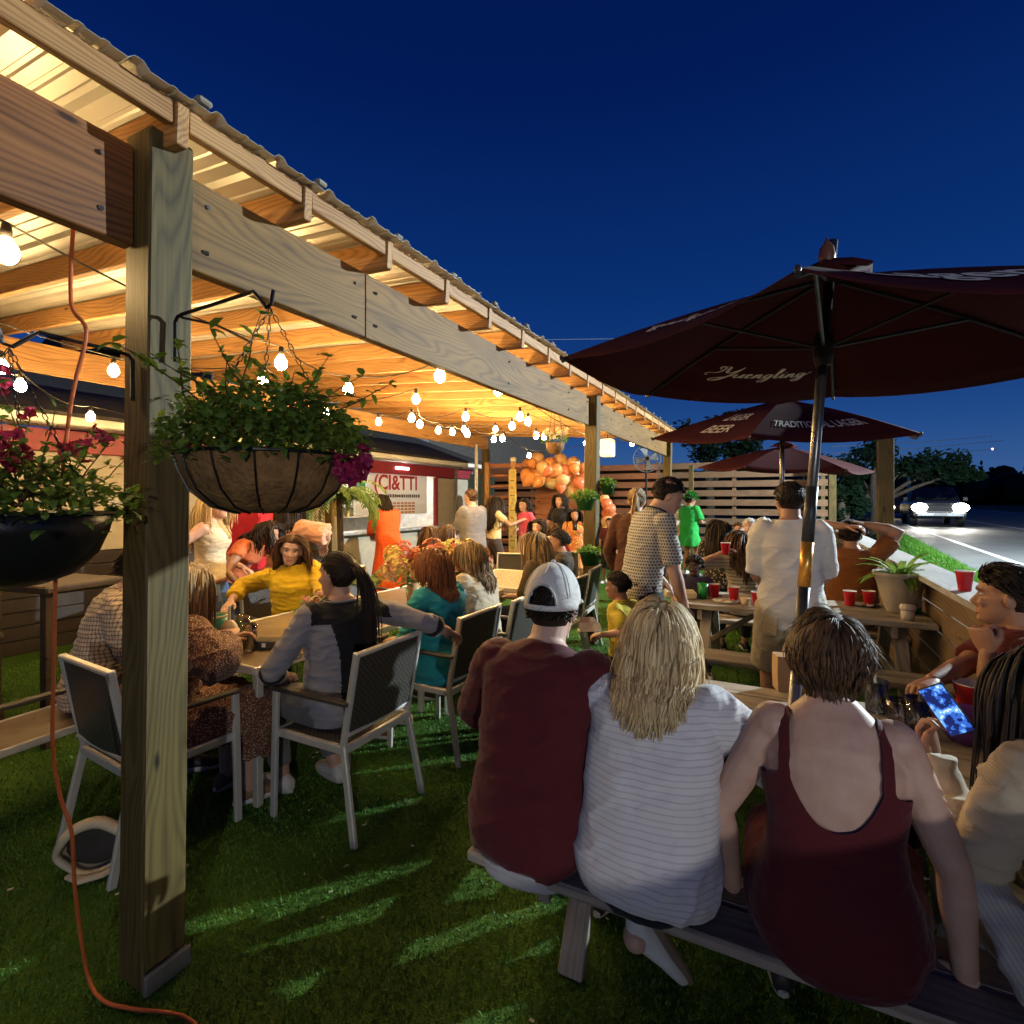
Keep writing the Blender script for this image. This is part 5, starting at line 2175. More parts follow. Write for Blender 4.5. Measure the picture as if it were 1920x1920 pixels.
string('string of bulbs looping at the left edge before the kiosk', [B(3, 690, zb=2.45), B(38, 725, zb=2.42), B(170, 783, zb=2.38)], [(-4.3, -.2, 2.86), (-6.4, 4.6, 2.62)], .08)
string('few warm bulbs beyond the second post by the pergola end', [B(870, 806, zb=2.62), B(929, 806, zb=2.66), B(992, 855, zb=2.42), B(1128, 838, zb=2.45), B(1185, 832, zb=2.5)], [(-5.0, 6.6, 2.9), (-1.95, 10.0, 2.74)], .06)

# orange extension cord hanging from the beam and running over the turf
pts = [(-1.95, .83, 2.50), (-1.90, .80, 2.2)] + [tuple(P3(px, py, d)) for px, py, d in ((162, 620, 1.56), (140, 720, 1.57), (127, 800, 1.58), (112, 950, 1.60), (104, 1100, 1.62), (101, 1250, 1.64), (99, 1400, 1.66), (112, 1490, 1.67), (134, 1560, 1.68), (140, 1660, 1.69), (152, 1760, 1.70), (168, 1840, 1.70))]
pts += [tuple(at(px, d, .012)) for px, d in ((196, 1.655), (250, 1.63), (305, 1.62), (345, 1.605), (380, 1.56), (420, 1.48), (470, 1.36))]
sm = []
for i in range(len(pts) - 1):
    p0, p1, p2, p3 = [Vector(pts[max(0, min(len(pts) - 1, i + k))]) for k in (-1, 0, 1, 2)]
    for j in range(5):
        t = j / 5
        sm.append(.5 * (2 * p1 + (p2 - p0) * t + (2 * p0 - 5 * p1 + 4 * p2 - p3) * t * t + (3 * p1 - p0 - 3 * p2 + p3) * t ** 3))
tag(MB().tube(sm, .0058, 8).build('extension_cord', mat('orange_cord', (.50, .115, .03), .45), None, True), 'orange extension cord hanging beside the front post and trailing over the turf', 'cord')

# ------------------------------------------------------------------ hanging baskets on the front post
M_GREEN = leafm('basket_leaf', (.05, .12, .016), (.22, .34, .06), 7)
M_GREEN2 = leafm('lime_leaf', (.09, .2, .03), (.24, .38, .07), 7)
M_PINK = mat('pink_petal', (.62, .04, .085), .6, var=.3, sc=20)
M_STEM = mat('stem', (.12, .06, .025), .8)
M_COCO = mat('coco_liner', (.25, .13, .045), .95, var=.45, sc=22, bump=.9, bsc=70, bd=.012)
M_IRON = mat('black_iron', (.012, .011, .011), .4, .4)


def leaf(mb, p, d, L, W, up=Vector((0, 0, 1)), bend=.25):
    d = d.normalized()
    s = d.cross(up)
    s = s.normalized() if s.length > 1e-3 else d.orthogonal().normalized()
    n = s.cross(d)
    a, m_, e = p, p + d * (L * .5) + n * (L * bend * .4), p + d * L - n * (L * bend * .3)
    q1, q2 = p + d * (L * .28), p + d * (L * .68)
    h = n * (W * .18)
    mb.add([a, q1 + s * W * .5 + h, q2 + s * W * .42 + h, e, q2 - s * W * .42 + h, q1 - s * W * .5 + h, m_], [(0, 1, 6), (1, 2, 6), (2, 3, 6), (3, 4, 6), (4, 5, 6), (5, 0, 6)])


def flower(mb, p, n, r, rr, k=5):
    n = n.normalized()
    u = n.orthogonal().normalized()
    w = n.cross(u)
    ph = rr.uniform(0, 6)
    for i in range(k):
        a = ph + 2 * pi * i / k
        d = u * cos(a) + w * sin(a)
        leaf(mb, p, d + n * rr.uniform(.25, .7), r * rr.uniform(.85, 1.15), r * .95, n, .5)


def foliage(parent, R0, z0, H, n, rr, m=M_GREEN, leafL=.03, droop=.0, name='foliage', dens=1.0, sx=1.0):
    b = MB()
    for _ in range(n):
        a = rr.uniform(0, 2 * pi)
        r = R0 * sqrt(rr.random())
        hh = H * (1 - .55 * (r / R0) ** 2) * rr.random() ** .75
        p = Vector((cos(a) * r * sx, sin(a) * r, z0 + hh - droop * (r / R0) ** 3 * rr.random()))
        d = Vector((cos(a) * .6 + rr.gauss(0, .7), sin(a) * .6 + rr.gauss(0, .7), rr.gauss(.2, .5)))
        leaf(b, p, d, leafL * rr.uniform(.6, 1.4), leafL * rr.uniform(.5, .85))
    return b.build(name, m, parent, kind='stuff')


def bracket(label, wall_pt, out, L, up_pt):
    t = thing('plant_bracket', label, 'bracket', wall_pt)
    o = Vector(out).normalized()
    b = MB()
    b.tube([Vector((0, 0, -.11)) + o * .008, Vector((0, 0, .02)) + o * .008, Vector((0, 0, .035)) + o * .02, o * .05 + Vector((0, 0, .04)), o * L + Vector((0, 0, .05)), o * (L + .03) + Vector((0, 0, .02)), o * (L + .055) + Vector((0, 0, -.005)), o * (L + .075) + Vector((0, 0, .0)), o * (L + .085) + Vector((0, 0, .04))], .006, 8)
    b.build('arm', M_IRON, t)
    MB().tube([o * .04 + Vector((0, 0, .03)), o * (L * .55) + Vector((0, 0, -.02)), o * (L * .98) + Vector((0, 0, -.10))], .004, 6).build('stay', M_IRON, t) if up_pt else None
    return t


bracket('black iron bracket on the road side of the front post', (-1.777, 1.03, 2.165), (1, 0, 0), .395, True)
bracket('black iron bracket on the near side of the front post', (-1.86, .957, 2.03), (-.12, -1, 0), .24, False)


def chain(b, a, c, r=.0055):
    a, c = Vector(a), Vector(c)
    n = max(3, int((c - a).length / .022))
    d = (c - a).normalized()
    u = d.orthogonal().normalized()
    w = d.cross(u)
    for i in range(n):
        p = a.lerp(c, (i + .5) / n)
        q = u if i % 2 else w
        b.tube([p + d * (.013 * cos(k * pi / 3)) + q * (r * sin(k * pi / 3)) for k in range(7)], .0016, 4, False)


def basket(label, loc, Rb, D, liner, wires, hook, seed, group='flower baskets hanging from the front post'):
    rr = random.Random(seed)
    t = thing('hanging_basket', label, 'hanging basket', loc, 0, group)
    pr = [(.001, -D), (Rb * .35, -D * .98), (Rb * .62, -D * .86), (Rb * .84, -D * .58), (Rb * .95, -D * .25), (Rb, 0), (Rb * .94, .005), (Rb * .88, -.03)]
    k = MB().lathe(pr, n=36).build('liner', liner, t, True)
    MB().lathe([(.001, -.02), (Rb * .9, -.025)], n=24).build('soil', mat('soil', (.03, .02, .012), .95, bump=.6), t)
    b = MB()
    b.tube([(cos(q * pi / 18) * (Rb + .004), sin(q * pi / 18) * (Rb + .004), .002) for q in range(37)], .0045, 6)
    if wires:
        for q in range(14):
            a = 2 * pi * q / 14 + .1
            b.tube([(cos(a) * r_ * 1.012, sin(a) * r_ * 1.012, z_ - .002) for r_, z_ in pr[5:0:-1]], .003, 5)
    b.build('wire_frame', M_IRON, t)
    b = MB()
    top = Vector(hook) - Vector(loc)
    for q in range(3):
        a = 2 * pi * q / 3 + .5
        chain(b, (cos(a) * Rb, sin(a) * Rb, 0), top)
    b.build('chain', M_IRON, t)
    return t, rr


hk1 = Vector((-1.31, 1.03, 2.155))
t, rr = basket('coco-lined hanging basket with green foliage right of the front post', (-1.325, 1.035, 1.725), .232, .165, M_COCO, True, hk1, 21)
foliage(t, .27, .0, .20, 1900, rr, M_GREEN, .030, .05, sx=1.1)
foliage(t, .25, .03, .20, 700, rr, M_GREEN2, .028, .03, 'lime_foliage', sx=1.0)
b = MB()
lv = MB()
for q in range(26):
    a = rr.uniform(-1.2, 2.0) if q % 3 else rr.uniform(0, 6.28)
    L = rr.uniform(.24, .40)
    p = Vector((rr.gauss(0, .08), rr.gauss(0, .08), .05))
    d = Vector((cos(a) * .75, sin(a) * .75, rr.uniform(.5, 1.1))).normalized()
    pts_ = [p]
    for i in range(6):
        d = (d + Vector((rr.gauss(0, .18), rr.gauss(0, .18), rr.gauss(-.05, .12)))).normalized()
        p = p + d * (L / 6)
        pts_.append(p.copy())
        if i > 1:
            for _ in range(3):
                leaf(lv, p, Vector((rr.gauss(0, 1), rr.gauss(0, 1), rr.gauss(0, .5))), rr.uniform(.02, .045), rr.uniform(.015, .028))
    b.tube(pts_, [.0032, .003, .0026, .0022, .002, .0016, .001], 5)
b.build('stem', M_STEM, t)
lv.build('stem_leaf', M_GREEN, t, kind='stuff')
b = MB()
fr = R_ * 1.0
for _ in range(30):
    p = R_ * (.27 + rr.gauss(0, .022)) + F_ * rr.gauss(-.06, .04) + Vector((0, 0, rr.gauss(-.035, .022)))
    flower(b, p, Vector((rr.gauss(.3, .6), rr.gauss(-.6, .5), rr.gauss(.1, .5))), rr.uniform(.018, .028), rr)
b.build('blossom', mat('magenta_petal', (.30, .012, .07), .6, var=.3, sc=20), t)

hk2 = Vector((-1.86 - .12 * .30, .957 - .30, 2.02))
t, rr = basket('black plastic hanging basket with pink flowers left of the front post', (-1.905, .66, 1.56), .235, .20, mat('black_basket', (.010, .010, .011), .35, bump=.4, bsc=30), False, hk2, 22)
foliage(t, .30, .0, .16, 900, rr, M_GREEN, .034, .06)
b = MB()
lv = MB()
fl_ = MB()
fo = MB()
for q in range(34):
    a = rr.uniform(0, 6.28)
    L = rr.uniform(.16, .36)
    p = Vector((rr.gauss(0, .09), rr.gauss(0, .09), .02))
    d = Vector((cos(a) * .8, sin(a) * .8, rr.uniform(.6, 1.4))).normalized()
    pts_ = [p]
    for i in range(6):
        d = (d + Vector((rr.gauss(0, .16), rr.gauss(0, .16), rr.gauss(0, .12)))).normalized()
        p = p + d * (L / 6)
        pts_.append(p.copy())
        for _ in range(3):
            leaf(lv, p, Vector((rr.gauss(0, 1), rr.gauss(0, 1), rr.gauss(.1, .5))), rr.uniform(.022, .04), rr.uniform(.016, .026))
    b.tube(pts_, [.0028, .0028, .0025, .002, .0018, .0015, .001], 5)
    if q % 3:
        for _ in range(5):
            flower(fo if q % 7 == 0 else fl_, p + Vector((rr.gauss(0, .016), rr.gauss(0, .016), rr.gauss(0, .014))), Vector((rr.gauss(.3, .7), rr.gauss(-.4, .7), rr.gauss(.2, .6))), rr.uniform(.014, .024), rr)
b.build('stem', M_STEM, t)
lv.build('stem_leaf', M_GREEN, t, kind='stuff')
fl_.build('blossom', M_PINK, t, kind='stuff')
fo.build('orange_blossom', mat('orange_petal', (.62, .13, .04), .6, var=.2, sc=20), t)

# ------------------------------------------------------------------ planters on the second post, wall and fence
M_POTG = mat('green_pot', (.02, .11, .025), .45)
M_POTC = mat('clay_grey_pot', (.34, .30, .24), .85, var=.25, sc=6, bump=.3)


def planter(label, loc, r, h, pot, m, n, seed, L=.03, H=.1, flowers=None, fm=None, group=None, name='planter', spread=1.25):
    rr = random.Random(seed)
    t = thing(name, label, 'plant pot', loc, 0, group)
    MB().lathe([(.001, 0), (r * .68, 0), (r * .98, h * .9), (r * 1.05, h * .9), (r * 1.05, h), (r * .95, h), (r * .93, h * .86), (.001, h * .86)], n=22).build('pot', pot, t, True)
    foliage(t, r * spread, h * .86, H, n, rr, m, L, .03)
    if flowers:
        b = MB()
        for _ in range(flowers):
            a = rr.uniform(0, 6.28)
            q = r * spread * sqrt(rr.random())
            flower(b, Vector((cos(a) * q, sin(a) * q, h * .86 + H * rr.uniform(.45, 1.05))), Vector((rr.gauss(0, .6), rr.gauss(-.4, .6), 1)), rr.uniform(.015, .024), rr)
        b.build('blossom', fm, t)
    return t


PG = 'green planters fixed to the posts'
planter('upper green planter on the near side of the second post', P3(1097, 957, 5.35), .105, .13, M_POTG, M_GREEN2, 330, 1, .04, .10, group=PG)
planter('lower green planter on the near side of the second post', P3(1105, 1060, 5.3), .10, .15, M_POTG, M_GREEN2, 260, 2, .035, .07, group=PG)
planter('green planter on the right side of the second post', P3(1139, 928, 5.9), .085, .12, M_POTG, M_GREEN2, 240, 3, .04, .09, group=PG)
rr = random.Random(31)
hb = thing('hanging_planter', 'brown hanging planter with pale flowers under the ceiling left of the second post', 'hanging basket', P3(1041, 842, 5.2))
MB().lathe([(.001, -.06), (.05, -.05), (.085, 0), (.095, .06), (.08, .06), (.001, .03)], n=18).build('pot', M_COCO, hb, True)
foliage(hb, .14, .06, .10, 160, rr, M_GREEN, .03)
b = MB()
for _ in range(26):
    flower(b, Vector((rr.gauss(0, .08), rr.gauss(0, .08), .10 + rr.random() * .1)), Vector((0, -1, .4)), .03, rr)
b.build('blossom', mat('pale_petal', (.75, .62, .4), .6), hb)
b = MB()
for q in range(3):
    a = q * 2.1
    chain(b, (cos(a) * .09, sin(a) * .09, .06), (0, 0, .62))
b.build('chain', M_IRON, hb)

# pendant lantern box and oscillating fan beyond the second post
lb = thing('lantern_box', 'square white lit lantern box hanging right of the second post', 'lantern', P3(1139, 840, 7.2))
MB().bbox((0, 0, 0), (.17, .17, .24), .012).build('box', glow('lantern', (1, .80, .42), .8), lb)
MB().tube([(0, 0, .12), (0, 0, .30)], .006, 6).build('hanger', M_IRON, lb)
fn = thing('fan', 'round grey caged fan on a stand against the fence', 'fan', at(1213, 11.6, 0), radians(20))
zf = zz(860, 11.6)
b = MB()
for r_ in (.07, .30):
    b.tube([(cos(q * pi / 14) * r_, -.10 + .06 * (r_ / .3), zf + sin(q * pi / 14) * r_) for q in range(29)], .008, 5)
    b.tube([(cos(q * pi / 14) * r_, .10 - .06 * (r_ / .3), zf + sin(q * pi / 14) * r_) for q in range(29)], .006, 5)
for q in range(20):
    a = q * pi / 10
    b.tube([(cos(a) * .04, -.1, zf + sin(a) * .04), (cos(a) * .3, -.04, zf + sin(a) * .3)], .004, 4)
b.build('cage', mat('fan_grey', (.16, .16, .16), .5, .3), fn)
for q in range(4):
    a = q * pi / 2 + .3
    MB().add([(cos(a - .3) * .05, 0, zf + sin(a - .3) * .05), (cos(a - .45) * .26, .03, zf + sin(a - .45) * .26), (cos(a + .35) * .27, -.03, zf + sin(a + .35) * .27), (cos(a + .3) * .05, -.01, zf + sin(a + .3) * .05)], [(0, 1, 2, 3)]).build('blade', mat('fan_blade', (.2, .2, .2), .4), fn)
MB().tube([(0, .05, zf), (0, .22, zf)], .07, 12).build('motor', M_IRON, fn)
MB().tube([(0, .12, zf - .05), (0, .12, .03)], .022, 10).build('stand', M_IRON, fn)
MB().lathe([(.001, 0), (.26, 0), (.24, .04), (.05, .05)], (0, .12, 0), 18).build('foot', M_IRON, fn)

# leafy pot on the middle picnic table; bromeliad-like blades
rr = random.Random(77)
pt_ = thing('potted_plant', 'large grey pot with a broad-bladed leafy plant on the middle picnic table', 'potted plant', at(1688, 3.95, .75))
MB().lathe([(.001, 0), (.085, 0), (.09, .02), (.105, .05), (.145, .20), (.165, .27), (.178, .28), (.178, .305), (.160, .305), (.15, .26), (.001, .25)], n=28).build('pot', M_POTC, pt_, True)
b = MB()
for q in range(34):
    a = rr.uniform(0, 6.28)
    L = rr.uniform(.18, .32)
    el = rr.uniform(.2, 1.3)
    pts_ = []
    p = Vector((cos(a) * .03, sin(a) * .03, .26))
    for i in range(7):
        e_ = el - i * .22
        pts_.append(p.copy())
        p = p + Vector((cos(a) * cos(e_), sin(a) * cos(e_), sin(e_))) * (L / 6)
    s_ = Vector((-sin(a), cos(a), 0))
    o = len(b.v)
    for i, q_ in enumerate(pts_):
        w_ = .024 * sin(pi * (i + .7) / 7.2)
        b.v += [tuple(q_ + s_ * w_ + Vector((0, 0, .006))), tuple(q_), tuple(q_ - s_ * w_ + Vector((0, 0, .006)))]
    for i in range(6):
        k = o + i * 3
        b.f += [(k, k + 1, k + 4, k + 3), (k + 1, k + 2, k + 5, k + 4)]
b.build('leaf_blades', leafm('blade_leaf', (.06, .14, .02), (.26, .34, .06), 9), pt_)
foliage(pt_, .12, .24, .07, 120, rr, M_GREEN, .035)
planter('pot of yellow flowers by the far fence corner', at(1545, 9.0, .62), .16, .2, M_POTC, M_GREEN, 200, 5, .05, .14, 60, mat('yellow_petal', (.65, .52, .04), .6), name='flower_pot')
cr_ = thing('plant_stand', 'small wooden stand under the yellow flowers', 'stand', at(1545, 9.0, 0))
MB().bbox((0, 0, .6), (.4, .4, .03), .006).build('shelf', W_WALL, cr_)
for a in (-1, 1):
    for c in (-1, 1):
        MB().bar((a * .17, c * .17, .58), (a * .17, c * .17, 0), .04, .04, (1, 0, 0)).build('leg', W_WALL, cr_)

# palm-like fern by the kiosk and other greenery
def arching(label, loc, trunk_h, n, L, w, seed, m, name='palm_plant', pot=True, droop=.26, el0=(.3, 1.4)):
    rr = random.Random(seed)
    t = thing(name, label, 'plant', loc)
    if pot:
        MB().lathe([(.001, 0), (.14, 0), (.19, .30), (.20, .31), (.17, .31), (.001, .28)], n=20).build('pot', M_POTC, t, True)
    if trunk_h > .35:
        MB().tube([(0, 0, .2), (.02, .01, trunk_h * .6), (0, 0, trunk_h)], [.045, .035, .03], 8).build('trunk', M_BARK, t)
    b = MB()
    for q in range(n):
        a = rr.uniform(0, 6.28)
        l = L * rr.uniform(.6, 1.1)
        e0 = rr.uniform(*el0)
        p = Vector((cos(a) * .03, sin(a) * .03, trunk_h))
        prev = None
        for i in range(8):
            e_ = e0 - i * droop
            d = Vector((cos(a) * cos(e_), sin(a) * cos(e_), sin(e_)))
            p2 = p + d * (l / 8)
            s_ = Vector((-sin(a), cos(a), 0))
            for sg in (-1, 1):
                for qq in range(2):
                    leaf(b, p.lerp(p2, qq * .5), s_ * sg + d * .9 - Vector((0, 0, .45)), w * rr.uniform(.7, 1.1) * (1 - .07 * i), w * .16)
            p = p2
    b.build('fronds', m, t, kind='stuff')
    return t


M_FERN = leafm('fern_leaf', (.07, .13, .03), (.24, .32, .08), 6)
arching('tall drooping fern palm in front of the kiosk window', at(636, 5.6, 0), 1.62, 34, .58, .16, 41, M_FERN, droop=.30, el0=(.2, 1.2))
arching('small green palm in a pot below the tall fern', at(690, 5.0, 0), .75, 18, .45, .12, 42, M_FERN, droop=.2, el0=(.6, 1.4))
arching('low leafy pot plant left of the flower bouquets', at(672, 4.6, 0), .6, 14, .4, .10, 43, M_GREEN, droop=.22)

# bouquets on the pergola tables
def bouquet(label, loc, r, n, cols, seed, vase=(.6, .4, .2), vh=.16):
    rr = random.Random(seed)
    t = thing('flower_bouquet', label, 'flowers', loc, 0, 'flower bouquets on the pergola tables')
    MB().lathe([(.001, 0), (.05, 0), (.06, vh * .5), (.045, vh), (.001, vh * .98)], n=16).build('vase', mat('vase_' + str(seed), vase, .25), t, True)
    b = MB()
    for _ in range(60):
        leaf(b, Vector((rr.gauss(0, r * .4), rr.gauss(0, r * .4), vh + rr.uniform(-.02, r * .6))), Vector((rr.gauss(0, 1), rr.gauss(0, 1), rr.gauss(.2, .6))), .07, .04)
    b.build('leaves', M_GREEN, t)
    for q in range(n):
        d = Vector((rr.gauss(0, 1), rr.gauss(0, 1), abs(rr.gauss(.3, .6)))).normalized()
        c = Vector((0, 0, vh + r * .45)) + d * r * rr.uniform(.5, .9)
        b = MB()
        hr_ = r * rr.uniform(.26, .38)
        for _ in range(34):
            e = Vector((rr.gauss(0, 1), rr.gauss(0, 1), rr.gauss(0, 1))).normalized()
            flower(b, c + e * hr_, e, hr_ * .42, rr, 4)
        b.build('flower_head', mat('petal_%d' % (q % len(cols)) + str(seed), cols[q % len(cols)], .6, var=.3, sc=40), t)
    return t


CF = [(.62, .22, .10), (.68, .5, .12), (.6, .16, .10), (.7, .42, .2), (.62, .55, .16)]
bouquet('large orange and yellow bouquet left of the auburn bob haircut', at(775, 4.35, .75), .26, 15, CF, 51)
bouquet('yellow and peach bouquet between the two grey-haired heads', at(868, 4.7, .75), .24, 14, [(.68, .52, .12), (.66, .4, .16), (.6, .2, .08)], 52)
bouquet('small peach and pink bouquet in the glass before the woman in yellow', at(592, 3.45, .745), .10, 7, [(.72, .42, .28), (.7, .3, .24), (.72, .6, .3)], 53, (.35, .4, .35), .13)

# ------------------------------------------------------------------ balloons
rr = random.Random(15)
BC = [mat('balloon_orange', (.70, .27, .08), .28, var=.05), mat('balloon_peach', (.76, .43, .18), .28, var=.05), mat('balloon_coral', (.66, .19, .08), .28, var=.05), mat('balloon_cream', (.78, .60, .30), .28, var=.05)]
bme = []
for m in BC:
    me = MB().lathe([(.001, -.52), (.03, -.51), (.025, -.48), (.12, -.42), (.28, -.28), (.41, -.06), (.46, .14), (.43, .33), (.32, .48), (.16, .57), (.001, .595)], n=18).mesh('balloon', True)
    me.materials.append(m)
    bme.append(me)
BP = ((990, 875, 13), (1010, 864, 15), (1030, 872, 13), (1052, 868, 16), (1075, 872, 14), (1092, 882, 13), (985, 893, 13), (1003, 886, 13), (1018, 880, 14), (1040, 884, 14), (1062, 887, 14), (1080, 893, 14), (1095, 900, 12),
                  (990, 901, 15), (1012, 896, 16), (1032, 900, 13), (1036, 905, 16), (1055, 902, 14), (1070, 907, 16), (1086, 908, 13), (1008, 905, 12), (1052, 915, 11), (1068, 922, 12), (1082, 922, 13), (1092, 930, 12), (1100, 915, 12), (1026, 884, 11), (1047, 896, 11), (1078, 880, 11), (998, 870, 10),
                  (1133, 938, 10), (1138, 948, 12), (1143, 958, 13), (1136, 966, 11), (1146, 972, 12), (1138, 982, 13), (1149, 984, 11), (1141, 996, 12), (1150, 1002, 10), (1136, 1008, 10), (1146, 1014, 11), (1152, 1022, 9), (1098, 1008, 10), (1090, 1020, 9), (1100, 1026, 10))
ORD = ('first', 'second', 'third', 'fourth', 'fifth', 'sixth', 'seventh', 'eighth', 'ninth', 'tenth', 'eleventh', 'twelfth', 'thirteenth', 'fourteenth', 'fifteenth')
BN = ('orange', 'peach', 'coral', 'cream')
ROWS = {}
for p_ in BP:
    if p_[0] < 1125:
        key = 'top row of the arch' if p_[1] < 879 else 'second row of the arch' if p_[1] < 895 else 'third row of the arch' if p_[1] < 912 else 'lowest row of the arch' if p_[1] < 1000 else 'loose group below the arch'
    else:
        key = 'column right of the second post'
    ROWS.setdefault(key, []).append(p_)
for key, row in ROWS.items():
    col = 'column' in key
    row.sort(key=lambda q: q[1] if col else q[0])
    for i, (px, py, r) in enumerate(row):
        d = 11.2 + rr.uniform(-.28, .28)
        q = rr.choice((0, 1, 0, 1, 2, 3))
        o = link('balloon', bme[q], None, None, P3(px, py, d), (rr.uniform(-.7, .7), rr.uniform(-.7, .7), rr.uniform(0, 6)))
        k = r / 980 * d / .50
        o.scale = (k, k, k)
        tag(o, '%s balloon, %s from the %s in the %s' % (BN[q], ORD[i], 'top' if col else 'left', key), 'balloon', 'balloons of the party arch' if not col else 'balloons of the side column')

# ------------------------------------------------------------------ things on the tables
M_CUP = mat('red_cup', (.46, .012, .02), .32, var=.06)
M_CUPW = mat('cup_white', (.78, .74, .7), .4, var=.03)
M_GLASS = glassy('clear_glass', (.97, .98, .97))


def cup(label, loc, s=1.0, group='red plastic cups'):
    t = thing('plastic_cup', label, 'cup', loc, 0, group)
    MB().lathe([(.001, .004), (.030, 0), (.032, .006), (.036, .045), (.037, .047), (.041, .085), (.042, .087), (.046, .116)], n=20).build('wall', M_CUP, t, True).scale = (s,) * 3
    MB().lathe([(.0455, .1155), (.0475, .1165), (.0475, .1195), (.0450, .1195)], n=20).build('rim', M_CUPW, t, True).scale = (s,) * 3
    MB().lathe([(.0445, .1185), (.040, .086), (.035, .046), (.029, .006), (.001, .006)], n=20).build('lining', M_CUPW, t, True).scale = (s,) * 3
    return t


C0 = cup('red plastic cup standing on the pale bar cap of the low wall', (.985, 3.98, 1.06))
for lab, px, py, d in (('red cup next to the green cup on the middle table', 1340, 1080, 4.55), ('red cup left of the man in the white shirt, second of the row', 1376, 1085, 4.4),
                       ('red cup touching the left sleeve of the man in the white shirt', 1420, 1103, 4.15), ('red cup right of the umbrella pole on the middle table, left of a pair', 1593, 1095, 4.2),
                       ('red cup of the pair nearest the large grey pot', 1629, 1095, 4.2)):
    dup(C0, at(px, d, .75), 0, lab)
big = dup(C0, at(1822, 2.05, .75), 0, 'large red cup on the near table behind the phone')
for ch in big.children:
    ch.scale = (1.28, 1.28, 1.1)
gc = thing('green_cup', 'bright green cup beside the child at the middle table', 'cup', at(1318, 4.5, .75))
MB().lathe([(.001, .004), (.032, 0), (.046, .13), (.044, .13), (.03, .008), (.001, .008)], n=18).build('wall', mat('green_cup', (.02, .25, .05), .35), gc, True)


def tumbler(label, loc, r, h, straw=None, drink=None, ice=False, group=None):
    t = thing('drinking_glass', label, 'glass', loc, 0, group)
    MB().lathe([(.001, 0), (r * .8, 0), (r * .84, .006), (r, h), (r * .95, h), (r * .80, .012), (.001, .012)], n=22).build('glass', M_GLASS, t, True)
    if drink:
        MB().lathe([(.001, .014), (r * .79, .014), (r * .92, h * .8), (.001, h * .8)], n=18).build('drink', mat('drink_%d%d' % (int(drink[0] * 99), int(drink[1] * 99)), drink, .12), t, True)
    if straw:
        MB().tube([(0, r * .3, .02), (straw[0], straw[1], h + straw[2])], .0042, 8).build('straw', mat('white_straw', (.8, .78, .72), .4), t)
    return t


tumbler('clear glass with a white straw right of the tank-top woman', at(1643, 2.1, .75), .045, .125, (-.006, 0, .10))
tumbler('tilted empty tumbler beside the phone', at(1722, 1.9, .75), .042, .13).rotation_euler = (.0, 0, 0)
tumbler('squat clear glass with ice near the phone', at(1690, 1.98, .75), .05, .09)
tumbler('tall clear tumbler of water left of the black box on the brown table', at(468, 2.98, .742), .042, .15, None, (.55, .42, .25))
tumbler('tall clear tumbler behind the water glass on the brown table', at(455, 3.2, .742), .042, .15)
tumbler('tall glass of dark red iced tea in front of the woman in yellow', at(574, 3.1, .742), .045, .15, (.02, .02, .08), (.12, .015, .01))
tumbler('short glass of dark soda on the round tray', at(533, 2.86, .75), .030, .085, None, (.10, .015, .01))
tumbler('short glass of amber drink beside the soda', at(551, 2.9, .75), .028, .08, None, (.5, .28, .05))
rc = cup('red cup on the brown table right of the iced tea', at(612, 3.2, .742))
nb = thing('napkin_box', 'small black napkin holder on the brown table', 'napkin holder', at(503, 3.05, .742), .4)
MB().bbox((0, 0, .022), (.16, .10, .044), .004).build('box', M_ARM, nb)
MB().bbox((.0, -.0505, .022), (.022, .004, .022), .001).build('label_spot', M_CUPW, nb)
pl_ = thing('serving_tray', 'small round dark tray with bits of food at the table corner', 'tray', at(538, 2.84, .741))
MB().lathe([(.001, 0), (.075, 0), (.085, .01), (.08, .012), (.07, .005), (.001, .005)], n=24).build('tray', M_ARM, pl_, True)
b = MB()
rr = random.Random(5)
for _ in range(14):
    b.ell((rr.uniform(-.055, .055), rr.uniform(-.055, .0), .012), (.011, .009, .007), None, 7, 5)
b.build('food_bits', mat('snack', (.5, .38, .25), .7, var=.5, sc=50), pl_)
bk = thing('teal_bucket', 'teal green cup with pale rim held over the table near the post', 'cup', at(403, 3.05, .79))
MB().lathe([(.001, 0), (.055, 0), (.072, .13), (.068, .13), (.05, .006), (.001, .006)], n=20).build('wall', mat('teal_plastic', (.02, .22, .16), .4), bk, True)
MB().lathe([(.0685, .128), (.074, .129), (.074, .14), (.069, .14)], n=20).build('rim', mat('cream_rim', (.65, .6, .35), .4), bk, True)
MB().tube([(-.03, 0, .05), (.0, .02, .25)], .005, 6).build('blue_straw', mat('blue_straw', (.03, .08, .4), .4), bk)
fd_ = thing('frozen_drink', 'tall frozen drink with a pale straw in the dotted-dress woman\'s hand', 'glass', at(430, 2.66, .80))
MB().lathe([(.001, 0), (.03, 0), (.044, .13), (.036, .16), (.018, .185), (.001, .19)], n=18).build('drink', mat('pale_slush', (.62, .5, .32), .4), fd_, True)
MB().tube([(0, 0, .1), (0, .0, .26)], .006, 6).build('straw', mat('white_straw', (.8, .78, .72), .4), fd_)
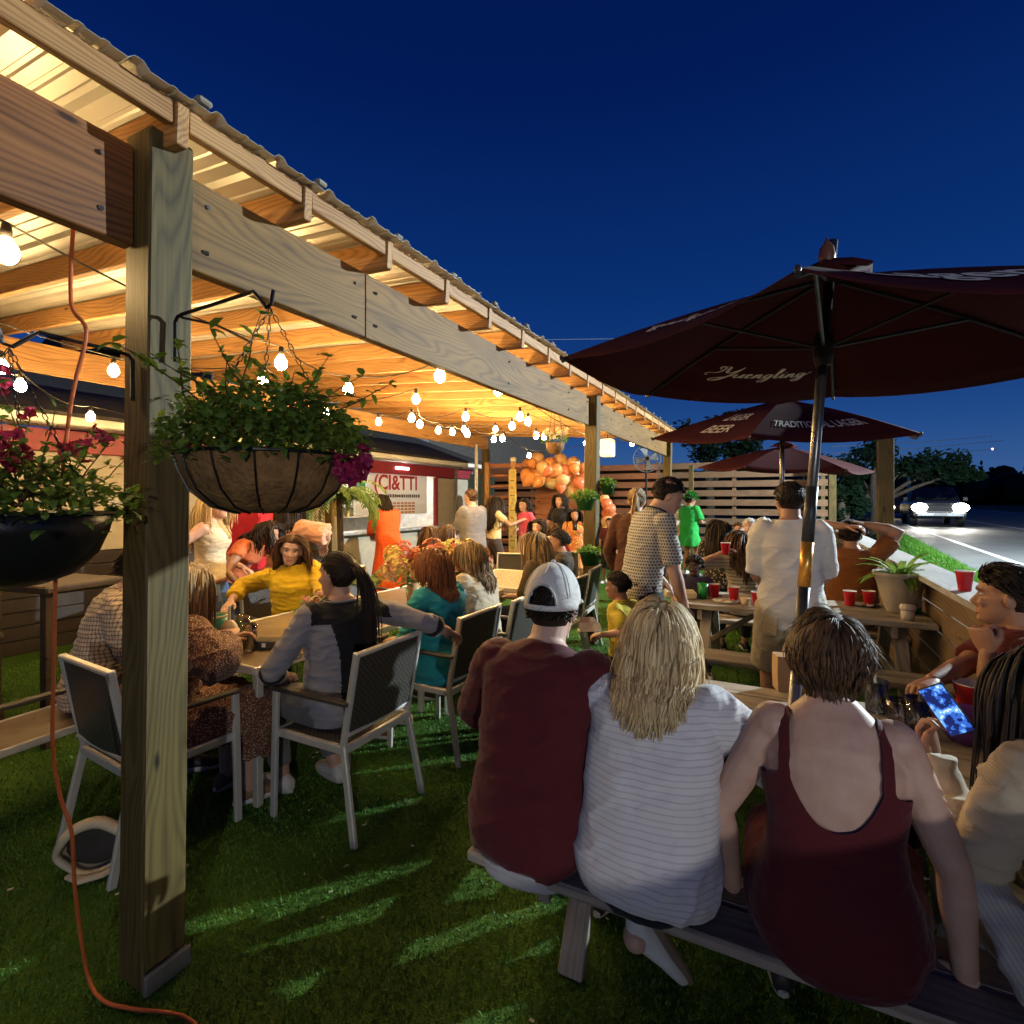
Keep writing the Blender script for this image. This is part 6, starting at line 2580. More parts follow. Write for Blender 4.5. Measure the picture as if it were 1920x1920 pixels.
# paper bag with twine handles, purple bowl, plates
pb = thing('paper_bag', 'small brown paper bag with twine handles beyond the tank-top woman', 'bag', at(1486, 2.34, .75), .3)
b = MB()
b.rings([[Vector((a * .075 * g, c * .04 * g, z)) for a, c in ((-1, -1), (1, -1), (1, 1), (-1, 1))] for z, g in ((0, .96), (.08, 1), (.155, .98))], True)
b.build('bag', mat('kraft_paper', (.42, .27, .14), .8, var=.12, bump=.2), pb)
for c in (-1, 1):
    MB().tube([(-.035, c * .03, .15), (-.02, c * .03, .20), (.02, c * .03, .20), (.035, c * .03, .15)], .003, 5).build('handle', mat('twine', (.5, .38, .22), .8), pb)
pu = thing('purple_bowl', 'glossy purple bowl under the raised phone', 'bowl', at(1812, 1.84, .75))
MB().lathe([(.001, 0), (.05, 0), (.09, .05), (.105, .10), (.102, .10), (.085, .05), (.001, .02)], n=26).build('bowl', mat('purple_plastic', (.12, .04, .22), .2), pu, True)
bt = thing('green_bottle', 'green glass bottle standing behind the large grey pot', 'bottle', at(1719, 3.92, .75))
MB().lathe([(.001, 0), (.032, 0), (.033, .13), (.014, .19), (.013, .23), (.001, .23)], n=16).build('bottle', mat('green_glass', (.02, .22, .06), .08), bt, True)
MB().lathe([(.0335, .05), (.0335, .10)], n=16).build('label', M_CUPW, bt, True)
jr = thing('lidded_jar', 'small cream lidded jar in front of the large grey pot', 'jar', at(1702, 3.70, .75))
MB().lathe([(.001, 0), (.04, 0), (.042, .07), (.001, .07)], n=18).build('jar', mat('cream_jar', (.6, .52, .42), .5), jr, True)
MB().lathe([(.001, .07), (.047, .07), (.049, .085), (.044, .105), (.001, .106)], n=18).build('lid', mat('cream_jar', (.6, .52, .42), .5), jr, True)
for i, (px, d, lab) in enumerate(((1618, 4.2, 'dark plate with napkins right of the umbrella pole'), (1362, 4.35, 'paper plate with scraps between the red cups'))):
    q_ = thing('plate', lab, 'plate', at(px, d, .75))
    MB().lathe([(.001, 0), (.075, 0), (.11, .014), (.108, .016), (.073, .004), (.001, .004)], n=24).build('plate', M_CUPW if i else M_ARM, q_, True)
    b = MB()
    for _ in range(7):
        b.box((rr.uniform(-.06, .06), rr.uniform(-.06, .06), .012), (.045, .03, .012), Matrix.Rotation(rr.uniform(0, 3), 3, 'Z'))
    b.build('scraps', mat('napkin_scrap', (.65, .55, .42), .8, var=.4, sc=40), q_)
fb = thing('food_tray', 'paper tray of food at the left end of the middle table', 'food tray', at(1275, 4.55, .75), .3)
MB().bbox((0, 0, .03), (.26, .17, .06), .01).build('tray', mat('paper_tray', (.6, .5, .33), .8, var=.15), fb)
for i, (px, d, c_, lab) in enumerate(((1440, 4.0, (.55, .42, .25), 'small cup of sauce beside the white-shirted man'),)):
    q_ = thing('sauce_cup', lab, 'cup', at(1398, 4.2, .75))
    MB().lathe([(.001, 0), (.03, 0), (.04, .06), (.001, .06)], n=14).build('cup', mat('sauce_cup', c_, .5), q_, True)
# snack bag on the wall cap at the right edge, white handbag on the turf
sb = thing('snack_bag', 'yellow patterned snack bag on the wall cap at the right edge', 'bag', at(1908, 2.5, 1.06), radians(20))
b = MB()
b.rings([[Vector((a * .06 * g, c * .03 * h, z)) for a, c in ((-1, -.3), (-.5, -1), (.5, -1), (1, -.3), (1, .3), (.5, 1), (-.5, 1), (-1, .3))] for z, g, h in ((0, .9, .5), (.05, 1, 1), (.12, 1, 1), (.17, 1, .15), (.185, 1, .1))], True)
b.build('bag', mat('yellow_bag', (.62, .46, .02), .35, var=.7, sc=22), sb)
hb_ = thing('handbag', 'cream slouchy handbag with a gaping dark mouth on the turf behind the front post', 'bag', (-2.63, 1.20, 0), radians(42))
hb_.scale = (.86, .86, .86)
M_CR = mat('cream_leather', (.62, .52, .34), .5, var=.12, bump=.2)
b = MB()
rs = []
for q, (w_, h_, y_) in enumerate(((.10, .075, .11), (.135, .10, .06), (.15, .115, 0), (.155, .12, -.03))):
    rs.append([Vector((cos(k * pi / 14) * w_ * (1 + .05 * sin(k * .7 + q)), y_ + .02 * sin(k * .9), .125 - .02 * (q == 0) + sin(k * pi / 14) * h_ * (1 if sin(k * pi / 14) > 0 else .98))) for k in range(28)])
b.rings(rs, False)
b.add(list(reversed(rs[0])), [tuple(range(28))])
b.build('body', M_CR, hb_, True)
rim = [Vector((cos(k * pi / 16) * (.152 + .012 * sin(k * .8)), -.035 - .015 * sin(k * .6), .13 + sin(k * pi / 16) * .118)) for k in range(33)]
MB().tube(rim, [.020 + .013 * max(0, sin(k * pi / 16)) for k in range(33)], 10, False, False, .8).build('rim', M_CR, hb_, True)
MB().ell((0, .012, .12), (.135, .01, .098)).build('lining', M_ARM, hb_, True)
MB().tube([(.12, -.03, .03), (.06, -.08, .02), (-.02, -.10, .018), (-.09, -.06, .02)], [.02, .026, .026, .018], 10, True, True, .5).build('strap', M_CR, hb_, True)

# bits of litter lying on the turf
rr = random.Random(61)
b = MB()
for _ in range(46):
    x, y = rr.uniform(-3.0, -.4), rr.uniform(.9, 3.2)
    q = rr.uniform(.004, .011)
    a = rr.uniform(0, 6.28)
    b.box((x, y, .024), (q * 2, q, .003), Matrix.Rotation(a, 3, 'Z') @ Matrix.Rotation(rr.uniform(-.5, .5), 3, 'X'))
tag(b.build('litter', mat('litter', (.55, .48, .36), .8, var=.5, sc=60), kind='stuff'), 'tiny pale scraps scattered on the turf between post and bench', 'litter')
# ------------------------------------------------------------------ the crowd
def C(name, col, col2=None, pat=None, sc=1.0, **k):
    key = ('cloth', name)
    if key not in _MC:
        _MC[key] = cloth(name, col, col2, pat, sc, **k)
    return _MC[key]


SH_W = mat('shoe_white', (.62, .6, .56), .5, var=.1)
SH_B = mat('shoe_dark', (.03, .026, .024), .5)
SOLE = mat('shoe_sole', (.5, .47, .42), .7)
TAN_SOLE = mat('shoe_gum_sole', (.20, .14, .09), .8, bump=.4)


def loc_of(loc, yaw, p):
    """world point -> figure frame"""
    a = radians(yaw)
    q = Vector(p) - Vector((loc[0], loc[1], 0))
    return Vector((q.x * cos(a) + q.y * sin(a), -q.x * sin(a) + q.y * cos(a), q.z))


HAIRS = {
    'short': dict(length=.045, n=640, rad=.0034, vol=.010, steps=5, wave=0),
    'crop': dict(length=.02, n=700, rad=.0026, vol=.009, steps=4, wave=0),
    'curly': dict(length=.10, n=420, rad=.0055, vol=.022, steps=7, curl=.5),
    'bob': dict(length=.21, n=560, rad=.0052, vol=.022, steps=9, part=.01, inward=.22, wave=.004),
    'long': dict(length=.40, n=560, rad=.0054, vol=.016, steps=10, part=.012, wave=.010),
    'longcurl': dict(length=.32, n=460, rad=.0060, vol=.024, steps=10, part=.0, curl=.28),
    'pony': dict(length=.34, n=420, rad=.0042, vol=.006, steps=7, tail=(0, -.125, .165), wave=0),
}


def mk(label, loc, yaw, d, fig, sk='light', hair=('short', 'brown'), shirt=None, pants=None, skirt=None, shoes=None, face=False, group=None, hk=None, smile=False, detail=True, z=0):
    f = Fig(**fig)
    t = person(label, (loc[0], loc[1], z), yaw, f, group)
    vox = max(.0058, min(.017, .0024 * d))
    f.body(vox, SK[sk], t, detail)
    if shirt:
        kw = dict(shirt)
        m = kw.pop('m')
        f.shirt(m, t, vox=max(.0075, min(.018, .003 * d)), **kw)
    if shirt and d < 4.2 and shirt.get('sleeve', .5) > 0:
        rg = f.ring(.517, .006, 24)
        MB().tube(rg + rg[:1], .0055, 6, False).build('collar', shirt['m'], t, True)
    if pants:
        kw = dict(pants)
        m = kw.pop('m')
        f.trousers(m, t, vox=max(.009, min(.02, .0034 * d)), **kw)
    if skirt:
        kw = dict(skirt)
        m = kw.pop('m')
        f.skirt(m, t, vox=max(.01, min(.02, .003 * d)), **kw)
    if shoes:
        f.shoes(shoes[0], shoes[1], t)
    if hair:
        kw = dict(HAIRS[hair[0]])
        q = max(.35, min(1, 2.6 / d))
        kw['n'] = int(kw['n'] * q)
        kw['rad'] = kw['rad'] / sqrt(q)
        if d > 3.6:
            kw['nose'] = 4
        kw.update(hk or {})
        f.hair(HR[hair[1]], t, seed=int(loc[0] * 97 + loc[1] * 53) % 997, **kw)
    if face:
        f.face(t, smile=smile)
    t['_'] = 0
    del t['_']
    return t, f


# --- three people with their backs to us on the nearest bench
MAROON = C('maroon_tee', (.085, .010, .012), var=.1)
J_BLUE = C('dark_jeans', (.018, .022, .035))
BLACKC = C('black_cloth', (.012, .012, .014))

t, f = mk('person in maroon t-shirt and white cap at the left end of the near bench', (-.73, 1.575), 0, 1.8,
          dict(H=1.80, lean=13, hp=4, fat=1.13, sh=1.03, lh=Vector((-.20, .42, .80)), rh=Vector((.13, .45, .80)), hy=3), 'fair', ('short', 'dark'),
          dict(m=MAROON, hem=-.118, sleeve=.92, inf=.020, loose=1.2, wr=.008, wf=(9, 9, 20), sl_inf=.022), dict(m=J_BLUE), shoes=(SH_B, SOLE), hk=dict(length=.028, n=700, line=.10, vol=.003, temple=.07))
f.shirt(C('white_undershirt', (.50, .48, .47)), t, vox=.01, hem=-.150, neck=-.095, sleeve=-1, inf=.034, name='undershirt', wr=.003)


def baseball_cap(f, parent, m):
    k = f.hk
    b = MB()
    nu, nv = 48, 18
    idx = {}
    # dome a little above the brow line, opening cut at the back
    for j in range(nv + 1):
        a = (pi / 2) * j / nv
        for i in range(nu):
            th = 2 * pi * i / nu
            r = cos(a)
            pan = 1 - .012 * abs(sin(3 * th)) * sin(a * 2)
            p = Vector((cos(th) * r * .095 * pan, sin(th) * r * .117 * pan - .004, .126 + sin(a) ** .88 * .140 - .012 * (1 - sin(a)) * (1 if sin(th) < 0 else -.3)))
            idx[(i, j)] = len(b.v)
            b.v.append(tuple(f.G(*p)))
    for j in range(nv):
        for i in range(nu):
            th = 2 * pi * (i + .5) / nu + pi / 2
            x = (math.atan2(sin(th), cos(th)))
            back = abs(x) < .01
            dx = abs(((i + .5) / nu - .75) * 2 * pi)
            hgt = (j + .5) / nv
            if (dx / .52) ** 2 + ((hgt - .06) / .27) ** 2 < 1 and hgt > .055:
                continue
            i2 = (i + 1) % nu
            b.f.append((idx[(i, j)], idx[(i2, j)], idx[(i2, j + 1)], idx[(i, j + 1)]))
    crown = b.build('cap', m, parent, True)
    md = crown.modifiers.new('t', 'SOLIDIFY')
    md.thickness = .0025
    # strap arch piping, seams, button
    b = MB()
    arch = []
    for q in range(15):
        a = pi * q / 14
        dx = cos(a) * .53
        h = .06 + sin(a) * .28
        th = 1.5 * pi + dx
        el = (pi / 2) * h
        r = cos(el)
        arch.append(f.G(cos(th) * r * .0965, sin(th) * r * .1185 - .004, .126 + sin(el) ** .88 * .140 - .012 * (1 - sin(el))))
    b.tube(arch, .0042, 6)
    b.build('strap_arch', mat('cap_edge', (.50, .49, .46), .6), crown, True)
    b = MB()
    for q in range(6):
        th = pi / 6 + q * pi / 3
        b.tube([f.G(cos(th) * cos(e) * .0958, sin(th) * cos(e) * .1178 - .004, .1265 + sin(e) ** .88 * .140) for e in [pi / 2 * w / 9 for w in range(1 if q not in (4,) else 4, 10)]], .0016, 4)
    b.build('seams', mat('cap_edge', (.50, .49, .46), .6), crown)
    MB().ell(f.G(0, -.004, .267), .009 * k).build('button', m, crown, True)
    b = MB()
    rs = []
    for yy in (0, 1):
        rs.append([f.G(cos(a) * (.078 + .004 * yy), .07 + sin(a) * .055 + yy * .055 * sin(a), .136 - .012 * yy - .002 * sin(a)) for a in [pi * q / 12 for q in range(13)]])
    n = 13
    b.v = [tuple(v) for r in rs for v in r]
    b.f = [(i, i + 1, n + i + 1, n + i) for i in range(n - 1)]
    br = b.build('brim', m, crown, True)
    br.modifiers.new('t', 'SOLIDIFY').thickness = .003


baseball_cap(f, t, C('cap_white', (.66, .64, .60), var=.05))

STRIPE = C('white_striped_tee', (.62, .59, .59), (.48, .46, .48), 'stripe', .72, var=.06)
t, f = mk('person with blond shoulder-length hair in a white striped top on the near bench', (-.345, 1.555), 0, 1.6,
          dict(H=1.66, lean=15, hp=2, bust=.03, fat=1.08, hipw=1.08, lh=Vector((-.16, .42, .80)), rh=Vector((.16, .40, .80)), le=(-1, -.1, -.5), re=(1, -.1, -.5),
               rf=Vector((-.04, .03, .27)), footdir={1: (.15, .05, -.24)}, footup={1: (-.8, -.5, .2)}), 'fair', None,
          dict(m=STRIPE, hem=-.075, sleeve=.98, inf=.026, loose=1.6, wr=.009, wf=(10, 10, 16), sl_inf=.042), dict(m=BLACKC, hem=.90), None)
f.hair(HR['blond'], t, length=.25, n=2900, rad=.0031, line=.14, part=.012, wave=.018, seed=3, vol=.026, off=.030, steps=13, nose=5)
t2 = f
# her white trainer tucked back under the bench, sole to the camera
f.shoes(SH_W, TAN_SOLE, t)

DRESS = C('dark_maroon_dress', (.085, .010, .013), var=.1)
t, f = mk('person with short brown hair and bare shoulders in a dark maroon strappy top', (.125, 1.56), 0, 1.5,
          dict(H=1.68, lean=9, hp=12, bust=.035, fat=1.05, hipw=1.02, sh=.86, lh=Vector((-.245, .10, .475)), rh=Vector((.275, .05, .46)), le=(-1, -.5, 0), re=(1, -.5, 0), hy=-4,
               lhd=(.05, .8, -.5), rhd=(0, .8, -.5), lpn=(.4, 0, -1), rpn=(-.4, 0, -1), rf=Vector((.25, .36, .085))), 'fair', None, None, None, None)
zt = f.at(.30)[0].z


def tank(c):
    x = np.abs(c[:, 0])
    z = c[:, 2]
    edge = np.where(x < .098, zt - .045 + (x / .098) ** 2.6 * .10, np.where(x < .124, 9.0, zt + .055 - (x - .124) * .55))
    front = c[:, 1] > f.at(.3)[0].y
    edge = np.where(front & (x < .098), zt + .02, edge)
    return z < edge


f.shirt(DRESS, t, vox=.0075, inf=.011, hem=-.12, sleeve=-1, wr=.004, name='dress', neck=.50, keep=tank, flare=.05, wf=(10, 10, 18))
f.trousers(DRESS, t, vox=.012, inf=.018, hem=.45, name='dress_skirt', wr=.006, leg_w=1.05)
f.hair(HR['brown'], t, length=.088, n=2800, rad=.0027, line=.145, part=.02, wave=.004, seed=9, vol=.006, steps=9, inward=.36, off=.012)
f.shoes(SH_B, SOLE, t)

# --- woman with the phone, cut by the right edge
loc = (.70, 1.57)
KNIT = C('beige_knit', (.52, .43, .30), (.47, .38, .26), 'knit', .5)
f = Fig(H=1.66, lean=14, hp=16, hy=30, bust=.03, fat=1.05, lh=loc_of(loc, 12, P3(1750, 1425, 1.45)), le=(-.1, -.5, -1), rh=Vector((.1, .38, .78)), lhand='grip', lhd=(-.10, .35, 1), lpn=(.55, -.75, .2))
t = person('person with long dark hair holding up a glowing phone at the right edge', (*loc, 0), 12, f)
f.body(.0065, SK['tan'], t)
f.shirt(KNIT, t, vox=.0085, inf=.020, hem=-.10, sleeve=1.75, neck=.50, wr=.010, loose=1.2, name='cardigan')
f.trousers(C('grey_jeans', (.16, .17, .19)), t, vox=.012)
b = MB()
E, Wr = f.E[-1], f.Wr[-1]
b.tube([E.lerp(Wr, q) for q in (-.02, .15, .3, .5, .7, .86, .98)], [.058, .062, .056, .058, .050, .048, .042], 16, True)
me = remesh(b, .006, 3)
f.wrinkle(me, .013, (8, 8, 30), 4, .8)
me.shade_smooth()
sl_ = link('cardigan_sleeve', me, KNIT, t)
b = MB()
b.tube([E + Vector((.01, .0, .02)), E + Vector((.03, -.05, -.07)), E + Vector((.07, -.12, -.16)), Vector((.0, -.19, .56)), Vector((.1, -.2, .46)), Vector((.05, -.20, .30))], [.05, .05, .055, .085, .10, .09], 14, True, True, .6)
b.tube([Vector((.0, -.19, .60)), Vector((.12, -.20, .58)), Vector((.26, -.16, .62))], [.07, .08, .07], 12, True, True)
me = remesh(b, .007, 3)
f.wrinkle(me, .016, (12, 12, 12), 8, .8)
me.shade_smooth()
link('hanging_cardigan', me, C('grey_cardigan', (.46, .43, .40), (.38, .36, .33), 'knit'), t)
f.hair(HR['dark'], t, length=.46, n=3000, rad=.0034, line=.15, part=.0, wave=.012, seed=12, vol=.018, steps=12, off=.035)
f.shoes(SH_B, SOLE, t)
ph = thing('phone', 'phone with a bright blue screen held up in a hand at the right edge', 'phone', P3(1774, 1330, 1.385))
cx = R_.copy()
nrm = (Vector((0, 0, 1.6)) - Vector(ph.location)).normalized()
upv = (Vector((0, 0, 1)) * .80 - R_ * .36 + F_ * .3)
upv = (upv - nrm * upv.dot(nrm)).normalized()
nrm = (nrm * 1.0 - upv * .35 - R_ * .42).normalized()
upv = (upv - nrm * upv.dot(nrm)).normalized()
xv = upv.cross(nrm)
PM = Matrix((xv, upv, nrm)).transposed()
MB().bbox((0, 0, 0), (.062, .128, .008), .003, PM).build('case', mat('phone_case', (.02, .02, .022), .3), ph)


def screen():
    t = NT('phone_screen')
    v = t.vec((1, 1, 1), rnd=False)
    n1 = t.noise(v, 38, 2)
    c = t.ramp(n1, [(.38, (.006, .015, .10)), (.47, (.03, .11, .50)), (.55, (.14, .36, .80)), (.63, (.60, .76, .95))], 'CONSTANT')
    t.L(c, t.b.inputs['Emission Color'])
    t.b.inputs['Emission Strength'].default_value = 1.15
    return t.done((.01, .01, .02), .2)


MB().bbox(nrm * .0046, (.057, .122, .0012), .0005, PM).build('screen', screen(), ph)

# --- maroon boy at the right end of the near table
loc = (.90, 2.86)
yw = 88
t, f = mk('person with black hair in a maroon t-shirt resting chin on hand at the right edge', loc, yw, 2.1,
          dict(H=1.72, lean=2, hp=2, hy=-14, lh=loc_of(loc, yw, P3(1852, 1222, 2.08)), le=(-.1, .3, -1), rh=loc_of(loc, yw, P3(1722, 1292, 2.05)), re=(.6, -.2, -.5), lhand='fist', rhand='relaxed', lhd=(.0, .3, 1), lpn=(.6, -.6, 0)), 'tan', ('short', 'dark'),
          dict(m=C('bright_maroon_tee', (.10, .010, .012)), sleeve=.85, inf=.02, loose=1.15), dict(m=BLACKC), shoes=(SH_B, SOLE), face=True, hk=dict(length=.06, n=900, vol=.014, rad=.0038))

# --- standing men
LINEN = C('white_linen', (.66, .62, .56), var=.05)
KHAKI = C('khaki_shorts', (.47, .38, .25), var=.08)
loc = at(1484, 3.36)
t, f = mk('person in a white short-sleeved shirt and khaki shorts standing by the umbrella pole', loc, 8, 3.3,
          dict(pose='stand', H=1.72, lean=2, fat=1.06, sh=.95, hy=14, hp=4, lh=Vector((-.14, .30, 1.04)), rh=Vector((.14, .30, 1.04)), le=(-.35, -1, -.6), re=(.35, -1, -.6), lhand='grip', rhand='grip'), 'tan', ('crop', 'dark'),
          dict(m=LINEN, hem=-.16, sleeve=.95, inf=.020, loose=1.1, wr=.012, wf=(9, 9, 12), sl_inf=.022), dict(m=KHAKI, hem=.5, inf=.02, leg_w=1.1, hem_w=.088), shoes=(SH_B, SOLE), hk=dict(n=620, length=.025, rad=.003, temple=.08))
MB().bbox((-.135, -.095, .80), (.09, .012, .12), .004, Matrix.Rotation(radians(-35), 3, 'Z')).build('pocket', KHAKI, t)

CHECK = C('grey_check_polo', (.42, .39, .34), (.075, .07, .066), 'check', .85, var=.06)
loc = at(1200, 3.62)
t, f = mk('person with a shaved fade in a grey checked polo leaning over the middle table', loc, -50, 3.6,
          dict(pose='stand', H=1.80, lean=13, hp=30, hy=-16, fat=1.0, sh=.97, lh=Vector((-.20, .30, .98)), rh=Vector((.24, .22, .80)), re=(.6, -1, 0), le=(-1, -.6, -.3), rhd=(.1, .25, -1), rpn=(-1, 0, 0)), 'light', ('crop', 'dark'),
          dict(m=CHECK, hem=-.13, sleeve=.9, inf=.014, loose=1.15, wr=.008, sl_inf=.014), dict(m=BLACKC), shoes=(SH_B, SOLE), face=True, hk=dict(temple=.1))
# dark collar
c, r_, f_, u_ = f.frame(.515)
MB().tube([c + (r_ * cos(q * pi / 8) * .066 + f_ * sin(q * pi / 8) * .066) + u_ * .012 for q in range(17)], .013, 8).build('collar', BLACKC, t, True)

t, f = mk('person with a fair ponytail in a brown jacket standing behind the checked polo', at(1190, 4.9), -8, 4.9,
          dict(pose='stand', H=1.72, lean=3, bust=.03, hy=18), 'light', ('pony', 'dirty'), dict(m=C('brown_jacket', (.075, .026, .012)), sleeve=1.9, inf=.022, hem=-.12), dict(m=BLACKC), shoes=(SH_B, SOLE))

# --- child in yellow with a paper
loc = at(1172, 3.32)
yw = 78
t, f = mk('child in a yellow shirt holding a folded paper, seen past the blond hair', loc, yw, 3.0,
          dict(pose='stand', H=1.13, lean=4, hy=10, hp=6, lh=loc_of(loc, yw, P3(1130, 1190, 3.18)), rh=loc_of(loc, yw, P3(1132, 1190, 3.3)), lhand='grip'), 'tan', ('short', 'dark'), dict(m=C('yellow_tee', (.55, .42, .03)), sleeve=.8, inf=.015), dict(m=J_BLUE), shoes=(SH_W, SOLE), face=True)
pp = thing('folded_paper', 'pale folded paper held in the child\'s hand by the second post', 'paper', P3(1105, 1168, 3.2), radians(27))
b = MB()
b.add([(-.075, 0, -.035), (.075, .02, -.03), (.03, .03, .03), (-.04, .01, .035), (-.07, -.06, -.04), (.07, -.05, -.037), (.06, -.02, .004), (-.055, -.03, .01)], [(0, 1, 2, 3), (4, 5, 6, 7), (0, 4, 5, 1)])
b.build('sheet', mat('paper', (.68, .56, .38), .8), pp).modifiers.new('t', 'SOLIDIFY').thickness = .0015

# --- middle picnic table
loc = at(1596, 4.7)
yw = -5
t, f = mk('person in a rust-brown shirt with both arms raised at the middle table', loc, yw, 4.7,
          dict(H=1.76, seat=.52, lean=4, fat=1.15, hy=-10, hp=-2, lh=Vector((-.03, -.02, 1.36)), rh=Vector((.10, .06, 1.38)), le=(-1, .3, .2), re=(1, .1, -.6), lhand='relaxed', rhand='grip'), 'tan', ('short', 'dark'),
          dict(m=C('rust_tee', (.19, .062, .014)), sleeve=.7, inf=.02, loose=1.2), dict(m=KHAKI, hem=.5), shoes=(SH_B, SOLE))
tk = tumbler('clear tumbler raised beside the head of the man in rust brown', P3(1622, 1000, 4.75), .036, .11)
loc = at(1307, 4.75)
t, f = mk('small child with dark curly hair looking over the left end of the middle table', loc, 165, 4.8,
          dict(pose='stand', H=1.08, lean=4, hp=8), 'dark', ('curly', 'dark'), dict(m=C('dark_tee', (.03, .02, .05)), sleeve=.8), dict(m=BLACKC), shoes=(SH_W, SOLE), face=True, hk=dict(length=.05, rad=.008))
loc = at(1397, 5.2)
t, f = mk('person with long dark hair and beige striped shirt, one arm out, at the middle table', loc, 20, 5.2,
          dict(H=1.66, lean=8, bust=.03, lh=loc_of(loc, 20, P3(1352, 1037, 5.2)), rh=Vector((.2, .3, .85)), le=(-1, -.3, .1)), 'light', ('long', 'brown'), dict(m=C('beige_stripe', (.42, .34, .22), (.14, .10, .06), 'stripe', 1.4), sleeve=.9, inf=.02), dict(m=J_BLUE), shoes=(SH_B, SOLE))
dup(C0, P3(1360, 1040, 5.15), 0, 'red cup held out in the air by the arm of the long-haired woman')

# --- farthest picnic table
BGW = C('black_ornament', (.02, .016, .014), (.32, .24, .16), 'dots', 2.2)
t, f = mk('person with long dark hair and dark patterned top left of the farthest table', at(1346, 6.6), -4, 6.6,
          dict(H=1.70, seat=.48, lean=6, bust=.03, hy=-14), 'light', ('long', 'dark'), dict(m=BGW, sleeve=1.2, inf=.018), dict(m=BLACKC), shoes=(SH_B, SOLE))
t, f = mk('child in a teal shirt at the far side of the farthest table', at(1388, 7.9), 170, 7.9, dict(H=1.5, seat=.5, lean=4), 'light', ('short', 'brown'), dict(m=C('teal_tee', (.03, .36, .30)), sleeve=.8), dict(m=J_BLUE), face=True, detail=True)
t, f = mk('elderly person with white hair and dark jacket at the farthest table', at(1407, 7.4), 172, 7.4, dict(H=1.62, seat=.52, lean=5, fat=1.1), 'fair', ('short', 'white'), dict(m=C('dark_jacket', (.02, .018, .022)), sleeve=1.9), dict(m=BLACKC), face=True)
t, f = mk('elderly person with silver curls in a black top beside the man in white', at(1436, 7.4), 165, 7.4, dict(H=1.62, seat=.52, lean=6, bust=.03), 'fair', ('curly', 'white'), dict(m=BLACKC, sleeve=1.2), dict(m=BLACKC), face=True)

# --- guests in front of the fence
GREEN = C('bright_green_dress', (.02, .34, .06), var=.12)
loc = at(1292, 11.2)
t, f = mk('person in a short bright green dress standing before the slatted fence', loc, -25, 9,
          dict(pose='stand', H=1.72, lean=2, bust=.03, hy=-30, lh=Vector((-.05, .30, 1.12)), rh=Vector((.15, .30, 1.12))), 'tan', ('curly', 'dark'), dict(m=GREEN, sleeve=.8, inf=.035, hem=.0, loose=1.4), None, dict(m=GREEN, hemz=.62, flare=.10, inf=.03), shoes=(SH_W, SOLE), hk=dict(length=.03))
b = MB()
rr = random.Random(3)
for _ in range(120):
    d = Vector((rr.gauss(0, 1), rr.gauss(0, 1), abs(rr.gauss(.2, .8)))).normalized()
    leaf(b, f.G(d.x * .09, d.y * .11, .12 + d.z * .12), d + Vector((rr.gauss(0, .5), rr.gauss(0, .5), 0)), .10, .06)
b.build('leafy_headpiece', leafm('wig_leaf', (.03, .22, .04), (.08, .4, .08), 20), t)
t, f = mk('person with a pale shirt mostly hidden behind the green dress', at(1266, 11.8), 150, 9, dict(pose='stand', H=1.76, lean=1), 'fair', ('short', 'grey'), dict(m=C('pale_stripe', (.5, .5, .42), (.3, .32, .26), 'stripe', 2), sleeve=.8), dict(m=KHAKI), shoes=(SH_B, SOLE), face=True)
t, f = mk('person in pink shirt and pale skirt before the plank backdrop', at(986, 9.6), 150, 8.5,
          dict(pose='stand', H=1.62, lean=3, bust=.03, hy=20, lh=Vector((-.22, .15, .98)), rh=Vector((.25, .1, 1.0))), 'light', ('longcurl', 'dark'), dict(m=C('hot_pink', (.58, .08, .13)), sleeve=.5, hem=.05), None, dict(m=C('peach_skirt', (.66, .40, .22)), hemz=.5, flare=.14), shoes=(SH_W, SOLE), face=True)
t, f = mk('person with very long dark hair and a cream top at the shelf frame', at(926, 9.0), -40, 8.5,
          dict(pose='stand', H=1.66, lean=3, bust=.03, hy=30, rh=Vector((.30, .38, 1.25))), 'tan', ('long', 'dark'), dict(m=C('cream_top', (.55, .44, .24)), sleeve=.6, hem=.02), dict(m=C('dark_shorts', (.05, .035, .03)), hem=.5), shoes=(SH_W, SOLE), hk=dict(length=.5))
t, f = mk('person in black with dark curls and a yellow arm wrap before the plank backdrop', at(1052, 9.8), 175, 8.5,
          dict(pose='stand', H=1.70, lean=2, bust=.03, lh=Vector((-.30, .15, 1.1)), rh=Vector((.2, .25, 1.05))), 'light', ('longcurl', 'dark'), dict(m=BLACKC, sleeve=.6), None, dict(m=BLACKC, hemz=.5, flare=.06), shoes=(SH_B, SOLE), face=True)
t, f = mk('smiling person with curly dark hair seated below the balloon arch', at(1012, 8.0), 175, 8, dict(H=1.66, lean=4, bust=.03, seat=.46), 'light', ('longcurl', 'dark'), dict(m=C('cream_blouse', (.6, .5, .36)), sleeve=.9), dict(m=J_BLUE), face=True)
t, f = mk('person in a bright red shirt seen from behind below the balloon arch', at(1035, 7.2), 5, 7.2, dict(H=1.60, lean=4, seat=.46), 'light', ('short', 'brown'), dict(m=C('bright_red', (.45, .025, .03)), sleeve=.9), dict(m=J_BLUE))
t, f = mk('person in an orange and yellow dress at the foot of the balloon column', at(1078, 8.8), 200, 8, dict(pose='stand', H=1.45, lean=3, bust=.02), 'tan', ('long', 'dark'), dict(m=C('orange_print', (.55, .18, .06), (.62, .5, .1), 'dots', 3), sleeve=.7), None, dict(m=C('orange_print', (.55, .18, .06)), hemz=.45, flare=.12), shoes=(SH_W, SOLE), face=True)
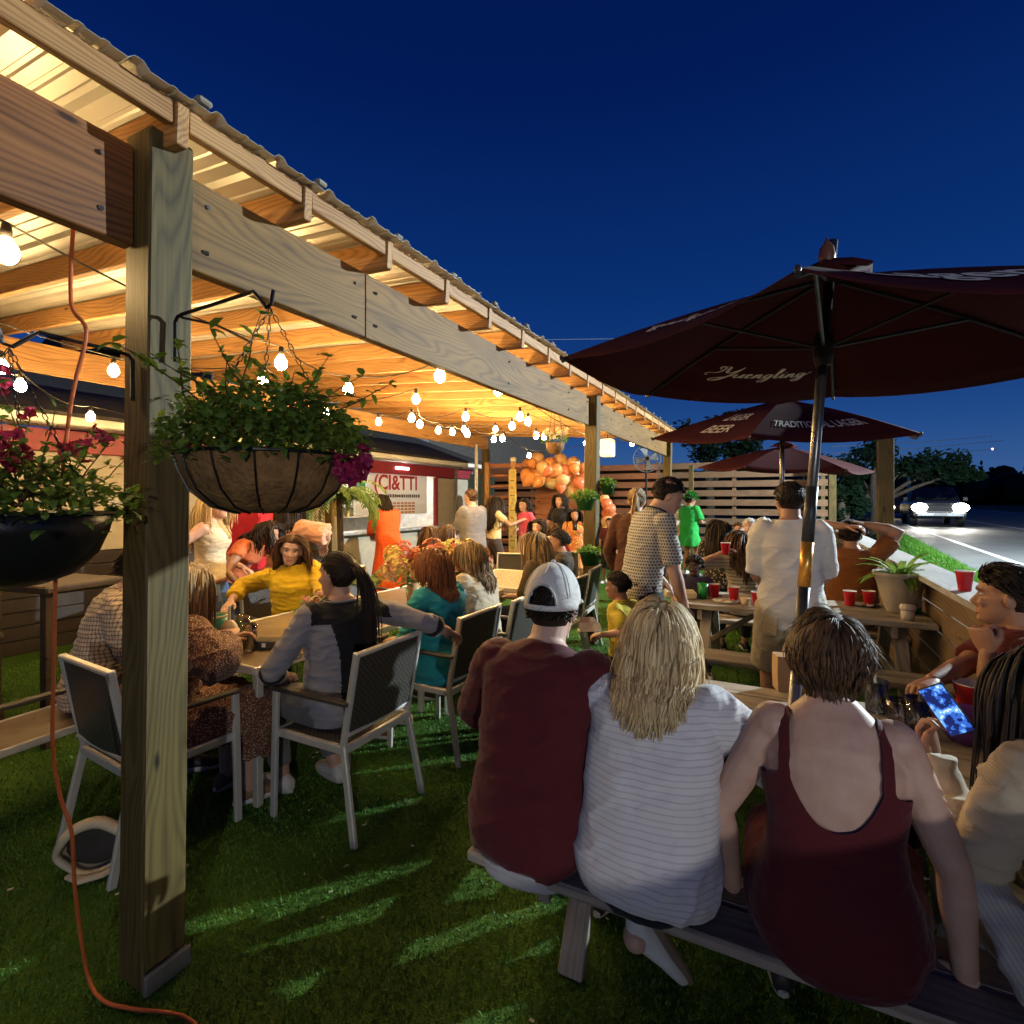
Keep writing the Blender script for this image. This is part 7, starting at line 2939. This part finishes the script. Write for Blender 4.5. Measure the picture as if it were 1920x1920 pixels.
t, f = mk('child in a dark outfit standing right of the second post', at(1143, 10.0), 180, 8, dict(pose='stand', H=1.25, lean=2), 'tan', ('short', 'dark'), dict(m=C('dark_red_tee', (.08, .012, .015)), sleeve=.8), dict(m=BLACKC, hem=.6), shoes=(SH_W, SOLE), face=True)

# --- people under the pergola, left to right
PLAID = C('tan_plaid', (.60, .48, .33), (.10, .065, .06), 'plaid', 1.0)
loc = (-3.46, 1.58)
yw = -34
t, f = mk('person with short dark hair in a tan plaid shirt at the brown table', loc, yw, 3.2,
          dict(H=1.80, lean=16, fat=1.15, hp=2, hy=2, lh=Vector((-.16, .42, .80)), rh=Vector((.12, .42, .80)), lhand='relaxed'), 'fair', ('short', 'dark'), dict(m=PLAID, sleeve=1.6, inf=.024, loose=1.3, wr=.009), dict(m=C('dark_slacks', (.04, .04, .045))), shoes=(SH_B, SOLE), face=True)
f.glasses(t)
DOTS = C('dotted_dress', (.13, .05, .03), (.52, .38, .25), 'dots', .62)
loc = (-2.69, 1.47)
yw = -10
t, f = mk('person with long light brown hair in a dotted dress behind the front post', loc, yw, 2.5,
          dict(H=1.66, lean=12, hp=3, hy=-5, bust=.03, fat=1.05, lh=Vector((-.1, .40, .82)), rh=loc_of(loc, yw, P3(428, 1195, 2.58)), re=(1, .1, -.5), rhand='grip', lhand='relaxed'), 'light', ('long', 'dirty'),
          dict(m=DOTS, sleeve=1.75, inf=.03, loose=1.3, wr=.012, wf=(16, 16, 16), sl_inf=.045), None, None, shoes=(mat('shoe_tan', (.22, .14, .07), .6), SOLE), hk=dict(n=800, length=.44))
f.trousers(DOTS, t, vox=.012, inf=.045, hem=.80, name='dress_skirt', wr=.016, leg_w=1.15)

YEL = C('mustard_blouse', (.66, .43, .015), var=.1)
loc = (-3.58, 3.08)
yw = -128
t, f = mk('smiling person with long brown hair in a bright yellow blouse facing the camera', loc, yw, 3.6,
          dict(H=1.70, lean=3, side=5, bust=.035, fat=1.06, hy=-8, hr=-9, hp=4, rh=loc_of(loc, yw, P3(432, 1128, 4.1)), re=(1, -.3, -.5), lh=loc_of(loc, yw, P3(610, 1150, 3.9)), le=(-1, 0, -.7), rhand='flat', lhand='relaxed'), 'fair', None,
          dict(m=YEL, sleeve=1.7, inf=.024, loose=1.3, wr=.010, sl_inf=.028), dict(m=J_BLUE), shoes=(SH_B, SOLE), face=True, smile=True)
f.hair(HR['brown'], t, length=.34, n=900, rad=.0048, line=.155, part=.015, wave=.016, seed=5, vol=.020, steps=11, off=.02)

RAG = C('grey_raglan', (.25, .24, .26), var=.06)
loc = (-2.06, 2.06)
yw = 82
t, f = mk('person with long dark ponytail in grey and black top, arm over the chair back', loc, yw, 2.4,
          dict(H=1.72, lean=1, twist=-14, hy=22, hp=3, bust=.025, fat=1.02, rh=loc_of(loc, yw, (-1.70, 2.52, .84)), re=(.5, -1, -.25), lh=Vector((-.16, .28, .66)), le=(-1, -.3, -.5), rhand='relaxed', lhand='fist', lf=Vector((-.12, .36, .085)), rf=Vector((.12, .22, .085))), 'light', None,
          dict(m=RAG, sleeve=1.55, inf=.024, loose=1.4, wr=.009, sl_inf=.012, hem=-.09), dict(m=C('grey_wash_jeans', (.13, .13, .135), var=.25), inf=.014), None, shoes=(SH_W, SOLE))
BL = C('black_panel', (.014, .013, .014))
# black bands on the sleeves and the dark back panel
for sd in (-1, 1):
    pts_, rad_ = f.arm_pts(sd), f.arm_rad()
    A, B_ = (pts_[4], pts_[5]) if sd == 1 else (pts_[3], pts_[4])
    MB().tube([A.lerp(B_, q) for q in (.1, .35, .6)], [rad_[4] + .021] * 3, 16).build('sleeve_band', BL, t, True)
# black centre back, shoulders and lower sleeve of the raglan top: faces of the same garment
gm = next(c for c in t.children if c.name.startswith('shirt')).data
gm.materials.append(BL)
c0, r0, f0, u0 = f.frame(.25)
for p_ in gm.polygons:
    q = p_.center - c0
    x, y, z = q.dot(r0), q.dot(f0), q.z
    if y < .01 and abs(x) < .075 + max(0, z - .02) * .22 and z < .30 or z > .175 and abs(x) < .19 and y < .06:
        p_.material_index = 1
f.hair(HR['dark'], t, length=.52, n=900, rad=.004, line=.15, seed=6, vol=.006, steps=8, tail=(0, -.122, .150), wave=0, off=.035)

t, f = mk('elderly person with an auburn bob haircut in a teal top, back turned', (-2.0, 2.90), 96, 3.3,
          dict(H=1.60, lean=4, bust=.03, fat=1.14, hipw=1.15, hy=-6, twist=-14), 'fair', None, dict(m=C('teal_blouse', (.012, .22, .27)), sleeve=1.2, inf=.028, loose=1.6, hem=-.13, wr=.010, flare=.12), dict(m=BLACKC), shoes=(mat('shoe_brown', (.2, .08, .03), .5), SOLE))
f.hair(HR['auburn'], t, length=.20, n=900, rad=.005, line=.14, part=.0, wave=.002, seed=8, vol=.030, steps=10, inward=.28, off=.02)
f.trousers(C('teal_blouse', (.012, .22, .27)), t, vox=.012, inf=.035, hem=.4, name='tunic_hem', wr=.008)

t, f = mk('elderly person with a straight grey-blond bob in a beige top, in profile', (-2.08, 3.52), 84, 3.9,
          dict(H=1.62, lean=5, bust=.03, fat=1.1, hy=20), 'fair', ('bob', 'dirty'), dict(m=C('beige_top', (.50, .40, .27)), sleeve=1.0, inf=.03, loose=1.5, wr=.010), dict(m=BLACKC), shoes=(SH_B, SOLE), face=True, hk=dict(length=.27, inward=.05))
t, f = mk('person with long honey-brown hair seen from behind, just above the white cap', (-1.98, 4.55), 82, 4.8, dict(H=1.66, lean=5, bust=.03, hy=-10), 'light', ('long', 'dirty'), dict(m=C('olive_top', (.10, .07, .03)), sleeve=1.0), dict(m=J_BLUE), shoes=(SH_B, SOLE))
t, f = mk('boy with black hair in a dark hoodie looking left near the second post', (-2.05, 5.30), 112, 5.4, dict(H=1.62, lean=5, hy=6, fat=1.05, rh=Vector((.1, .3, .75))), 'tan', ('short', 'dark'), dict(m=C('dark_hoodie', (.04, .026, .014)), sleeve=1.9, inf=.03, loose=1.4), dict(m=BLACKC), shoes=(SH_B, SOLE), face=True, hk=dict(length=.06, vol=.02))
c, r_, f_, u_ = f.frame(.49)
MB().tube([c + (r_ * cos(q * pi / 8) * .085 + f_ * (sin(q * pi / 8) * .07 - .01)) + u_ * (.01 + .015 * sin(q * pi / 8)) for q in range(17)], .026, 8).build('hood', C('dark_hoodie', (.04, .026, .014)), t, True)

loc = at(392, 4.4)
t, f = mk('person with blond hair in a white tank top and jeans, standing at left', loc, -55, 4.4,
          dict(pose='stand', H=1.68, lean=2, bust=.035, rh=Vector((.19, -.06, 1.02)), re=(1, -.9, .2), lh=Vector((-.2, .2, 1.0)), hy=-10), 'light', ('long', 'blond'), dict(m=C('white_tank', (.62, .52, .36)), sleeve=-1, hem=-.02, neck=.46, inf=.012), dict(m=C('blue_jeans', (.06, .10, .19))), shoes=(SH_W, SOLE))
MB().rings([f.ring(t_, .020) for t_ in (-.01, .02)]).build('belt', mat('belt_brown', (.16, .05, .02), .5), t, True)
t, f = mk('bending person with dark curls in an orange top left of the yellow blouse', at(432, 4.9), -70, 4.9,
          dict(pose='stand', H=1.60, lean=38, bust=.03, pz=.84, hp=10, lh=Vector((-.2, .5, .95)), rh=Vector((.25, .35, .8))), 'tan', ('longcurl', 'dark'), dict(m=C('coral_top', (.6, .15, .05)), sleeve=.4, hem=-.05), dict(m=BLACKC), shoes=(SH_B, SOLE))
t, f = mk('person in a peach frilled blouse with long dark hair behind the yellow blouse', at(535, 5.2), 12, 5.2,
          dict(pose='stand', H=1.62, lean=4, bust=.03, fat=1.08, lh=Vector((-.2, .3, 1.1)), rh=Vector((.30, .22, 1.12)), re=(1, -.2, .1)), 'light', ('long', 'dark'), dict(m=C('peach_blouse', (.66, .34, .21)), sleeve=1.0, inf=.03, loose=1.4, sl_inf=.06, wr=.014), dict(m=BLACKC), shoes=(SH_B, SOLE), hk=dict(length=.36))
ORG = C('orange_dress', (.66, .085, .012), var=.08)
t, f = mk('person in a long orange-red dress bending at the kiosk window', at(728, 8.3), 62, 7,
          dict(pose='stand', H=1.72, lean=16, bust=.03, fat=1.05, hp=18, lh=Vector((-.1, .45, 1.0)), rh=Vector((.12, .45, 1.0))), 'light', ('bob', 'dark'), dict(m=ORG, sleeve=1.6, inf=.03, hem=.0, loose=1.3), None, dict(m=ORG, hemz=.12, flare=.10, inf=.03), shoes=(SH_B, SOLE))
t, f = mk('person in a grey t-shirt standing with a plate near the kiosk end', at(886, 7.8), 70, 7,
          dict(pose='stand', H=1.76, lean=1, fat=1.1, hy=15, lh=Vector((-.08, .36, 1.13)), rh=Vector((.14, .34, 1.13)), lhand='flat'), 'light', ('crop', 'brown'), dict(m=C('grey_tee', (.16, .145, .14)), sleeve=.95, inf=.03, loose=1.5, hem=-.12), dict(m=C('dark_slacks', (.04, .04, .045))), shoes=(SH_B, SOLE), face=True)
t, f = mk('person with long brown hair seated left of the pair beyond the bouquets', at(797, 6.2), -20, 6.2, dict(H=1.64, lean=6, bust=.03), 'light', ('long', 'brown'), dict(m=C('dark_brown_top', (.05, .03, .02)), sleeve=1.0), dict(m=BLACKC))
t, f = mk('person with brown hair, right of the seated pair beyond the bouquets', at(825, 6.3), -55, 6.3, dict(H=1.68, lean=6, bust=.03), 'light', ('long', 'brown'), dict(m=C('olive_blouse', (.08, .06, .03)), sleeve=1.0), dict(m=BLACKC), face=True)

# stray trainer toe at the very bottom, right of centre
# finished with the scratch scene
bpy.data.scenes.remove(TMP)
